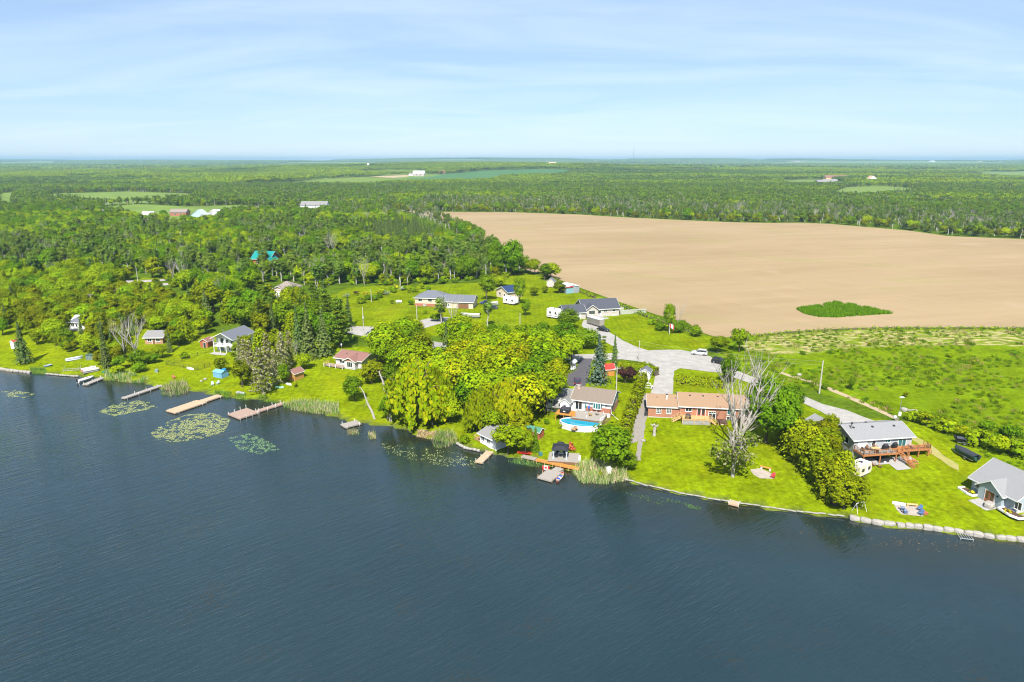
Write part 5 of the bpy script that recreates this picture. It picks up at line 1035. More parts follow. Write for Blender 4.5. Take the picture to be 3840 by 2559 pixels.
planks(.1, 7.6, -3.1, -.1, 2.0, GREYDK, r, 'x', .15); h.p('deck_beam', MB().box(.05, 7.65, -3.16, -3.0, 1.72, 2.02), DECKO); h.p('deck_beam', MB().box(.0, .12, -3.0, -.05, 1.72, 2.02), DECKO)
planks(7.7, L+2.6, -2.2, -.1, 2.0, DECKO, r, 'x', .15); h.p('deck_beam', MB().box(7.66, L+2.65, -2.26, -2.12, 1.72, 2.02), DECKO); h.p('deck_beam', MB().box(L+2.55, L+2.67, -2.1, -.1, 1.72, 2.02), DECKO)
for x, y in ((.3, -2.95), (3.9, -2.95), (7.4, -2.95), (10.9, -2.05), (L+.2, -2.05), (L+2.4, -2.05)): h.p('deck_post', MB().box(x-.09, x+.09, y-.09, y+.09, -1.1, 1.75), DECKO)
railing(r, (.1, -3.1), (.1, -.2), 2.0, DECKO, 1.0, 3, infill=BLACK); railing(r, (.1, -3.1), (7.5, -3.1), 2.0, DECKO, 1.0, 6, infill=BLACK); railing(r, (9.2, -2.2), (L+2.55, -2.2), 2.0, DECKO, 1.0, 5, infill=BLACK); railing(r, (L+2.55, -2.2), (L+2.55, -1.2), 2.0, DECKO, 1.0, 1, infill=BLACK)
stairs(r, (8.4, -2.5, 1.95), (9.6, -6.0, -.35), 1.1, DECKO); stairs(r, (L+2.7, -.6, 1.95), (L+4.0, -.6, -.1), 1.0, DECKO)
HD = h
sheet('patio', poly_px([(3204,1722),(3268,1746),(3334,1741),(3365,1765),(3417,1759),(3390,1740),(3446,1733),(3412,1712)]), CONC, .04, 2., 'pale concrete patio under the cedar deck', 'patio')
def table(loc, rz, label, m, w=1.6, d=.9, benches=False, cat='table', name='patio_table'):
    r = empty(name, loc, rz, label, cat); MB().box(-w/2, w/2, -d/2, d/2, .70, .76).build('tabletop', m, r)
    for x in (-w/2+.15, w/2-.15): 
        for y in (-d/2+.1, d/2-.1): MB().bar((x, y, 0), (x, y*.8, .7), .07, .07).build('leg', m, r)
    if benches:
        for y in (-d/2-.35, d/2+.35): MB().box(-w/2, w/2, y-.14, y+.14, .40, .45).build('bench', m, r)
        for x in (-w/2+.2, w/2-.2): MB().box(x-.04, x+.04, -d/2-.4, d/2+.4, .33, .40).build('crossbar', m, r)
    return r
table(onto(h, 10.6, -3.6, -.35), h.rz, 'wooden picnic table on the concrete patio', DECKO, 1.9, .8, True, 'picnic table', 'picnic_table'); table(onto(h, 3.6, -1.6, 2.0), h.rz, 'long outdoor table on the cedar deck', TIMB)
grill(onto(h, 6.2, -1.2, 2.0), h.rz, 'black barbecue on the cedar deck of the grey house'); grill(onto(h, 8.6, -.7, 2.0), h.rz+.4, 'round lidded barbecue by the deck stairs')
for i, (x, y, a_) in enumerate(((1.3, -1.2, 2.), (2.6, -.9, .2), (3.2, -2.6, 3.0), (4.4, -.7, .3))): chair(onto(h, x, y, 2.0), h.rz+a_, 'brown wicker chair on the cedar deck', BROWNW, 'wicker chairs on the cedar deck')
chair(onto(h, 12.1, -1.1, 2.0), h.rz+.3, 'pale pink chair at the end of the cedar deck', mat('pink_cloth', (.55, .33, .28), .9))
for i, (x, y, a_) in enumerate(((.9, -2.6, 2.), (2.2, -3.6, .6), (3.0, -4.4, 1.0))): chair(onto(h, x, y, -.35), h.rz+a_, 'brown patio chair on the concrete under the deck', BROWNW, 'patio chairs under the cedar deck')
hot_tub(onto(h, 5.2, -1.9, -.3), h.rz, 1.9, 1.9, .95, 'dark hot tub under the cedar deck', CHAR, BLACK)
h.p('retaining_wall', MB().box(L+.4, L+4.6, -2.9, -2.5, -.6, .15), mat('stone_pale', (.56, .50, .43), .9, .2, 1.2))

# -- blue-grey garage with the pointed porch
h = House('boat_garage', (3640,1838), (3802,1929), 'blue-grey gabled garage with pointed entrance and brown double door'); r = h.r; L = h.L
h.walls(0, L, 0, 9.6, 2.55, 2.9, BLUEW, z0=-.9); h.roof(0, L, 0, 9.6, 2.55, 2.9, S_GREY, oh=.55)
h.walls(2.1, 6.6, -.9, 1.5, 2.35, 1.65, BLUEW, 'y', z0=-.9, name='porch_wall'); h.roof(2.1, 6.6, -.9, 4.4, 2.35, 1.65, S_GREY, 'y', oh=.45, name='porch_roof')
do = h.door('f', 4.4, -.9, -.15, 1.75, 2.15, DOORM, None, TRIM, 'double_door'); MB().box(-.02, .02, -.07, -.04, -.15, 2.0).build('seam', BROWNW, do)
for x in (-.45, .45): MB().box(x-.25, x+.25, -.065, -.045, .5, 1.8).build('panel', mat('leaded_glass', (.10, .07, .04), .2, .5, 8.), do)
h.win('f', 8.9, 0, .75, 1.15, 1.35, (2, 1), fm=TRIM); h.win('f', 1.1, 0, 1.0, .7, .9, (1, 1))
MB().box(-.1, .1, -.2, 0, 1.6, 1.85).build('lamp', BLACK, r, (5.8, -.9, 0)); gd_ = h.door('r', 4.8, L, -.2, 4.6, 2.3, DOORM, None, TRIM, 'garage_door')
for z in (.35, .92, 1.5): MB().box(-2.2, 2.2, -.06, -.045, z, z+.04).build('seam', BROWNW, gd_)
h.p('foundation', MB().box(-.03, L+.03, -.03, 9.6, -.9, .02), FOUND); sheet('pad', [tuple(onto(h, x, y, 0)[:2]) for x, y in ((2.7, -1.0), (6.3, -1.0), (6.3, -3.6), (2.7, -3.6))], CONC, .05, 1.5, 'square concrete pad before the brown double door', 'paving')
sheet('gravel_drive', [tuple(onto(h, x, y, 0)[:2]) for x, y in ((L+.4, 1.), (L+9, 1.), (L+9, 9.), (L+.4, 9.)) ], GRAV, .03, 2., 'crushed stone apron at the garage end', 'paving')
def planter(name, pts, label):
    rr = empty(name, onto(h, *pts[0], 0), h.rz, label, 'flower bed'); o0 = Vector(pts[0]); mb = MB(); q = [Vector(p)-o0 for p in pts]
    for a_, b_ in zip(q[:-1], q[1:]): mb.bar((a_.x, a_.y, .1), (b_.x, b_.y, .1), .28, .34)
    mb.build('kerb', WHITEP, rr); so = MB().prism([(p.x, p.y) for p in q], -.1, .12); so.build('soil', mat('dark_soil', (.09, .05, .03), 1., .3, 3.), rr)
planter('flower_bed', [(-1.0, -.3), (-1.2, -1.6), (1.0, -2.0), (2.0, -1.9), (2.0, -.2)], 'white kerbed flower bed at the shaded corner of the blue-grey garage'); planter('flower_bed', [(6.8, -.2), (6.8, -1.6), (9.2, -2.0), (10.6, -1.6), (10.8, -.2)], 'white kerbed flower bed under the blue-grey garage window')
HG = h

# -- smaller houses
def windows(h, lst):
    for a_ in lst: h.win(*a_)
h = House('grey_bungalow', (2188,1190), (2321,1184), 'taupe raised bungalow with charcoal gable roof beside the ploughed field'); L = h.L
h.walls(0, L, 0, 10, 3.0, 2.7, TAUPEW); h.roof(0, L, 0, 10, 3.0, 2.7, S_DARK, oh=.5); h.p('foundation', MB().box(.02, L+.02, -.03, .2, -.6, .55), FOUND)
h.walls(.6, 5.4, -1.2, 2, 3.0, 1.7, TAUPEW, 'y', name='front_gable_wall'); h.roof(.6, 5.4, -1.2, 4.5, 3.0, 1.7, S_DARK, 'y', oh=.45, name='front_gable_roof')
h.walls(-8.2, -.05, -3.0, 5.5, 2.6, 2.0, TAUPEW, name='garage_wall'); h.roof(-8.2, -.1, -3.0, 5.5, 2.6, 2.0, S_DARK, oh=.45, name='garage_roof')
windows(h, [('f', 2.9, -1.2, 1.3, 2.2, 1.4, (3, 1)), ('f', 8.6, 0, 1.7, 1.1, 1.2, (2, 1)), ('f', 12., 0, 1.7, 1.2, 1.2, (2, 1)), ('f', 8.7, 0, .1, .8, .35, (2, 1)), ('f', 12., 0, .1, .8, .35, (2, 1))]); h.door('f', 6.3, 0, .2, 1.3, 2.2, WHITEP, .5); h.win('f', 6.3, 0, 2.5, 1.3, .3, (1, 1), name='transom', sill=False); h.door('f', -4., -3., -.1, 4.2, 2.2, WHITEP, None, TRIM, 'garage_door')
h.p('steps', MB().box(5.3, 7.4, -2.2, -.05, -.5, .15), CONC); HB = h
sheet('path', [tuple(onto(h, x, y, 0)[:2]) for x, y in ((4.5, -5.2), (8.5, -4.6), (9.0, -2.6), (5.2, -2.4))], CONC, .05, 2., 'pale slab path at the charcoal roofed bungalow steps', 'paving')
fr = empty('board_fence', onto(h, L+.2, 3., 0), h.rz, 'grey-green board fence beside the charcoal roofed bungalow', 'fence')
fm_ = mat('grey_green_board', (.40, .42, .34), .9, .2, 1.5)
for i in range(40): MB().box(-.13, .13, -.02, .02, -.3, 1.75).build('board', fm_, fr, (.15+i*.29, -1.5+.02*i, 0))
for i in range(14): MB().box(-.13, .13, -.02, .02, -.3, 1.75).build('board', fm_, fr, (.15+i*.29, 3.5, 0))
for z in (.3, 1.4): MB().box(0, 11.7, -.08, -.03, z, z+.09).build('rail', fm_, fr, (0, -1.2, 0), R(3.8/3.8))
h = House('tan_bungalow', (1557,1148), (1668,1152), 'long tan bungalow with slate hip roof and brick base across the wide lawn'); L = h.L
h.walls(0, L, 0, 8.5, 3.4, 0, TANW, 'n'); h.hip(0, L, 0, 8.5, 3.4, 2.4, S_MID, .5); h.p('brick_base', MB().box(-.04, L+.04, -.05, .1, -.6, 1.15), REDB); windows(h, [('f', 2.2, 0, 2.0, 1.5, 1.1, (2, 1)), ('f', 6.3, 0, 2.0, 1.5, 1.1, (2, 1)), ('f', 4, -.05, .3, 1.0, .5, (2, 1)), ('f', 10., 0, 2.0, 1.4, 1.1, (2, 1))])
h.walls(L+.05, L+12, -1.5, 6.5, 2.7, 1.9, TANW, name='garage_wall'); h.roof(L+.1, L+12, -1.5, 6.5, 2.7, 1.9, S_MID, oh=.45, name='garage_roof'); h.door('f', L+8, -1.5, -.2, 4.5, 2.2, BROWNW, None, TRIM, 'garage_door'); h.door('f', L+2, -1.5, -.2, 1., 2.1, WHITEP, .5); h.vent(6, 5.4, 5.4); HT = h
h = House('navy_roof_house', (1862,1112), (1905,1122), 'tan house with steep navy blue roof behind the parked campers'); L = h.L
h.walls(0, L, 0, 8, 2.9, 1.9, TANW, 'y'); h.roof(0, L, 0, 8, 2.9, 1.9, S_NAVY, 'y', oh=.5); windows(h, [('f', L*.3, 0, 1.1, 1.2, 1.1, (2, 1))]); h.door('f', L*.7, 0, -.1, 1., 2.1, WHITEP, .5)
h = House('hip_roof_house', (1026,1112), (1108,1112), 'tan brick house with taupe hip roof and white garage door in the wood'); L = h.L
h.walls(0, L, 0, 9, 3.1, 0, TANB, 'n'); h.hip(0, L, 0, 9, 3.1, 2.8, S_TAUPE, .5); h.roof(-.2, 4.6, -.6, 3, 3.0, 1.6, S_TAUPE, 'y', .3, name='garage_gable'); h.walls(0, 4.4, -.4, 2, 3.0, 1.5, TANB, 'y', name='garage_wall'); h.door('f', 2.7, -.4, -.1, 2.7, 2.4, WHITEP, None, TRIM, 'garage_door'); windows(h, [('f', 7.6, 0, 1., 1.3, 1.5, (2, 1))]); h.p('porch', MB().box(-3.6, -.1, 1, 6, 2.5, 2.62), WHITEP)
for x in (-3.5, -2.3, -1.1): h.p('porch_post', MB().box(x-.06, x+.06, 1., 1.12, -.4, 2.5), WHITEP)
h = House('brown_roof_cottage', (1260,1369), (1357,1384), 'low pale cottage with reddish brown roof and long side deck'); L = h.L
h.walls(0, L, 0, 7.5, 2.35, 1.2, mat('pale_grey_wall', (.52, .50, .50), .8, .1, 1.), z0=-.8); h.roof(0, L, 0, 7.5, 2.35, 1.2, S_RED, oh=.5); h.walls(4.2, 8.0, -1.4, 2, 2.3, .95, MATS['pale_grey_wall'], 'y', z0=-.9, name='gable_wall'); h.roof(4.2, 8.0, -1.4, 3.6, 2.3, .95, S_RED, 'y', oh=.35, name='gable_roof')
windows(h, [('f', 2.3, 0, .9, 1.7, 1.1, (2, 1)), ('f', 6.2, -1.4, .5, 1.8, 1.5, (3, 1))]); h.p('gable_board', MB().add([(4.5, -1.44, 2.3), (7.7, -1.44, 2.3), (6.1, -1.44, 3.1)], [(0, 1, 2)]).add([(4.5, -1.41, 2.3), (7.7, -1.41, 2.3), (6.1, -1.41, 3.1)], [(0, 1, 2)]), REDW); h.vent(2.6, 2.2, 3.15); h.vent(5.8, 2.6, 3.3)
planks(-2.6, 4.4, -2.4, -.05, .25, mat('taupe_deck', (.30, .25, .23), .9, .2, 2.), h.r)
for x in (-2.5, -.5, 1.8, 4.2): h.p('deck_post', MB().box(x-.08, x+.08, -2.4, -2.25, -1.2, .9), WHITEP)
railing(h.r, (-2.55, -2.35), (4.3, -2.35), .25, TIMB, .9, 4); railing(h.r, (-2.55, -2.3), (-2.55, 0), .25, TIMB, .9, 2)
h = House('white_cottage', (803,1322), (876,1328), 'tall white cottage with slate gable roof and two level porch'); L = h.L
h.walls(0, L, 1.6, 10, 4.7, 1.7, WHITEW, 'y', z0=-.8); h.roof(0, L, 0, 10, 4.7, 1.7, S_MID, 'y', oh=.5); planks(0, L*.66, 0, 1.6, 2.25, WHITEP, h.r); h.p('deck_beam', MB().box(0, L*.66, -.06, .06, 2.0, 2.26), WHITEP)
for x in (.1, L*.33, L*.64): h.p('porch_post', MB().box(x-.08, x+.08, -.03, .13, -.6, 4.7), WHITEP)
railing(h.r, (.1, .03), (L*.64, .03), 2.25, WHITEP, .95, 3, infill=WHITEP); h.door('f', L*.3, 1.6, 2.25, .95, 2.0, GLASS); h.win('f', L*.55, 1.6, 2.8, 1.0, 1.2, (2, 1)); h.win('f', L*.8, 1.6, 3.0, .8, 1.2, (2, 1)); h.win('f', L*.25, 1.6, .3, 1.3, 1.5, (2, 1), TEALG); h.win('f', L*.7, 1.6, .4, 1.2, 1.2, (2, 1)); h.win('f', L*.5, 1.6, 5.1, .7, .6, (1, 1))
h.pipe(L*.15, 4, 5.2, 6.6, .12); HW = h
sheet('patio', poly_px([(784,1327),(806,1320),(850,1326),(845,1334),(812,1332)]), CONC, .05, 1.5, 'small pale slab in front of the white cottage porch', 'patio')
h = House('slate_roof_cottage', (262,1234), (322,1236), 'low white cottage with dark slate roof deep among the cedars'); L = h.L
h.walls(0, L, 0, 7, 2.4, 1.9, WHITEW, 'x'); h.hip(0, L, 0, 7, 2.4, 2.2, S_MID, .45); windows(h, [('f', 1.4, 0, .9, 1.2, 1., (2, 1)), ('f', 4.2, 0, .9, 1., 1., (2, 1))]); h.door('f', 2.9, 0, -.1, .9, 2., WHITEP, .5); railing(h.r, (-.2, -2.), (L, -2.), .0, WHITEP, .9, 5, infill=WHITEP); planks(-.3, L, -2.1, -.1, .05, GREYDK, h.r)
h = House('pale_roof_cottage', (545,1292), (612,1290), 'brown cottage with pale worn roof behind the bare silver trees'); L = h.L
h.walls(0, L, 0, 7.5, 2.3, 1.3, mat('faded_orange_wall', (.42, .25, .15), .9, .25, 1.)); h.roof(0, L, 0, 7.5, 2.3, 1.3, S_PALE, oh=.5); windows(h, [('f', 1.5, 0, .9, 1.2, 1., (2, 1)), ('f', 4.2, 0, .9, 1.2, 1., (2, 1))]); h.door('f', 2.9, 0, -.1, .9, 2., BROWNW)
h = House('log_house', (950,1010), (1014,1012), 'orange log house with bright teal metal roof in the wood'); L = h.L
LOG = mat('log_wall', (.42, .17, .06), .8, .25, 2., sc3=(1, 1, 8)); h.walls(0, L, 0, 10, 6.0, 3.2, LOG); h.roof(0, L, 0, 10, 6.0, 3.2, S_TEAL, oh=.8); h.walls(6.2, 11.5, -2.5, 3, 5.6, 2.6, LOG, 'y', name='gable_wall'); h.roof(6.2, 11.5, -2.5, 5, 5.6, 2.6, S_TEAL, 'y', oh=.7, name='gable_roof'); windows(h, [('f', 3, 0, 3.4, 1.8, 1.6, (2, 1)), ('f', 8.8, -2.5, 3.2, 2.6, 2.6, (3, 2)), ('f', 13.5, 0, 3.2, 1.4, 1.4, (2, 1)), ('f', 3, 0, .6, 1.8, 1.6, (2, 1))]); planks(0, 6, -2.4, -.1, 2.8, LOG, h.r); railing(h.r, (0, -2.4), (6, -2.4), 2.8, LOG, 1., 4)
h = House('boathouse', (1800,1660), (1860,1690), 'small white boathouse with pale grey roof half hidden by a leafy tree'); L = h.L
h.walls(0, L, 0, 7.2, 2.2, 1.1, WHITEW, z0=-1.); h.roof(0, L, 0, 7.2, 2.2, 1.1, S_PALE, oh=.45); h.win('f', 1.0, 0, .8, .9, .9, (2, 1)); h.win('f', 3.0, 0, .8, .9, .9, (2, 1)); h.door('l', 2.4, 0, -.1, .9, 1.95, WHITEP, .5)
planks(-2.4, -.05, .1, 3.6, .12, mat('red_brown_deck', (.36, .20, .12), .9, .2, 2.), h.r); railing(h.r, (-2.35, .15), (-2.35, 3.5), .12, TIMB, .8, 3); railing(h.r, (-2.35, .15), (-.1, .15), .12, TIMB, .8, 2)
h = House('hidden_cottage', (1590,1352), (1660,1356), 'pale roofed cottage almost buried in the central grove'); L = h.L; h.walls(0, L, 0, 7, 2.8, 1.8, WHITEW); h.roof(0, L, 0, 7, 2.8, 1.8, S_PALE, oh=.4); h.win('f', 2, 0, 1, 1.2, 1., (2, 1))
h = House('brick_cottage', (622,950), (655,952), 'white walled cottage with reddish roof deep in the wood'); L = h.L; h.walls(0, L, 0, 8, 4.5, 2.2, WHITEW, 'y'); h.roof(0, L, 0, 8, 4.5, 2.2, S_RED, 'y', oh=.5); h.win('f', L/2, 0, 2, 1.4, 1.4, (2, 1))
h = House('yellow_garage', (1440,1302), (1472,1306), 'small cream garage with orange-brown roof by the road bend'); L = h.L; h.walls(0, L, 0, 6, 2.5, 1.3, TANW, 'x'); h.roof(0, L, 0, 6, 2.5, 1.3, S_TAN, oh=.35); h.door('f', L/2, 0, -.1, 2.3, 2., WHITEP, None, TRIM, 'garage_door')
h = House('brown_roof_house', (420,1128), (480,1122), 'low house with dusky brown roof between two rows of cedars'); L = h.L; h.walls(0, L, 0, 7, 2.5, 1.6, TANW); h.roof(0, L, 0, 7, 2.5, 1.6, S_RED, oh=.5); h.win('f', 2, 0, 1, 1.2, 1., (2, 1))

# -- sheds
def shed(name, a, b, depth, ze, rise, wm_, rm, label, axis='y', door=None, oh=.25, wins=(), cat='shed', dz=0.):
    h = House(name, a, b, label, cat, dz=dz); L = h.L; h.walls(0, L, 0, depth, ze, rise, wm_, axis, z0=-.4); h.roof(0, L, 0, depth, ze, rise, rm, axis, oh=oh, th=.1)
    if door: h.door('f', L*door[0], 0, -.05, door[1], door[2], door[3], None, TRIM, f=.06)
    for w_ in wins: h.win(*w_)
    return h
shed('garden_shed', (1076,1424), (1106,1431), 3.4, 2.1, .9, mat('honey_wood', (.50, .27, .07), .8, .15, 2.), S_RED, 'honey coloured shed with brown roof beside the dying conifers', wins=[('r', 1.7, 2.6, .9, .7, .7, (1, 1))])
shed('red_shed', (752,1303), (780,1305), 3.2, 2.0, .8, REDW, S_RED, 'rusty red shed with open dark doorway behind the fenced lawn', 'y', (.6, .9, 1.7, CHAR))
shed('patchwork_shed', (2050,1078), (2078,1079), 4.5, 2.6, 1.5, TANW, S_MID, 'tan shed with red and white quilt pattern on its gable', 'y')
q = G(2064,1079); qr = empty('quilt_board', q+Vector((0, -.12, 1.5)), 0, 'square red and white quilt patterned board on the tan shed', 'sign'); MB().box(-1.1, 1.1, -.03, .0, -1.1, 1.1).build('panel', WHITEP, qr)
for i in range(4):
    for j in range(4):
        if (i+j) % 2 == 0: MB().box(-1.+i*.5, -.52+i*.5, -.045, -.031, -1.+j*.5, -.52+j*.5).build('patch', mat('quilt_red', (.50, .05, .05), .8), qr)
h = shed('metal_shed', (2123,1102), (2172,1098), 7, 2.9, .7, mat('blue_grey_metal', (.36, .40, .45), .4, .1, 1., metal=.3), mat('white_metal', (.70, .68, .68), .4, .1, 1.), 'silver metal shed with white roof and red edge beside the field', 'y'); h.p('teal_panel', MB().box(.1, h.L*.5, -.06, -.01, 0, 2.6), mat('teal_panel', (.20, .38, .42), .5, .1, 1.)); h.p('red_edge', MB().box(-.3, h.L*.5, -.4, -.3, 2.75, 3.2), mat('red_metal', (.5, .05, .05), .5))
shed('utility_shed', (2137,1386), (2150,1388), 2.0, 2.1, .4, WHITEW, WHITEP, 'narrow white shed beside the dark asphalt driveway', 'y', (.5, .55, 1.6, TRIM), wins=[('f', .45, 0, 1.5, .2, .3, (1, 1))])
h = shed('playhouse', (2272,1412), (2304,1410), 2.6, 2.0, 1.1, ORANGEW, mat('red_roof', (.55, .03, .02), .6, .1, 1.), 'orange wooden playhouse with bright red roof behind the blue spruce', 'x')
h = shed('arch_shed', (2398,1420), (2436,1424), 3.0, 1.9, .9, WHITEW, S_MID, 'white shed with arched dark opening and slate roof by the hedge', 'y', oh=.2); arch = [(-.8, -.2)]+[(math.cos(a_)*.8, .9+math.sin(a_)*.7) for a_ in [math.pi*(1-k/8) for k in range(9)]]+[(.8, -.2)]
MB().loft([[(x+h.L/2, y, z) for x, z in arch] for y in (-.03, -.015)]).build('opening', mat('dark_interior', (.06, .06, .065), .9), h.r)
shed('brick_shed', (2022,1650), (2040,1636), 4.2, 1.7, .6, REDW, mat('green_roof', (.06, .20, .15), .7, .2, 1.), 'low red-brown shed with faded green roof by the pool lawn', 'y', oh=.2)
h = House('tarp_shed', (800,1414), (832,1421), 'low shed wrapped in blue tarpaulin under the squat cedar', 'shed'); TARP = mat('blue_tarp', (.16, .36, .52), .5, .3, 2., bump=.6); h.walls(0, h.L, 0, 2.4, 1.5, .5, TARP, 'x'); h.roof(0, h.L, 0, 2.4, 1.5, .5, TARP, 'x', .12, .06, None)
h = House('blue_cabinet', (838,1413), (850,1409), 'small bright blue storage cabinet beside the tarpaulin shed', 'cabinet'); h.walls(0, h.L, 0, .9, 1.9, .2, mat('bright_blue', (.02, .22, .50), .5), 'x'); h.roof(0, h.L, 0, .9, 1.9, .2, MATS['bright_blue'], 'x', .08, .05, None)
h = House('storage_box', (323,1352), (362,1348), 'grey-green slatted storage box on the lawn by the boats', 'storage box'); h.walls(0, h.L, 0, 1.6, 1.5, 0, mat('grey_green', (.20, .27, .25), .8, .15, 1.), 'n'); h.p('lid', MB().box(-.08, h.L+.08, -.1, 1.7, 1.5, 1.6), mat('dark_green', (.06, .12, .10), .8))
for i in range(7): h.p('slat', MB().box(.1+i*h.L/7.4, .16+i*h.L/7.4, -.04, -.01, .1, 1.45), CHAR)
h = shed('small_outhouse', (42,1308), (54,1309), 1.8, 2.2, .5, WHITEW, mat('rust_red', (.40, .08, .04), .7), 'tall narrow white hut with red roof edge behind the lone spruce', 'y', oh=.15)
h = shed('canvas_shelter', (1448,1512), (1476,1512), 3.0, 1.6, .8, mat('camo_canvas', (.42, .44, .34), .9, .35, 1.5), MATS['camo_canvas'], 'pale canvas shelter beside the split leaning trunk', 'y', oh=.1)
# -- far farm and village buildings
def far_house(px, py, w, d, ze, rise, wm_, rm, label, axis='x', ang=0., name='far_house', cat='house', nwin=2):
    g = G(px, py); h = House.__new__(House); h.r = empty(name, g, ang, label, cat); h.walls(-w/2, w/2, 0, d, ze, rise, wm_, axis); h.roof(-w/2, w/2, 0, d, ze, rise, rm, axis, oh=.5, fascia=None)
    for i in range(nwin): h.win('f', -w/2+w*(i+1)/(nwin+1), 0, ze*.35, w*.09, ze*.35, (1, 1), sill=False)
    return h
FH = [(668,812,17,10,4.2,3.,REDB,S_TAUPE,'low red brick far house with taupe roof beside a dark conifer'), (742,822,15,12,3.2,5.5,mat('mint_wall', (.40, .58, .55), .8),mat('pale_blue_roof', (.50,.60,.66), .7),'pale mint far house with steep white edged gable','y'), (768,826,9,8,3.,2.,WHITEW,S_PALE,'small white far annex beside the mint gabled house'),
 (813,814,8,10,6.,1.,WHITEW,WHITEP,'tall white far shed at the end of the pale lane'), (378,812,9,8,5.,2.,WHITEW,S_PALE,'white far house glimpsed among rounded trees'), (552,818,11,8,3.,3.,WHITEW,mat('bright_white', (.75,.75,.74), .6),'far building with bright white curved roof'), (228,760,13,10,3.5,3.,WHITEW,S_MID,'far white house with slate roof beside olive trees'),
 (1177,798,29,14,8.,4.,WHITEW,S_PALE,'large white far house with pale roof beside dark spruces'), (1216,796,13,10,5.,3.,WHITEW,S_MID,'far garage with slate roof next to the large white house'), (1250,800,22,10,4.,2.5,mat('greenish_wall', (.40,.45,.42), .8),S_PALE,'long low pale far shed beyond the large white house'),
 (1570,662,36,20,9,8,mat('barn_wall', (.46,.40,.36), .9, .2, .1),mat('barn_roof', (.66,.68,.70), .5),'big far barn with silver roof on the rise'), (1540,660,12,10,5,4,WHITEW,S_PALE,'tiny white shed beside the big far barn'), (1655,652,22,14,6,6,REDB,S_RED,'reddish far shed beside the deep green crop field'),
 (3138,680,60,18,9,6,YELW,S_RED,'long far farm shed with yellow end and dark opening'), (3085,698,24,16,9,4,YELW,S_PALE,'yellow far farm shed with pale roof'), (3115,693,34,16,7,5,TANW,S_PALE,'tan far farm shed beside the yellow shed'), (3272,690,18,16,12,7,WHITEW,mat('orange_roof', (.55,.36,.24), .8),'tall far farmhouse with orange roof among trees','y'), (3210,684,14,10,6,4,REDB,S_PALE,'small red far shed near the orange roofed farmhouse'), (3235,686,20,12,6,3,WHITEW,S_PALE,'pale far shed near the orange roofed farmhouse'),
 (2072,623,30,20,9,8,TANW,mat('orange_roof', (.55,.36,.24), .8),'tan far farmstead above the deep green crop field')]
for f_ in FH: far_house(*f_[:9], axis=f_[9] if len(f_) > 9 else 'x')
for i, (px, py, w) in enumerate(FS):
    k_ = math.hypot(*G(px, py)[:2])/FPX; wm_ = (4+w*.06)*k_; hm_ = max(7., (1.5+(i % 3)*.5)*k_)
    far_house(px, py, wm_, wm_*.6, hm_, hm_*.7, [TANW, WHITEW, TANW, GREYW][i % 4], [S_PALE, MATS['barn_roof'], S_PALE, S_RED][i % 4], 'tiny pale building glimpsed in the hazy far woods', ang=rnd.uniform(-.4, .4), name='far_building', cat='building', nwin=0).r['group'] = 'pale buildings in the hazy far woods'
for (px, pb, pt, lb) in ((2375,612,553,'thin tall radio mast on the hazy horizon'), (1063,612,578,'short thin mast on the hazy horizon')):
    g = G(px, pb); hh = tall(px, pb, pt); rr = empty('radio_mast', g, 0, lb, 'mast'); MB().tube([(0,0,0),(0,0,hh)], [2.2,1.6], 4).build('shaft', STEEL, rr); MB().tube([(0,0,hh),(0,0,hh*1.06)], .8, 4).build('antenna', STEEL, rr)
# ------------------------------------------------------------------ vehicles
TYRE = mat('tyre', (.02, .02, .02), .9); RIM = mat('rim', (.5, .5, .52), .3, metal=.8); TAIL = mat('tail_lamp', (.45, .01, .01), .3); HEAD = mat('head_lamp', (.8, .8, .8), .1)
def paint(nm, c_): return mat('paint_'+nm, c_, .22, spec=.6)
def wheel(par, x, y, r_, w=.22):
    o = MB().tube([(0, -w/2, 0), (0, -w*.3, 0), (0, w*.3, 0), (0, w/2, 0)], [r_*.9, r_, r_, r_*.9], 14).build('wheel', TYRE, par, (x, y, r_)); MB().tube([(0, -w/2-.015, 0), (0, w/2+.015, 0)], r_*.62, 12).build('rim', RIM, o); return o
def ring4(x, hw, z0, z1, tuck=.0): return [(x, -hw+tuck, z0), (x, hw-tuck, z0), (x, hw, (z0+z1)/2), (x, hw*.97, z1), (x, -hw*.97, z1), (x, -hw, (z0+z1)/2)]
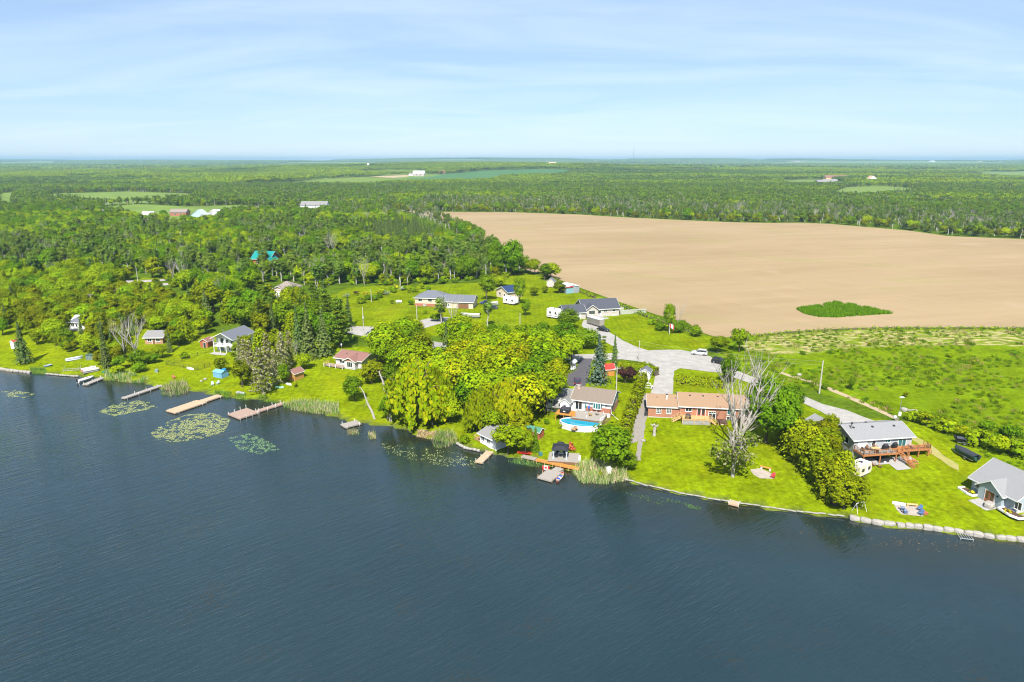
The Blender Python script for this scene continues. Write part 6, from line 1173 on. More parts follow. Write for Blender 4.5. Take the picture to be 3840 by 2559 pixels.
def car(px, py, rz, label, m, kind='suv', L=4.7, Wd=1.86, z=None):
    g = G(px, py); g.z += .05; r = empty('parked_car', g, rz, label, 'car'); hw = Wd/2; a = L/2
    belt = 1.0 if kind == 'suv' else .86; top = 1.7 if kind == 'suv' else 1.42
    MB().loft([ring4(-a, hw*.86, .42, belt*.92), ring4(-a+.15, hw*.97, .3, belt, .06), ring4(-a*.3, hw, .26, belt+.02, .06), ring4(a*.35, hw, .26, belt, .06), ring4(a*.75, hw*.96, .28, belt*.92, .06), ring4(a-.05, hw*.85, .36, belt*.74, .04)]).build('body', m, r)
    rear = -a+.12 if kind == 'suv' else -a+.75
    cab = [(rear, .02), (rear+.35, 1), (a*.08, 1), (a*.42, .02)]
    gl = MB().loft([[(x, -hw*(.9-.12*t_), belt+.005+(top-belt-.06)*t_), (x, hw*(.9-.12*t_), belt+.005+(top-belt-.06)*t_), (x, hw*(.9-.12*t_)-.02, belt+.001), (x, -hw*(.9-.12*t_)+.02, belt+.001)] for x, t_ in cab]).build('windows', GLASS, r)
    MB().loft([[(x, -w, top-.055+dz), (x, w, top-.055+dz), (x, w*.9, top+dz), (x, -w*.9, top+dz)] for x, w, dz in ((rear+.3, hw*.77, -.03), (rear+.7, hw*.78, .02), (a*.0, hw*.78, .02), (a*.1, hw*.77, -.03))]).build('roof', m, r)
    pl = MB()
    for sx in (-1, 1):
        for x0, x1 in ((rear+.0, rear+.34), (a*.42, a*.1)): pl.bar((x0, sx*hw*.88, belt), (x1, sx*hw*.78, top-.05), .07, .07)
        pl.bar((-.15, sx*hw*.89, belt), (-.15, sx*hw*.78, top-.05), .07, .05)
    pl.build('pillars', m, r)
    for x in (-a*.62, a*.62):
        for y in (-hw+.08, hw-.08): wheel(r, x, y, .36 if kind == 'suv' else .32)
    for y in (-hw*.68, hw*.68): MB().box(a-.16, a-.02, y-.2, y+.2, belt*.6, belt*.74).build('headlight', HEAD, r); MB().box(-a-.005, -a+.1, y-.17, y+.17, belt*.72, belt*.92).build('tail_light', TAIL, r)
    MB().box(a-.1, a+.03, -hw*.8, hw*.8, .3, .46).build('bumper', BLACK, r); MB().box(-a-.03, -a+.1, -hw*.8, hw*.8, .32, .48).build('bumper', BLACK, r); MB().box(-a-.035, -a-.02, -.25, .25, .55, .67).build('licence_plate', WHITEP, r)
    for y in (-hw-.1, hw+.1): MB().box(a*.28, a*.36, y-.1, y+.1, belt, belt+.14).build('mirror', m, r)
    return r
car(2622,1331, R(162), 'silver sport utility car on the gravel turning area', paint('silver', (.62, .63, .65))); car(2699,1364, R(-36), 'dark sport utility car half hidden by the giant dead tree', paint('black', (.015, .015, .02))); car(2262,1242, R(-42), 'black sedan behind the enclosed grey trailer', paint('ink', (.012, .013, .02)), 'sedan', 4.6); car(2165,1440, R(84), 'dark purple sport utility car behind the white brick house', paint('purple', (.06, .03, .07)))
car(1820,1140, R(200), 'navy car beside the white motorboat', paint('navy', (.02, .05, .14)), 'sedan'); car(1848,1160, R(185), 'dark hatchback car in front of the camper', paint('slate', (.05, .06, .08)), 'sedan', 4.1); car(1022,1121, R(15), 'blue-grey car outside the tan brick house', paint('bluegrey', (.07, .10, .16)), 'sedan')
def camper(a, b, Wd, hgt, label, m, name='camper_trailer', stripe=None, cat='camper', taper=.35):
    A, B = G(*a), G(*b); rz = math.atan2(B.y-A.y, B.x-A.x); L = (B-A).length; r = empty(name, A, rz, label, cat)
    pr = [(0, .55), (L-taper, .55), (L, .95), (L, hgt*.72), (L-taper, hgt), (.15, hgt), (0, hgt-.2)]
    MB().loft([[(x, y, z) for x, z in pr] for y in (0, Wd)]).build('body', m, r); ro = MB().box(.2, L-taper, .05, Wd-.05, hgt+.002, hgt+.05).build('roof', WHITEP, r); MB().box(L*.45, L*.45+.6, Wd*.35, Wd*.35+.6, hgt+.05, hgt+.2).build('roof_hatch', CHAR, ro)
    if stripe: MB().box(.05, L-.1, -.012, -.002, .95, 1.15).build('stripe', stripe, r)
    for x in (L*.3, L*.78): w_ = MB().box(x-.4, x+.4, -.03, -.003, hgt*.5, hgt*.74).build('window', BLACK, r); MB().box(x-.35, x+.35, -.045, -.031, hgt*.5+.05, hgt*.74-.05).build('pane', GLASS, w_)
    d_ = MB().box(L*.52, L*.52+.65, -.03, -.003, .62, hgt*.86).build('door', WHITEP, r); MB().box(L*.52+.55, L*.52+.6, -.06, -.03, 1.2, 1.3).build('handle', STEEL, d_); MB().box(-.03, -.003, Wd*.25, Wd*.75, hgt*.5, hgt*.74).build('window', GLASS, r)
    for y in (.12, Wd-.12):
        for x in (L*.42, L*.42+.75): wheel(r, x, y, .32, .2)
    MB().box(.1, L-.2, .1, Wd-.1, .36, .55).build('chassis', BLACK, r); MB().bar((L-.3, Wd/2, .45), (L+1.1, Wd/2, .45), .12, .1).build('hitch', BLACK, r); return r
camper((3219,1801), (3266,1776), 2.3, 2.65, 'cream travel trailer parked beside the cedar row', mat('cream_body', (.66, .60, .50), .4, .08, 1.)); camper((2050,1192), (2092,1199), 2.5, 3.6, 'white tall camper beside the round tree', WHITEP, stripe=CHAR); camper((1886,1140), (1930,1147), 2.5, 3.1, 'white and tan camper parked before the navy roofed house', WHITEP, stripe=mat('tan_stripe', (.42, .30, .2), .5))
A, B = G(2200,1215), G(2247,1229); rz = math.atan2(B.y-A.y, B.x-A.x); tr = empty('cargo_trailer', A, rz, 'enclosed grey cargo trailer on the gravel driveway', 'trailer'); L = (B-A).length
MB().box(0, L, 0, 2.4, .5, 2.7).build('body', mat('brushed_trailer', (.30, .28, .26), .45, .12, 1., metal=.4), tr); MB().box(-.05, L+.05, -.05, 2.45, 2.7, 2.78).build('roof', mat('trailer_roof', (.55, .56, .58), .4), tr); MB().box(L, L+.03, .15, 2.25, .55, 2.6).build('door', mat('trailer_door', (.34, .30, .26), .6), tr)
for x in (L*.3, L*.3+.8):
    for y in (0, 2.4): wheel(tr, x, y, .34)
MB().box(-1.2, .2, 1.1, 1.3, .42, .54).build('hitch', BLACK, tr)

# ------------------------------------------------------------------ boats
def hull(L, Wd, Hh, n=10, fl=.55, transom=.85, double=False):
    secs = []
    for i in range(n+1):
        t_ = i/n; w = Wd/2*(math.sin(math.pi*t_)**.6 if double else (transom+(1-transom)*math.sin(math.pi*min(1, t_*1.2)*.5) if t_ < .55 else math.cos((t_-.55)/.45*math.pi/2)**.75)); w = max(w, .015); sh = Hh*(1+.18*(2*t_-1)**2 if double else 1+.22*max(0, t_-.5)*2)
        x = L*(t_-.5); secs.append([(x, -w, sh), (x, -w*fl, .08), (x, 0, 0), (x, w*fl, .08), (x, w, sh)])
    return secs
def boat(loc, rz, L, Wd, Hh, label, m, inner, name='boat', cat='boat', double=False, flip=False, seats=(), motor=False, windshield=False, cover=None, group=None):
    r = empty(name, loc, rz, label, cat, group); s_ = hull(L, Wd, Hh, double=double); mb = MB(); n = len(s_[0])
    fs = [(i*n+k, i*n+k+1, (i+1)*n+k+1, (i+1)*n+k) for i in range(len(s_)-1) for k in range(n-1)]+[tuple(range(n)), tuple(len(s_)*n-1-k for k in range(n))]
    mb.add([p for q in s_ for p in q], fs); o = mb.build('hull', m, r)
    top = MB(); zf = .35 if not cover else 1.0
    ins = [[(x*.96, y*.9, (zf*q[0][2] if not cover else q[0][2]+.06+.18*(1-abs(y)/(abs(q[0][1])+1e-6)))) for x, y in ((q[0][0], q[0][1]), (q[0][0], q[0][1]*.5), (q[0][0], 0), (q[0][0], q[4][1]*.5), (q[4][0], q[4][1]))] for q in s_]
    top.add([p for q in ins for p in q], [(i*5+k, i*5+k+1, (i+1)*5+k+1, (i+1)*5+k) for i in range(len(ins)-1) for k in range(4)]); top.build('cover' if cover else 'floor', cover or inner, r)
    gw = MB()
    for k in (0, 4): gw.tube([q[k] for q in s_], .04, 4)
    gw.build('gunwale', inner if not cover else m, r)
    for x in seats:
        i = int((x/L+.5)*10); w = s_[i][4][1]*.95; MB().box(x-.16, x+.16, -w, w, Hh*.72, Hh*.78).build('seat', TIMB if not windshield else WHITEP, r)
    if motor: MB().box(-L/2-.35, -L/2-.02, -.18, .18, Hh*.6, Hh+.45).build('motor', BLACK, r)
    if windshield: MB().loft([[(L*.12, -Wd*.4, Hh), (L*.14, -Wd*.4, Hh), (L*.14, Wd*.4, Hh), (L*.12, Wd*.4, Hh)], [(L*.05, -Wd*.34, Hh+.4), (L*.06, -Wd*.34, Hh+.4), (L*.06, Wd*.34, Hh+.4), (L*.05, Wd*.34, Hh+.4)]]).build('windshield', GLASS, r)
    if flip: r.rotation_euler = (math.pi, 0, rz); r.location.z += Hh*1.12
    return r
def span(a, b, z=None):
    A = Vector((*P(*a, z), z)) if z is not None else G(*a); B = Vector((*P(*b, z), z)) if z is not None else G(*b); return (A+B)/2, math.atan2(B.y-A.y, B.x-A.x), (B-A).xy.length
def boat_at(a, b, z, *args, **kw):
    c_, rz, L = span(a, b, z); return boat(Vector((c_.x, c_.y, c_.z+(-.12 if z == 0 else .05))), rz, max(L, kw.pop('minL', 0)), *args, **kw)
RED = mat('red_hull', (.55, .03, .02), .35); WHITEB = mat('white_hull', (.75, .75, .74), .3); GREENH = mat('green_hull', (.03, .22, .12), .4); ALU = mat('aluminium', (.55, .57, .58), .4, .1, 2., metal=.5); BLUEH = mat('blue_hull', (.05, .20, .50), .4)
b_ = boat_at((2088,1812), (2111,1775), 0, 1.1, .45, 'red canoe with pale inside tied to the grey swim platform', RED, mat('canoe_grey', (.35, .37, .38), .6), 'canoe', 'canoe', True, seats=(-1.3, 0., 1.3))
for x, m_, y in ((-.7, MATS['blue_cloth'], .1), (-.3, WHITEP, -.1), (.5, MATS['blue_cloth'], .0)): MB().box(x-.22, x+.22, y-.25, y+.25, .2, .42).build('gear', m_, b_)
boat_at((292,1436), (352,1418), 0, 1.9, .7, 'white open motorboat moored beside the short dock', WHITEB, mat('cream_floor', (.5, .46, .4), .7), motor=True, windshield=True, seats=(-1.2,))
boat_at((248,1357), (310,1342), None, 1.7, .7, 'long pale blue boat lying upturned beside the storage box', mat('pale_blue_hull', (.52, .60, .66), .4), ALU, flip=True); boat_at((165,1378), (197,1372), None, .9, .4, 'slim blue kayak lying near the white signpost', BLUEH, WHITEB, 'kayak', 'kayak', True)
boat_at((382,1400), (406,1393), None, .9, .4, 'dark green canoe lying above the short dock', GREENH, GREENH, 'canoe', 'canoe', True, flip=True); boat_at((701,1382), (727,1388), None, .9, .4, 'white upturned canoe beside the wire fence', WHITEB, WHITEB, 'canoe', 'canoe', True, flip=True)
boat_at((1034,1456), (1064,1455), None, .8, .35, 'mint green kayak lying below the honey shed', mat('mint_hull', (.25, .62, .42), .4), WHITEB, 'kayak', 'kayak', True, flip=True); boat_at((890,1474), (920,1479), None, 1.1, .4, 'grey upturned rowing boat at the water edge', ALU, ALU, 'rowing_boat', 'boat', False, flip=True)
boat_at((1075,1440), (1093,1446), None, .8, .3, 'white upturned dinghy beside the honey shed', WHITEB, WHITEB, 'dinghy', 'boat', False, flip=True); boat_at((1960,1703), (1972,1709), None, .9, .4, 'orange kayak drawn up by the boardwalk end', mat('orange_hull', (.70, .12, .02), .4), RED, 'kayak', 'kayak', True, minL=3.)
boat_at((3345,1888), (3400,1897), None, .8, .35, 'long white kayak lying beside the stone fire circle', WHITEB, WHITEB, 'kayak', 'kayak', True, flip=True)
def boat_trailer(r_or_loc, rz, L, label=None):
    r = r_or_loc if not label else empty('boat_trailer', r_or_loc, rz, label, 'trailer'); m_ = STEEL if not label else WHITEP
    for sy in (-.8, .8): MB().bar((-L*.45, sy, .5), (L*.35, sy*.75, .5), .09, .1).build('rail', m_, r); MB().bar((L*.35, sy*.75, .5), (L*.62, 0, .5), .09, .1).build('rail', m_, r)
    for x in (-L*.4, 0, L*.33): MB().bar((x, -.85, .5), (x, .85, .5), .08, .08).build('crossbar', m_, r)
    for sy in (-.98, .98): wheel(r, -L*.15, sy, .3, .18); MB().box(-L*.15-.4, -L*.15+.4, sy-.12, sy+.12, .62, .68).build('mudguard', m_, r)
    MB().bar((L*.62, 0, .5), (L*.62, 0, .05), .06, .06).build('jockey_stand', BLACK, r); MB().bar((L*.55, 0, .5), (L*.52, 0, 1.2), .08, .08).build('winch_post', m_, r); return r
def trailer_boat(a, b, label, m, cover, Wd=2.1, Hh=.85, minL=0):
    c_, rz, L = span(a, b); L = max(L, minL); t_ = empty('boat_trailer', c_, rz, 'galvanised trailer carrying the '+label, 'trailer'); boat_trailer(t_, rz, L); return boat(c_+Vector((0, 0, .56)), rz, L, Wd, Hh, label, m, cover, cover=cover, motor=True)
trailer_boat((3662,1741), (3578,1693), 'black covered boat on the mown slope', mat('dark_green_hull', (.03, .09, .09), .3), CHAR); trailer_boat((3602,1664), (3648,1670), 'small dark covered boat by the bramble edge', CHAR, mat('slate_cover', (.06, .07, .09), .7), 1.8, .7, 4.2); trailer_boat((1800,1194), (1728,1192), 'long white motorboat parked on the tan bungalow drive', WHITEB, WHITEB, 2.3, 1.0)
trailer_boat((1822,1150), (1868,1147), 'white covered motorboat beside the navy car', WHITEB, WHITEP, 2.2, .9)
c_, rz, L = span((2432,1470), (2430,1438)); boat_trailer(c_, rz, 4.6, 'empty white boat trailer beside the gravel track')
# pontoon boat
c_, rz, L = span((310,1410), (374,1388)); r = empty('pontoon_boat', c_, rz, 'red and white pontoon boat drawn up on the bank', 'boat')
for y in (-.85, .85): MB().tube([(-L/2, y, .3), (L/2-.7, y, .3), (L/2, y, .42)], [.3, .3, .05], 8).build('pontoon', ALU, r)
MB().box(-L/2, L/2-.4, -1.2, 1.2, .6, .68).build('deck', mat('red_carpet', (.42, .13, .10), .9), r)
for y in (-1.2, 1.2): MB().box(-L/2+.1, L/2-.5, y-.03, y+.03, .72, 1.25).build('side_panel', WHITEB, r)
for x in (-L/2+.6, 0, L/2-1.4): MB().box(x-.35, x+.35, -1., -.4, .68, 1.15).build('seat', WHITEP, r)
MB().box(.3, .7, .4, .9, .68, 1.5).build('console', WHITEP, r)
# boat lift frames
def frame(nm, a, b, Wd, hgt, z, label, cat='boat lift', rungs=5):
    c_, rz, L = span(a, b, z); r = empty(nm, c_, rz, label, cat)
    for y in (-Wd/2, Wd/2): MB().bar((-L/2, y, .3), (L/2, y, .3), .08, .1).build('rail', ALU, r)
    for i in range(rungs): x = -L/2+L*i/(rungs-1); MB().bar((x, -Wd/2, .3), (x, Wd/2, .3), .06, .06).build('crossbar', ALU, r)
    for x in (-L/2, L/2):
        for y in (-Wd/2, Wd/2): MB().bar((x, y, -.9), (x, y, hgt), .07, .07).build('post', ALU, r)
frame('boat_lift', (242,1392), (300,1388), 1.8, 1.3, .45, 'grey metal boat lift stored on the bank'); frame('boat_ramp', (3592,2012), (3640,2018), 2.2, .5, 0, 'white bare dock frame standing in the shallows by the stone wall', rungs=6)

# ------------------------------------------------------------------ docks
def dock(a, b, Wd, label, m=GREYDK, z=.45, posts=4, name='dock', ph=.5, post_m=WHITEP, extra=()):
    A = Vector((*P(*a, z), 0)); B = Vector((*P(*b, z), 0)); rz = math.atan2(B.y-A.y, B.x-A.x); L = (B-A).length; r = empty(name, A, rz, label, 'dock')
    for x0, x1, y0, y1 in [(0, L, -Wd/2, Wd/2)]+[(L+e[0], L+e[1], e[2], e[3]) for e in extra]:
        planks(x0, x1, y0, y1, z, m, r, 'y', .16); fb = MB()
        for yy in (y0, y1): fb.box(x0, x1, yy-.03, yy+.03, z-.28, z-.055)
        for xx in (x0, x1): fb.box(xx-.03, xx+.03, y0+.04, y1-.04, z-.28, z-.055)
        fb.build('dock_frame', m, r); n = max(2, posts)
        for i in range(n):
            for yy in (y0, y1): MB().tube([(x0+(x1-x0)*(i+.15)/(n-.7), yy, -1.5), (x0+(x1-x0)*(i+.15)/(n-.7), yy, z+ph*rnd.uniform(.3, 1))], .06, 6).build('post', post_m, r)
    return r
D1 = mat('grey_plank', (.31, .28, .25), .9, .15, 2., sc3=(5, 1, 1)); D2 = mat('tan_plank', (.46, .33, .22), .9, .15, 2., sc3=(5, 1, 1)); D3 = mat('brown_plank', (.34, .24, .19), .9, .15, 2., sc3=(5, 1, 1))
dock((392,1413), (318,1442), 1.7, 'short grey dock beside the white motorboat', D1, posts=3); dock((603,1445), (462,1493), 1.5, 'long narrow grey dock beside the first lily patch', D1, posts=4)
dock((824,1482), (756,1505), 2.2, 'wide tan floating dock with thick platform end', D2, posts=2, ph=.1, extra=((-.02, 8.6, -1.9, 1.7),)); dock((1062,1511), (960,1543), 1.5, 'brown L shaped dock with white posts', D3, posts=4, ph=.9, extra=((.02, 5.2, -3.9, 1.2),))
dock((1346,1582), (1285,1597), 2.6, 'small square grey dock at the foot of the broken trunk lawn', D1, posts=2); dock((1838,1692), (1795,1733), 1.6, 'narrow weathered dock in front of the white boathouse', D2, posts=3)
dock((2100,1754), (2081,1766), 1.7, 'short grey gangway from the orange boardwalk to the swim platform', D1, posts=2, ph=.1, post_m=TIMB, name='gangway'); dock((2080,1766), (2041,1797), 3.1, 'square grey swim platform beside the red canoe', D1, posts=3, ph=.8, post_m=TIMB); dock((2757,1878), (2750,1892), 1.7, 'tiny tan dock stub at the edge of the wide lawn', D2, posts=2)
dock((2012,1722), (2172,1757), 1.0, 'orange stained boardwalk along the bank by the gazebo', ORANGEW, .75, 6, 'boardwalk', .05, TIMB); dock((1958,1709), (2010,1720), 1.1, 'grey boardwalk end beside the leafy overhanging tree', GREYDK, .75, 3, 'boardwalk', .1, TIMB)
A = P(2047,1743,.9); sg = empty('flag_sign', Vector((A[0], A[1]-.35, .3)), R(-10), 'white board with a red leaf and red bars fixed to the boardwalk', 'sign'); MB().box(-.7, .7, -.03, 0, -.35, .55).build('panel', WHITEP, sg); RL = mat('flag_red', (.60, .01, .015), .7)
for x in (-.7, .42): MB().box(x, x+.28, -.04, -.031, -.35, .55).build('bar', RL, sg)
leaf = [(0,.42),(.07,.28),(.16,.33),(.13,.12),(.24,.22),(.27,.14),(.36,.15),(.31,.02),(.36,-.03),(.17,-.16),(.19,-.23),(.03,-.2),(.03,-.34),(-.03,-.34),(-.03,-.2),(-.19,-.23),(-.17,-.16),(-.36,-.03),(-.31,.02),(-.36,.15),(-.27,.14),(-.24,.22),(-.13,.12),(-.16,.33),(-.07,.28)]
MB().loft([[(x*.9, y, z*.9+.1) for x, z in leaf] for y in (-.042, -.031)]).build('leaf_emblem', RL, sg)

# ------------------------------------------------------------------ gazebo and small garden things
A, B = G(2075,1731), G(2124,1734); rz = math.atan2(B.y-A.y, B.x-A.x); w = (B-A).length; g0 = empty('platform', A+Vector((-1.2, -.7, .12)), rz, 'grey timber platform under the black gazebo', 'platform'); planks(0, w+3.6, -.2, w+1.6, .45, GREYDK, g0, 'x'); MB().box(.05, w+3.5, -.15, w+1.5, -.9, .39).build('skirt', BROWNW, g0); MB().box(w+3.5, w+3.9, 1., 3.2, .1, .55).build('bench', WHITEP, g0)
r = empty('gazebo', A+Vector((0, 0, .58)), rz, 'black roofed gazebo with pale curtains on the shore platform', 'gazebo'); d = w*.95
for x in (0, w):
    for y in (0, d):
        MB().box(x-.06, x+.06, y-.06, y+.06, 0, 2.05).build('post', BLACK, r); cu = MB(); cu.loft([[(x-.2, y-.14, 0), (x+.2, y-.14, 0), (x+.2, y+.14, 0), (x-.2, y+.14, 0)], [(x-.1, y-.1, 1.1), (x+.1, y-.1, 1.1), (x+.1, y+.1, 1.1), (x-.1, y+.1, 1.1)], [(x-.24, y-.16, 2.0), (x+.24, y-.16, 2.0), (x+.24, y+.16, 2.0), (x-.24, y+.16, 2.0)]]); cu.build('curtain', mat('pale_curtain', (.42, .47, .50), .9), r)
CANO = mat('black_canvas', (.022, .024, .032), .75, .15, 2.)
def pyr(x0, x1, y0, y1, z0, z1, k): xm, ym = (x0+x1)/2, (y0+y1)/2; return MB().loft([[(x0,y0,z0),(x1,y0,z0),(x1,y1,z0),(x0,y1,z0)], [(x0,y0,z0+.12),(x1,y0,z0+.12),(x1,y1,z0+.12),(x0,y1,z0+.12)], [(xm-(xm-x0)*k,ym-(ym-y0)*k,z1),(xm+(x1-xm)*k,ym-(ym-y0)*k,z1),(xm+(x1-xm)*k,ym+(y1-ym)*k,z1),(xm-(xm-x0)*k,ym+(y1-ym)*k,z1)]])
ca = pyr(-.35, w+.35, -.35, d+.35, 2.0, 2.85, .25).build('canopy', CANO, r); pyr(w/2-.7, w/2+.7, d/2-.7, d/2+.7, 2.9, 3.25, .08).build('vent', CANO, ca)
for i, (x, y, a_) in enumerate(((.7, 2.3, .2), (2.0, 2.4, -.2), (.6, .8, 1.6), (2.2, .9, -1.5))): chair(A+Matrix.Rotation(rz, 3, 'Z') @ Vector((x, y, .58)), rz+a_, 'dark cushioned chair under the black gazebo', CHAR, 'chairs under the black gazebo')
table(A+Matrix.Rotation(rz, 3, 'Z') @ Vector((1.4, 1.5, .58)), rz, 'low pale table under the black gazebo', WHITEP, 1.1, .7)
BLUEC = mat('blue_chair', (.10, .17, .34), .6); PALEBL = mat('pale_blue_chair', (.50, .62, .72), .6)
sheet('fire_circle', poly_px([(3352,1892),(3440,1896),(3462,1938),(3380,1930),(3362,1912)]), mat('pale_gravel', (.36, .31, .26), 1., .2, 1.5), .04, 1., 'pale stone fire circle with blue chairs near the stone wall', 'fire pit')
for i, (px, py, a_) in enumerate(((3385,1915,1.2),(3395,1927,1.4),(3448,1915,-1.0),(3452,1932,-1.2))): chair(G(px, py), a_, 'blue slatted garden chair by the stone fire circle', BLUEC, 'blue chairs round the stone fire circle', name='garden_chair')
def log(a, b, rr_, label, m=TIMB, lift=.25, name='log_bench'):
    A, B = G(*a), G(*b); r = empty(name, A, 0, label, 'bench'); D_ = B-A; MB().tube([(0, 0, lift+rr_), tuple(D_+Vector((0, 0, lift+rr_)))], rr_, 8).build('seat', m, r)
    for t_ in (.12, .88): q = D_*t_; MB().tube([(q.x, q.y, -.1), (q.x, q.y, lift+rr_*.4)], rr_*1.1, 8).build('leg', WHITEP if lift > .3 else m, r)
log((3398,1899), (3440,1902), .18, 'pale log bench by the stone fire circle'); log((2850,1757), (2892,1768), .17, 'orange timber bench on pale supports by the gravel fire pit', ORANGEW, .35)
sheet('fire_pit', poly_px([(2812,1762),(2850,1757),(2880,1770),(2905,1785),(2900,1797),(2850,1795),(2825,1780)]), MATS['pale_gravel'], .04, 1., 'pale gravel fire pit on the wide lawn', 'fire pit'); chair(G(2898,1793), -.8, 'red garden chair beside the gravel fire pit', mat('red_chair', (.55, .05, .06), .6), name='garden_chair')
STONE = mat('boulder', (.27, .245, .215), .95, .25, 1.2, bump=.6, col2=(.40, .375, .34))
def rock_mesh(nm, w, d_, h_, seed):
    q = random.Random(seed); bm = bmesh.new(); bmesh.ops.create_icosphere(bm, subdivisions=2, radius=1.)
    for v in bm.verts: c_ = v.co; k = 1+q.uniform(-.1, .1); p = Vector((math.copysign(abs(c_.x)**.6, c_.x)*w/2, math.copysign(abs(c_.y)**.6, c_.y)*d_/2, math.copysign(abs(c_.z)**.6, c_.z)*h_/2)); v.co = p*k
    me = bpy.data.meshes.new(nm); bm.to_mesh(me); bm.free(); me.materials.append(STONE); return me
ROCKS = [rock_mesh('stone', 1.0, 1.0, 1.0, i) for i in range(6)]
def stone_line(pts, bw, bd, bh, label, nm='stone_wall', cat='wall', z=.28, jit=.06):
    W_ = [Vector((*P(*p, .3), 0)) for p in pts]; r = empty(nm, W_[0], 0, label, cat)
    for a_, b_ in zip(W_[:-1], W_[1:]):
        L = (b_-a_).length; n = max(1, round(L/bw)); an = math.atan2(b_.y-a_.y, b_.x-a_.x)
        for i in range(n): o = link('stone', ROCKS[rnd.randrange(6)], r, a_.lerp(b_, (i+.5)/n)-W_[0]+Vector((rnd.gauss(0, jit), rnd.gauss(0, jit), z+rnd.uniform(-.04, .04))), an+rnd.gauss(0, .05)); o.scale = (L/n*1.03, bd*rnd.uniform(.85, 1.15), bh*rnd.uniform(.9, 1.1))
stone_line([(3184,1940),(3268,1957),(3360,1968),(3458,1977),(3576,1990),(3647,2001),(3731,2014),(3850,2026)], 1.55, 1.0, .95, 'low wall of big pale limestone blocks along the lawn edge'); stone_line([(-10,1382),(25,1388),(112,1397)], 1.2, .8, .8, 'low pale stone wall at the curving end of the shore')
stone_line([(2330,1795),(2430,1822),(2546,1849),(2650,1868),(2758,1885),(2880,1903),(2986,1918),(3100,1929),(3165,1938)], 1.4, .26, .22, 'thin stone edging along the wide lawn', 'stone_edging', 'edging', .35); stone_line([(1712,1662),(1745,1680),(1800,1690)], .9, .6, .5, 'short line of pale rocks by the white boathouse', 'rock_edging', 'edging', .3)
stone_line([(173,1401),(230,1407),(293,1411)], 1.0, .5, .4, 'rough rock edging below the upturned boat', 'rock_edging', 'edging', .25)
def boulder(px, py, w, label, cat='rock'): g = G(px, py); r = link('boulder', ROCKS[rnd.randrange(6)], None, g+Vector((0, 0, w*.2)), rnd.random()*6); r.scale = (w, w*.8, w*.6); tag(r, label, cat)
for px, py, w, lb in ((3390,1541,1.5,'pale boulder nearest the light pole'), (3412,1546,1.2,'middle pale boulder by the light pole'), (3428,1549,1.6,'pale boulder nearest the brambles'), (2996,1410,1.3,'white boulder alone in the meadow grass'), (3708,1902,1.9,'large white boulder beside the garage pad'), (840,1404,.6,'small rock by the blue cabinet'), (770,1424,.9,'rock heap stone beside the pale blue chairs'), (755,1432,.8,'flat stone near the pale blue chairs'), (2413,1656,.9,'tan rock at the gravel track end')): boulder(px, py, w, lb)
for i, (px, py) in enumerate(((797,1446),(817,1442))): chair(G(px, py), R(20-40*i), 'pale blue garden chair near the wide tan dock', PALEBL, 'pale blue chairs by the wide tan dock', name='garden_chair')
chair(G(653,1420), 1.1, 'red and white garden chair on the lawn above the reeds', mat('faded_red', (.55, .18, .12), .6), name='garden_chair')
chair(G(2268,1428), .5, 'red lounge chair under the blue spruce', MATS['red_chair'], name='garden_chair')
r = empty('propane_tank', G(1496,1138), R(10), 'white propane tank lying on the wide lawn', 'tank'); MB().tube([(-1.25, 0, .75), (-1.1, 0, .75), (1.1, 0, .75), (1.25, 0, .75)], [.25, .5, .5, .25], 14).build('tank_body', WHITEP, r); MB().tube([(0, 0, 1.2), (0, 0, 1.45)], .2, 8).build('valve_cover', WHITEP, r)
for x in (-.8, .8): MB().box(x-.15, x+.15, -.4, .4, -.1, .32).build('foot', CONC, r)
def swing(px, py):
    r = empty('swing_frame', G(px, py), .4, 'white bare swing frame by the cedar row end', 'swing'); [MB().bar(a_, b_, .05, .05).build('leg', WHITEP, r) for a_, b_ in (((-1.1, -.6, 0), (-.9, 0, 1.7)), ((-1.1, .6, 0), (-.9, 0, 1.7)), ((1.1, -.6, 0), (.9, 0, 1.7)), ((1.1, .6, 0), (.9, 0, 1.7)))]; MB().bar((-.95, 0, 1.7), (.95, 0, 1.7), .08, .08).build('top_bar', WHITEP, r)
swing(3222,1918)
def post_box(px, py, label, m, w=.5, h_=1., cat='box', name='utility_box'):
    r = empty(name, G(px, py), .2, label, cat); MB().box(-w/2, w/2, -w/2, w/2, -.1, h_*.85).build('body', m, r); MB().loft([[(-w*.55, -w*.55, h_*.85), (w*.55, -w*.55, h_*.85), (w*.55, w*.55, h_*.85), (-w*.55, w*.55, h_*.85)], [(-w*.4, -w*.4, h_), (w*.4, -w*.4, h_), (w*.4, w*.4, h_), (-w*.4, w*.4, h_)]]).build('lid', m, r)
post_box(2283,1772, 'white utility box standing in the reeds', WHITEP, .9, 1.1); post_box(2027,1708, 'teal garden bin on the lawn near the boardwalk', MATS['teal_cloth'], .7, .7); post_box(588,1396, 'grey garden bin on the lawn by the stones', MATS['grey_green'], .8, .9); post_box(3465,1926, 'low rusty fire bowl beside the stone fire circle', REDW, .9, .35, 'fire bowl', 'fire_bowl')

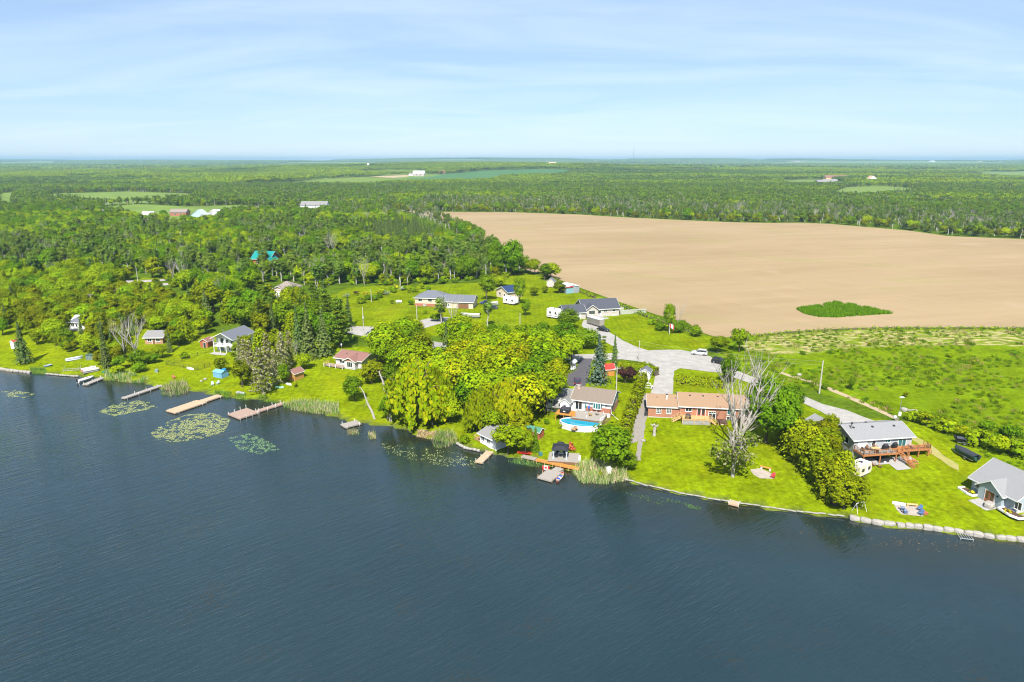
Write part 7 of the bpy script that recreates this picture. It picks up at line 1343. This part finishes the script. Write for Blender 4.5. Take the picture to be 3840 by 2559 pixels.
# ------------------------------------------------------------------ poles, wires, flag, wire fence
POLE = mat('pole_wood', (.46, .43, .39), .9, .2, 1.5, sc3=(1, 1, .2))
def pole(px, pb, pt, label, arm=0, box=False, r_=.16):
    g = G(px, pb); hh = tall(px, pb, pt); r = empty('utility_pole', g, .3, label, 'pole'); MB().tube([(0, 0, -.5), (0, 0, hh)], [r_, r_*.65], 8).build('shaft', POLE, r)
    for k in range(arm): MB().box(-1., 1., -.06, .06, hh-.35-k*.8, hh-.23-k*.8).build('crossarm', POLE, r)
    if box: MB().tube([(.0, -.38, hh*.62), (.0, -.38, hh*.62+.85)], .24, 10).build('transformer', mat('transformer', (.55, .56, .56), .5), r)
    MB().tube([(0, 0, hh), (0, 0, hh+.22)], [.05, .04], 6).build('insulator', WHITEP, r); return g+Vector((0, 0, hh-.1))
p1 = pole(1365,1259,1155, 'utility pole with grey transformer at the road bend', 0, True); p2 = pole(1564,1202,1147, 'thin utility pole by the tan bungalow drive'); p3 = pole(2395,1356,1280, 'utility pole beside the arched white shed'); p4 = pole(3072,1476,1353, 'tall leaning utility pole in the open meadow', 0, False, .2)
p5 = pole(803,1144,1077, 'lone white utility pole beside the grey-green spruces'); p6 = pole(517,1056,998, 'utility pole at the gap in the wood'); p7 = pole(1950,1216,1178, 'short pole on the lawn near the slim young tree'); p8 = pole(2311,1462,1378, 'thin pole with white meter box behind the white brick house', 1); p9 = pole(347,1165,1103, 'utility pole with crossarm rising out of the cedars', 1); p10 = pole(155,1062,1030, 'utility pole with crossarm deep in the bright wood', 2); p11 = pole(1852,1375,1338, 'utility pole with crossarm in the central grove', 2); p12 = pole(605,1140,1108, 'thin pole among the roadside cedars'); pole(1393,1133,1087, 'white pole with red tip on the wide lawn')
def wire(a, b, label, sag=.5, off=0.):
    pts = [a.lerp(b, i/10)+Vector((off, 0, -sag*4*(i/10)*(1-i/10))) for i in range(11)]; r = empty('power_line', a, 0, label, 'wire'); MB().tube([p-a for p in pts], .022, 4).build('cable', STEEL, r)
wire(p3, p4, 'upper power line running from the arched shed pole to the meadow pole', .7); wire(p3-Vector((0, 0, .9)), p4-Vector((0, 0, 1.)), 'lower power line running from the arched shed pole to the meadow pole', .8); wire(p1, p2, 'power line over the wide lawn to the tan bungalow', .8); wire(p2, p3, 'power line over the central grove to the arched shed pole', 1.2); wire(p5, p1, 'power line over the evergreen clump', 1.5)
g = G(3369,1578); hh = tall(3369,1578,1490); r = empty('light_pole', g, 0, 'thin metal light pole with white lamp behind the grey deck house', 'pole'); MB().tube([(0,0,-.3),(0,0,hh)], .07, 6).build('shaft', STEEL, r); MB().box(-.45, .45, -.2, .2, hh, hh+.18).build('lamp_head', WHITEP, r); MB().box(-.3, .3, -.25, .05, 1.2, 2.1).build('meter_box', WHITEP, r); MB().tube([(-.9, -.1, .9), (-.95, -.25, .95)], [.45, .3], 12).build('dish', ALU, r); MB().bar((0, 0, .8), (-.9, -.1, .9), .05, .05).build('dish_arm', STEEL, r)
def lamp(px, pb, pt, label):
    g = G(px, pb); hh = tall(px, pb, pt); r = empty('lamp_post', g, 0, label, 'lamp post'); MB().tube([(0,0,-.3),(0,0,hh)], .06, 6).build('shaft', STEEL, r); MB().box(-.18, .18, -.18, .18, hh, hh+.45).build('lantern', WHITEP, r)
lamp(1970,1705,1640, 'white topped lamp post at the boardwalk end'); lamp(1283,1330,1295, 'small lamp post behind the brown roofed cottage')
g = G(2510,1254); hh = tall(2510,1254,1212); r = empty('flagpole', g, 0, 'flagpole with drooping red and white flag by the scrub', 'flagpole'); MB().tube([(0,0,-.3),(0,0,hh)], .06, 6).build('shaft', WHITEP, r); fl = MB()
for k, (x0, x1, m_) in enumerate(((.05, .45, RL), (.45, 1.15, WHITEP), (1.15, 1.5, RL))): fl.use(m_).add([(x0, .1*math.sin(x0*5), hh-.1-x0*.55), (x1, .1*math.sin(x1*5), hh-.1-x1*.55), (x1, .12*math.sin(x1*5), hh-1.35-x1*.75), (x0, .12*math.sin(x0*5), hh-1.35-x0*.75)], [(0, 1, 2, 3)])
fl.build('flag', None, r)
FP = [G(*p) for p in ((800,1312),(773,1324),(742,1336),(712,1347),(682,1357),(623,1369),(653,1373),(676,1376),(688,1379),(743,1388),(768,1381),(788,1375))]; r = empty('wire_fence', FP[0], 0, 'thin black wire fence round the green lawn of the white cottage', 'fence')
for p in FP: MB().tube([p-FP[0]-Vector((0, 0, .2)), p-FP[0]+Vector((0, 0, 1.25))], .055, 6).build('post', BLACK, r)
wm2 = mat('wire', (.03, .03, .03), .6)
for a_, b_ in zip(FP[:-1], FP[1:]):
    mb = MB(); a_ = a_-FP[0]; b_ = b_-FP[0]
    for z in (.08, 1.18): mb.bar(a_+Vector((0, 0, z)), b_+Vector((0, 0, z)), .035, .035)
    n = int((b_-a_).length/.22)
    for i in range(n): c_ = a_.lerp(b_, (i+.5)/n); mb.bar(c_+Vector((0, 0, .08)), c_+Vector((0, 0, 1.18)), .008, .008)
    for z in (.3, .52, .74, .96): mb.bar(a_+Vector((0, 0, z)), b_+Vector((0, 0, z)), .008, .008)
    mb.build('wire_panel', wm2, r)

# ------------------------------------------------------------------ hedges, shrubs, reeds, lily pads, meadow
def hedge(pts_px, Wd, hgt, cols, label, rough=.22, dens=46, size=.34, taper=.85, m=NEEDLE, name='hedge', cat='hedge'):
    W_ = [G(*p) for p in pts_px]; c0 = W_[0]; P_, O_ = [], []
    for a_, b_ in zip(W_[:-1], W_[1:]):
        L = (b_-a_).xy.length; d = np.array([(b_.x-a_.x)/L, (b_.y-a_.y)/L, 0]); nn = np.array([-d[1], d[0], 0]); n = int(L*dens*(Wd+2*hgt)/2)
        t_ = rng.random(n); hloc = hgt*(1+rough*np.sin(t_*L*1.7+a_.x)*.6+rng.normal(size=n)*rough*.25); side = rng.random(n); z = np.where(side < .30, hloc, rng.random(n)**.8*hloc); sg = np.where(rng.random(n) < .5, -1, 1)
        wloc = Wd*.5*(1-(1-taper)*z/hgt)*(1+rough*.6*np.sin(t_*L*2.3+1)); off = np.where(side < .30, rng.uniform(-1, 1, n)*wloc*.9, sg*wloc*(.8+.2*rng.random(n)))
        p = np.array([a_.x-c0.x, a_.y-c0.y, a_.z-c0.z])+(t_*L)[:, None]*d+off[:, None]*nn; p[:, 2] += z+t_*(b_.z-a_.z); o = nn*(np.where(side < .3, 0, sg))[:, None]; o[:, 2] += np.where(side < .3, 1, .45); P_.append(p); O_.append(o+rng.normal(size=(n, 3))*.35)
    p = np.concatenate(P_); v, q = quads_at(p, unit(np.concatenate(O_)), size); r = empty(name, c0, 0, label, cat); link('foliage', arrays_mesh(name, v, q, leafcols(len(p), cols), m), r)
    core = MB()
    for a_, b_ in zip(W_[:-1], W_[1:]): core.bar(a_-c0+Vector((0, 0, hgt*.32)), b_-c0+Vector((0, 0, hgt*.32)), Wd*.4, hgt*.6)
    core.build('inner_branches', BARK, r)
HEDG = CEDAR+[(.13,.22,.004), (.18,.25,.004)]
hedge([(2408,1432),(2398,1470),(2385,1510),(2370,1550),(2352,1600),(2340,1650),(2332,1710)], 2.6, 2.7, HEDG, 'long shaggy hedge between the white house and the brick bungalow', .35); hedge([(2330,1395),(2375,1392),(2420,1396),(2462,1410)], 2.6, 2.2, HEDG, 'shaggy hedge behind the arched white shed', .35)
hedge([(2538,1438),(2600,1443),(2660,1450),(2712,1458)], 2.4, 2.1, HEDG, 'clipped flat hedge along the turning area', .14); hedge([(2955,1665),(3000,1728),(3062,1808),(3130,1900)], 2.2, 3.2, CEDAR, 'dense lower greenery joining the tall cedar row', .3)
hedge([(2020,1024),(2080,1052),(2160,1092),(2230,1118)], 2.2, 1.1, BRIGHT, 'rough green verge along the field edge', .5, 14, .4, .6, LEAF, 'field_verge', 'verge')
hedge([(2330,1150),(2400,1180),(2470,1205),(2540,1228),(2600,1256)], 3., 1.0, BRIGHT+MAPLE, 'weedy green bank between the lawn and the bare field', .6, 13, .4, .6, LEAF, 'field_verge', 'verge')
hedge([(2740,1268),(2850,1260),(2950,1250),(3100,1240),(3300,1233),(3600,1233),(3900,1234)], 1.6, .7, BRIGHT+MAPLE, 'grassy strip along the near side of the bare field', .6, 8, .4, .6, LEAF, 'field_verge', 'verge')
SH_ = [('purple',2346,1438,1372,1.1,0,'dark purple-leaved small tree beside the playhouse'),('bush',2605,1262,1212,.8,1,'white flowering dark shrub at the weedy bank end'),('bush',2470,1240,1200,.9,1,'dark shrub at the flagpole scrub edge'),('bush',2540,1248,1205,.9,1,'dense dark shrub beside the flagpole'),('bush',2448,1218,1192,1.2,0,'low green shrub on the mown slope by the field'),
 ('bush',1472,1141,1122,1.,2,'bright yellow shrub beside the propane tank'),('bush',1540,1144,1124,1.,1,'round dark shrub at the tan bungalow corner'),('bush',1595,1178,1160,.8,0,'tiny young shrub on the wide lawn'),('bush',1640,1205,1170,1.2,1,'shrub under the leafless tree at the drive'),
 ('bush',3430,1580,1535,1.1,0,'leafy shrub at the meadow edge behind the boulders'),('bush',3475,1600,1545,1.2,2,'yellowish shrub behind the grey deck house slope'),('bush',3540,1622,1560,1.2,0,'large bramble shrub beside the slope track'),('bush',3600,1640,1590,1.1,2,'bramble shrub beside the small covered boat'),('bush',3672,1672,1600,1.1,0,'bushy bramble shrub beyond the black covered boat'),('bush',3740,1700,1625,1.,2,'bramble shrub behind the blue-grey garage roof'),('bush',3805,1705,1630,1.1,0,'tall bramble shrub above the garage ridge'),('bush',3700,1610,1570,1.2,1,'dark shrub in the meadow above the brambles'),('bush',3790,1640,1590,1.2,1,'dark shrub near the pale boundary of the brambles'),('bush',3090,1460,1435,.9,1,'dark low shrub at the foot of the meadow pole'),
 ('bush',2048,1592,1570,.8,1,'small shrub below the white house wing'),('bush',2100,1606,1588,.9,0,'leafy plant against the pool wall'),('bush',2300,1560,1540,.9,0,'green shrub by the brick gable corner'),('bush',1745,1672,1630,.9,0,'round green shrub at the bank by the boathouse'),('bush',1470,1600,1580,.8,0,'shrub at the water edge by the stout stump'),
 ('bush',520,1395,1350,1.,1,'dark spreading shrub on the lawn under the dead trees'),('bush',440,1402,1365,1.1,0,'green shrub above the long narrow dock'),('bush',690,1345,1318,1.,0,'green shrub behind the wire fence'),('bush',1080,1420,1385,.9,0,'shrub leaning on the honey shed'),('bush',1105,1452,1430,.8,2,'tall weeds beside the honey shed')]
for k, px, pb, pt, wd, var, lb in SH_: g = G(px, pb); plant(k, g.x, g.y, tall(px, pb, pt), lb, None, var, wd, z=g.z)
def flower_shrub(px, py, hh, cols, label):
    tm, cm = deciduous('flower_shrub', hh, hh*1.3, cols, 14, 30, .22, .04, 3); g = G(px, py); r = empty('flowering_shrub', g, 0, label, 'shrub'); link('stem', tm, r); link('foliage', cm, r)
flower_shrub(2140,1690, 2.0, [(.45,.13,.04), (.36,.10,.04), (.5,.2,.07)], 'rust orange rounded shrub behind the gazebo'); flower_shrub(3775,1930, 1.1, [(.65,.55,.02), (.55,.5,.03)], 'round yellow shrub in the garage flower bed'); flower_shrub(3643,1855, .9, [(.6,.55,.02), (.3,.35,.03)], 'small yellow-green plant at the shaded garage corner'); flower_shrub(2156,1622, 1.5, [(.5,.28,.16), (.42,.25,.15)], 'dry tan grass plant against the pool wall')
for i, (px, py, c_) in enumerate(((1420,1102,YELLOWT),(1370,1110,[(.6,.5,.02), (.4,.42,.03)]),(1300,1118,[(.5,.55,.42), (.2,.3,.08)]),(1340,1108,PURPLE),(1505,1092,[(.5,.54,.44), (.22,.3,.1)]),(1450,1108,[(.45,.5,.4), (.2,.3,.1)]),(1480,1085,[(.62,.5,.02), (.45,.45,.03)]))): flower_shrub(px, py, 2.6, c_, ['golden shrub in the lawn border', 'yellow flowering shrub in the lawn border', 'white flowering shrub by the evergreen clump', 'dark red shrub in the lawn border', 'large white blossoming shrub near the tan bungalow', 'white blossoming shrub in the middle of the lawn border', 'bright yellow broom shrub near the wood edge'][i])

def blades(nm, polys, n, hr, cols, label, cat, wd=.05, lean=.22, zoff=0., name='reeds', zp=.2):
    """upright grass blades in a patch"""
    poly = [tuple(P(*p, zp)) for p in polys]; A_ = np.array(poly); out_ = []
    while sum(len(o) for o in out_) < n:
        x = rng.uniform(A_[:, 0].min(), A_[:, 0].max(), n); y = rng.uniform(A_[:, 1].min(), A_[:, 1].max(), n); k = inside(poly, x, y) & (vnoise(x, y, 2.2, 4) > .25); out_.append(np.stack([x[k], y[k]], 1))
    p = np.concatenate(out_)[:n]; z = np.maximum(H(p[:, 0], p[:, 1]), -.25)+zoff; hh = rng.uniform(*hr, n); a = rng.random(n)*6.283; w = wd*(.6+.8*rng.random(n)); lx = rng.normal(size=n)*lean*hh; ly = rng.normal(size=n)*lean*hh; c_ = p.mean(0)
    b = np.stack([p[:, 0]-c_[0], p[:, 1]-c_[1], z], 1); s_ = np.stack([np.cos(a)*w, np.sin(a)*w, w*0], 1); tip = b+np.stack([lx, ly, hh], 1); v = np.stack([b-s_, b+s_, tip+s_*.25, tip-s_*.25], 1).reshape(-1, 3)
    o = link(name, arrays_mesh(name, v, np.arange(4*n, dtype=np.int32).reshape(-1, 4), leafcols(n, cols), GRASSM), None, (c_[0], c_[1], 0)); tag(o, label, cat, kind='stuff')
REED = [(.16,.30,.06), (.20,.34,.07), (.12,.24,.05)]; REEDT = REED+[(.50,.42,.26), (.55,.46,.3)]; STRAW = [(.50,.40,.24), (.58,.48,.32), (.40,.28,.14)]
blades('reeds', [(600,1440),(700,1440),(712,1468),(690,1476),(640,1486),(606,1480)], 1000, (.6, 1.4), REEDT, 'bright green reed bed jutting into the water by the long dock', 'reeds'); blades('reeds', [(390,1400),(470,1402),(560,1425),(530,1437),(460,1432),(396,1428)], 900, (.6, 1.3), REEDT, 'pale reed fringe between the short and long docks', 'reeds'); blades('reeds', [(110,1386),(170,1390),(176,1403),(120,1402)], 400, (.5, 1.0), REED, 'reed tuft beside the stone wall end', 'reeds')
blades('reeds', [(1055,1518),(1140,1512),(1270,1525),(1275,1560),(1180,1550),(1080,1535)], 1900, (.6, 1.5), REEDT, 'broad reed bed with straw heads beside the L shaped dock', 'reeds'); blades('reeds', [(1625,1640),(1650,1630),(1690,1632),(1720,1655),(1690,1672),(1645,1682),(1624,1672)], 650, (.7, 1.7), REEDT, 'tall round reed clump at the brown bank', 'reeds')
blades('reeds', [(2145,1772),(2180,1742),(2260,1745),(2330,1768),(2360,1800),(2270,1815),(2180,1810)], 2600, (.6, 1.6), REEDT, 'wide reed bed between the boardwalk and the wide lawn', 'reeds'); blades('reeds', [(1300,1610),(1345,1610),(1342,1630),(1306,1630)], 260, (.4, .9), REED+STRAW, 'small reed islet below the square dock', 'reeds'); blades('reeds', [(1382,1625),(1408,1622),(1410,1645),(1386,1646)], 240, (.5, 1.2), REED+STRAW, 'spiky reed islet off the stump', 'reeds')
blades('reeds', [(2330,1830),(2440,1850),(2600,1890),(2640,1905),(2560,1915),(2440,1880),(2340,1850)], 500, (.2, .5), REED, 'sparse water weeds off the wide lawn', 'reeds'); blades('reeds', [(2560,1885),(2630,1900),(2620,1918),(2560,1908)], 350, (.15, .4), REED, 'bright patch of water weeds off the wide lawn', 'reeds'); blades('reeds', [(1960,1712),(2010,1726),(2060,1745),(2060,1752),(1990,1748),(1900,1730)], 500, (.3, .9), REED, 'reeds under the orange boardwalk', 'reeds')
blades('reeds', [(780,1470),(860,1478),(1040,1500),(1040,1510),(930,1500),(800,1484)], 1100, (.3, .9), REED+MAPLE, 'low reed fringe between the tan and L shaped docks', 'reeds'); blades('brush', [(1551,1618),(1640,1625),(1622,1646),(1560,1636)], 1500, (.15, .45), STRAW+[(.36,.18,.07)], 'heap of dry brown reeds on the bank', 'brush pile', .06, .6, name='brush_pile')
blades('grass', [(2985,1160),(3060,1150),(3130,1136),(3200,1146),(3270,1160),(3345,1178),(3260,1183),(3140,1192),(3070,1190),(3015,1178)], 16000, (.5, 1.3), [(.10,.20,.004), (.13,.23,.005), (.075,.16,.004)], 'island of tall green grass left in the bare field', 'grass', .16, .25, name='tall_grass', zp=2.45)

def lilies(polys, n, rr, cols, label, thr=.35):
    poly = [tuple(P(*p, 0)) for p in polys]; A_ = np.array(poly); out_ = []; tries = 0
    while sum(len(o) for o in out_) < n and tries < 60:
        x = rng.uniform(A_[:, 0].min(), A_[:, 0].max(), n); y = rng.uniform(A_[:, 1].min(), A_[:, 1].max(), n); k = inside(poly, x, y) & (.45*vnoise(x*.5+y*.25, y, 1.5, 8)+.55*vnoise(x, y, .7, 9) > thr); out_.append(np.stack([x[k], y[k]], 1)); tries += 1
    p = np.concatenate(out_)[:n]; n = len(p); c_ = p.mean(0); r_ = rr*(.6+.8*rng.random(n)); ang = np.arange(6)/6*6.283; ph = rng.random(n)[:, None]*6.283
    v = np.stack([p[:, :1]-c_[0]+np.cos(ang+ph)*r_[:, None], p[:, 1:]-c_[1]+np.sin(ang+ph)*r_[:, None], np.broadcast_to(.012+.02*rng.random((n, 1))+.015*np.sin(ang+ph), (n, 6))], -1).reshape(-1, 3)
    cols = np.array(cols); cc = np.repeat(cols[rng.integers(len(cols), size=n)]*(.8+.4*rng.random((n, 1))), 6, 0); o = link('lily_pads', arrays_mesh('lily_pads', v, np.arange(6*n, dtype=np.int32).reshape(-1, 6), cc, LILY), None, (c_[0], c_[1], 0)); tag(o, label, 'lily pads', kind='stuff')
LILY = leafmat('lily_pad', .05, .02); LC = [(.20,.23,.085), (.25,.27,.12), (.15,.19,.07)]; LB = [(.11,.19,.09), (.14,.22,.10), (.08,.15,.07)]
lilies([(5,1470),(60,1462),(130,1478),(90,1494),(20,1492)], 420, .085, LC, 'faint lily pad patch off the curving end of the shore',   .50); lilies([(370,1545),(420,1520),(500,1500),(560,1510),(590,1530),(510,1545),(430,1562)], 1400, .09, LC, 'lily pad patch beside the long narrow dock', .44)
lilies([(565,1625),(620,1585),(700,1555),(800,1550),(865,1575),(840,1620),(760,1645),(660,1660),(590,1650)], 3600, .095, LC, 'largest pale lily pad patch off the tan dock', .43); lilies([(855,1645),(930,1625),(1000,1650),(1050,1685),(980,1705),(900,1690)], 900, .085, LB, 'sparse bluish lily pads off the L shaped dock', .48)
lilies([(1430,1660),(1560,1680),(1700,1695),(1800,1730),(1780,1760),(1600,1740),(1440,1700)], 480, .08, LC, 'scattered yellowish lily pads before the brown bank', .5); lilies([(2950,1960),(3200,1975),(3500,2010),(3700,2040),(3600,2080),(3200,2040),(2950,2000)], 170, .05, [(.17,.12,.05), (.14,.10,.04)], 'floating brown leaf specks off the limestone wall', .45)

# ---- rough meadow: tufts and weeds too many to count
TUF = bpy.data.collections.new('tuft_templates')
for i in range(5):
    n = 46; p = np.stack([rng.normal(size=n)*.42, rng.normal(size=n)*.42, rng.random(n)*.05], 1); hh = rng.uniform(.25, .75, n); a_ = rng.random(n)*6.283; s_ = np.stack([np.cos(a_)*.06, np.sin(a_)*.06, a_*0], 1); tip = p+np.stack([rng.normal(size=n)*.16, rng.normal(size=n)*.16, hh], 1)
    v = np.stack([p-s_, p+s_, tip+s_*.4, tip-s_*.4], 1).reshape(-1, 3); TUF.objects.link(bpy.data.objects.new('tuft_%d' % i, arrays_mesh('tuft', v, np.arange(4*n, dtype=np.int32).reshape(-1, 4), leafcols(n, [[(.10,.18,.004), (.13,.21,.006)], [(.15,.22,.006), (.12,.19,.005)], [(.07,.14,.005), (.09,.17,.005)], [(.18,.22,.01), (.30,.26,.08)], [(.40,.33,.17), (.2,.22,.03)]][i]), GRASSM)))
x, y = scatter(MEAD, 2.1); dist = np.full(x.shape, 1e9); k = (vnoise(x, y, 9, 12) > .32) & ~inside(FIELD, x, y); x, y = x[k], y[k]; dr = inside(DRYP, x, y); big = vnoise(x, y, 5, 14)
fme = bpy.data.meshes.new('meadow_grass'); fme.vertices.add(len(x)); fme.vertices.foreach_set('co', np.stack([x, y, H(x, y)], 1).astype(np.float32).ravel())
for nm, ty, val in (('scl', 'FLOAT', (.45+1.1*big**2*rng.random(len(x))+.2).astype(np.float32)), ('rot', 'FLOAT', rng.uniform(0, 6.28, len(x)).astype(np.float32)), ('idx', 'INT', np.where(dr, rng.choice([3, 4, 0, 2], len(x)), rng.choice([0, 0, 1, 1, 2, 3], len(x))).astype(np.int32))):
    a = fme.attributes.new(nm, ty, 'POINT'); a.data.foreach_set('value', val)
mo = tag(link('meadow_grass', fme), 'rough tufted grass and weeds over the open meadow', 'grass', kind='stuff'); md = mo.modifiers.new('scatter', 'NODES'); md.node_group = instancer(TUF, 'scatter_meadow')
rnd.seed(77)
for i, (px, py) in enumerate(((3010,1330),(3160,1345),(3262,1300),(3340,1310),(3300,1370),(3420,1380),(3560,1340),(3650,1360),(3730,1340),(3520,1420),(3640,1430),(3790,1420),(3450,1450),(3600,1480),(3720,1490),(3330,1420),(3120,1400),(3800,1330),(3400,1490),(3580,1530))): g = G(px, py); plant('bush', g.x, g.y, rnd.uniform(.7, 1.5), 'small dark weed clump dotted over the open meadow', 'weed clumps over the open meadow', rnd.randrange(3), 1.2, name='weed_clump')
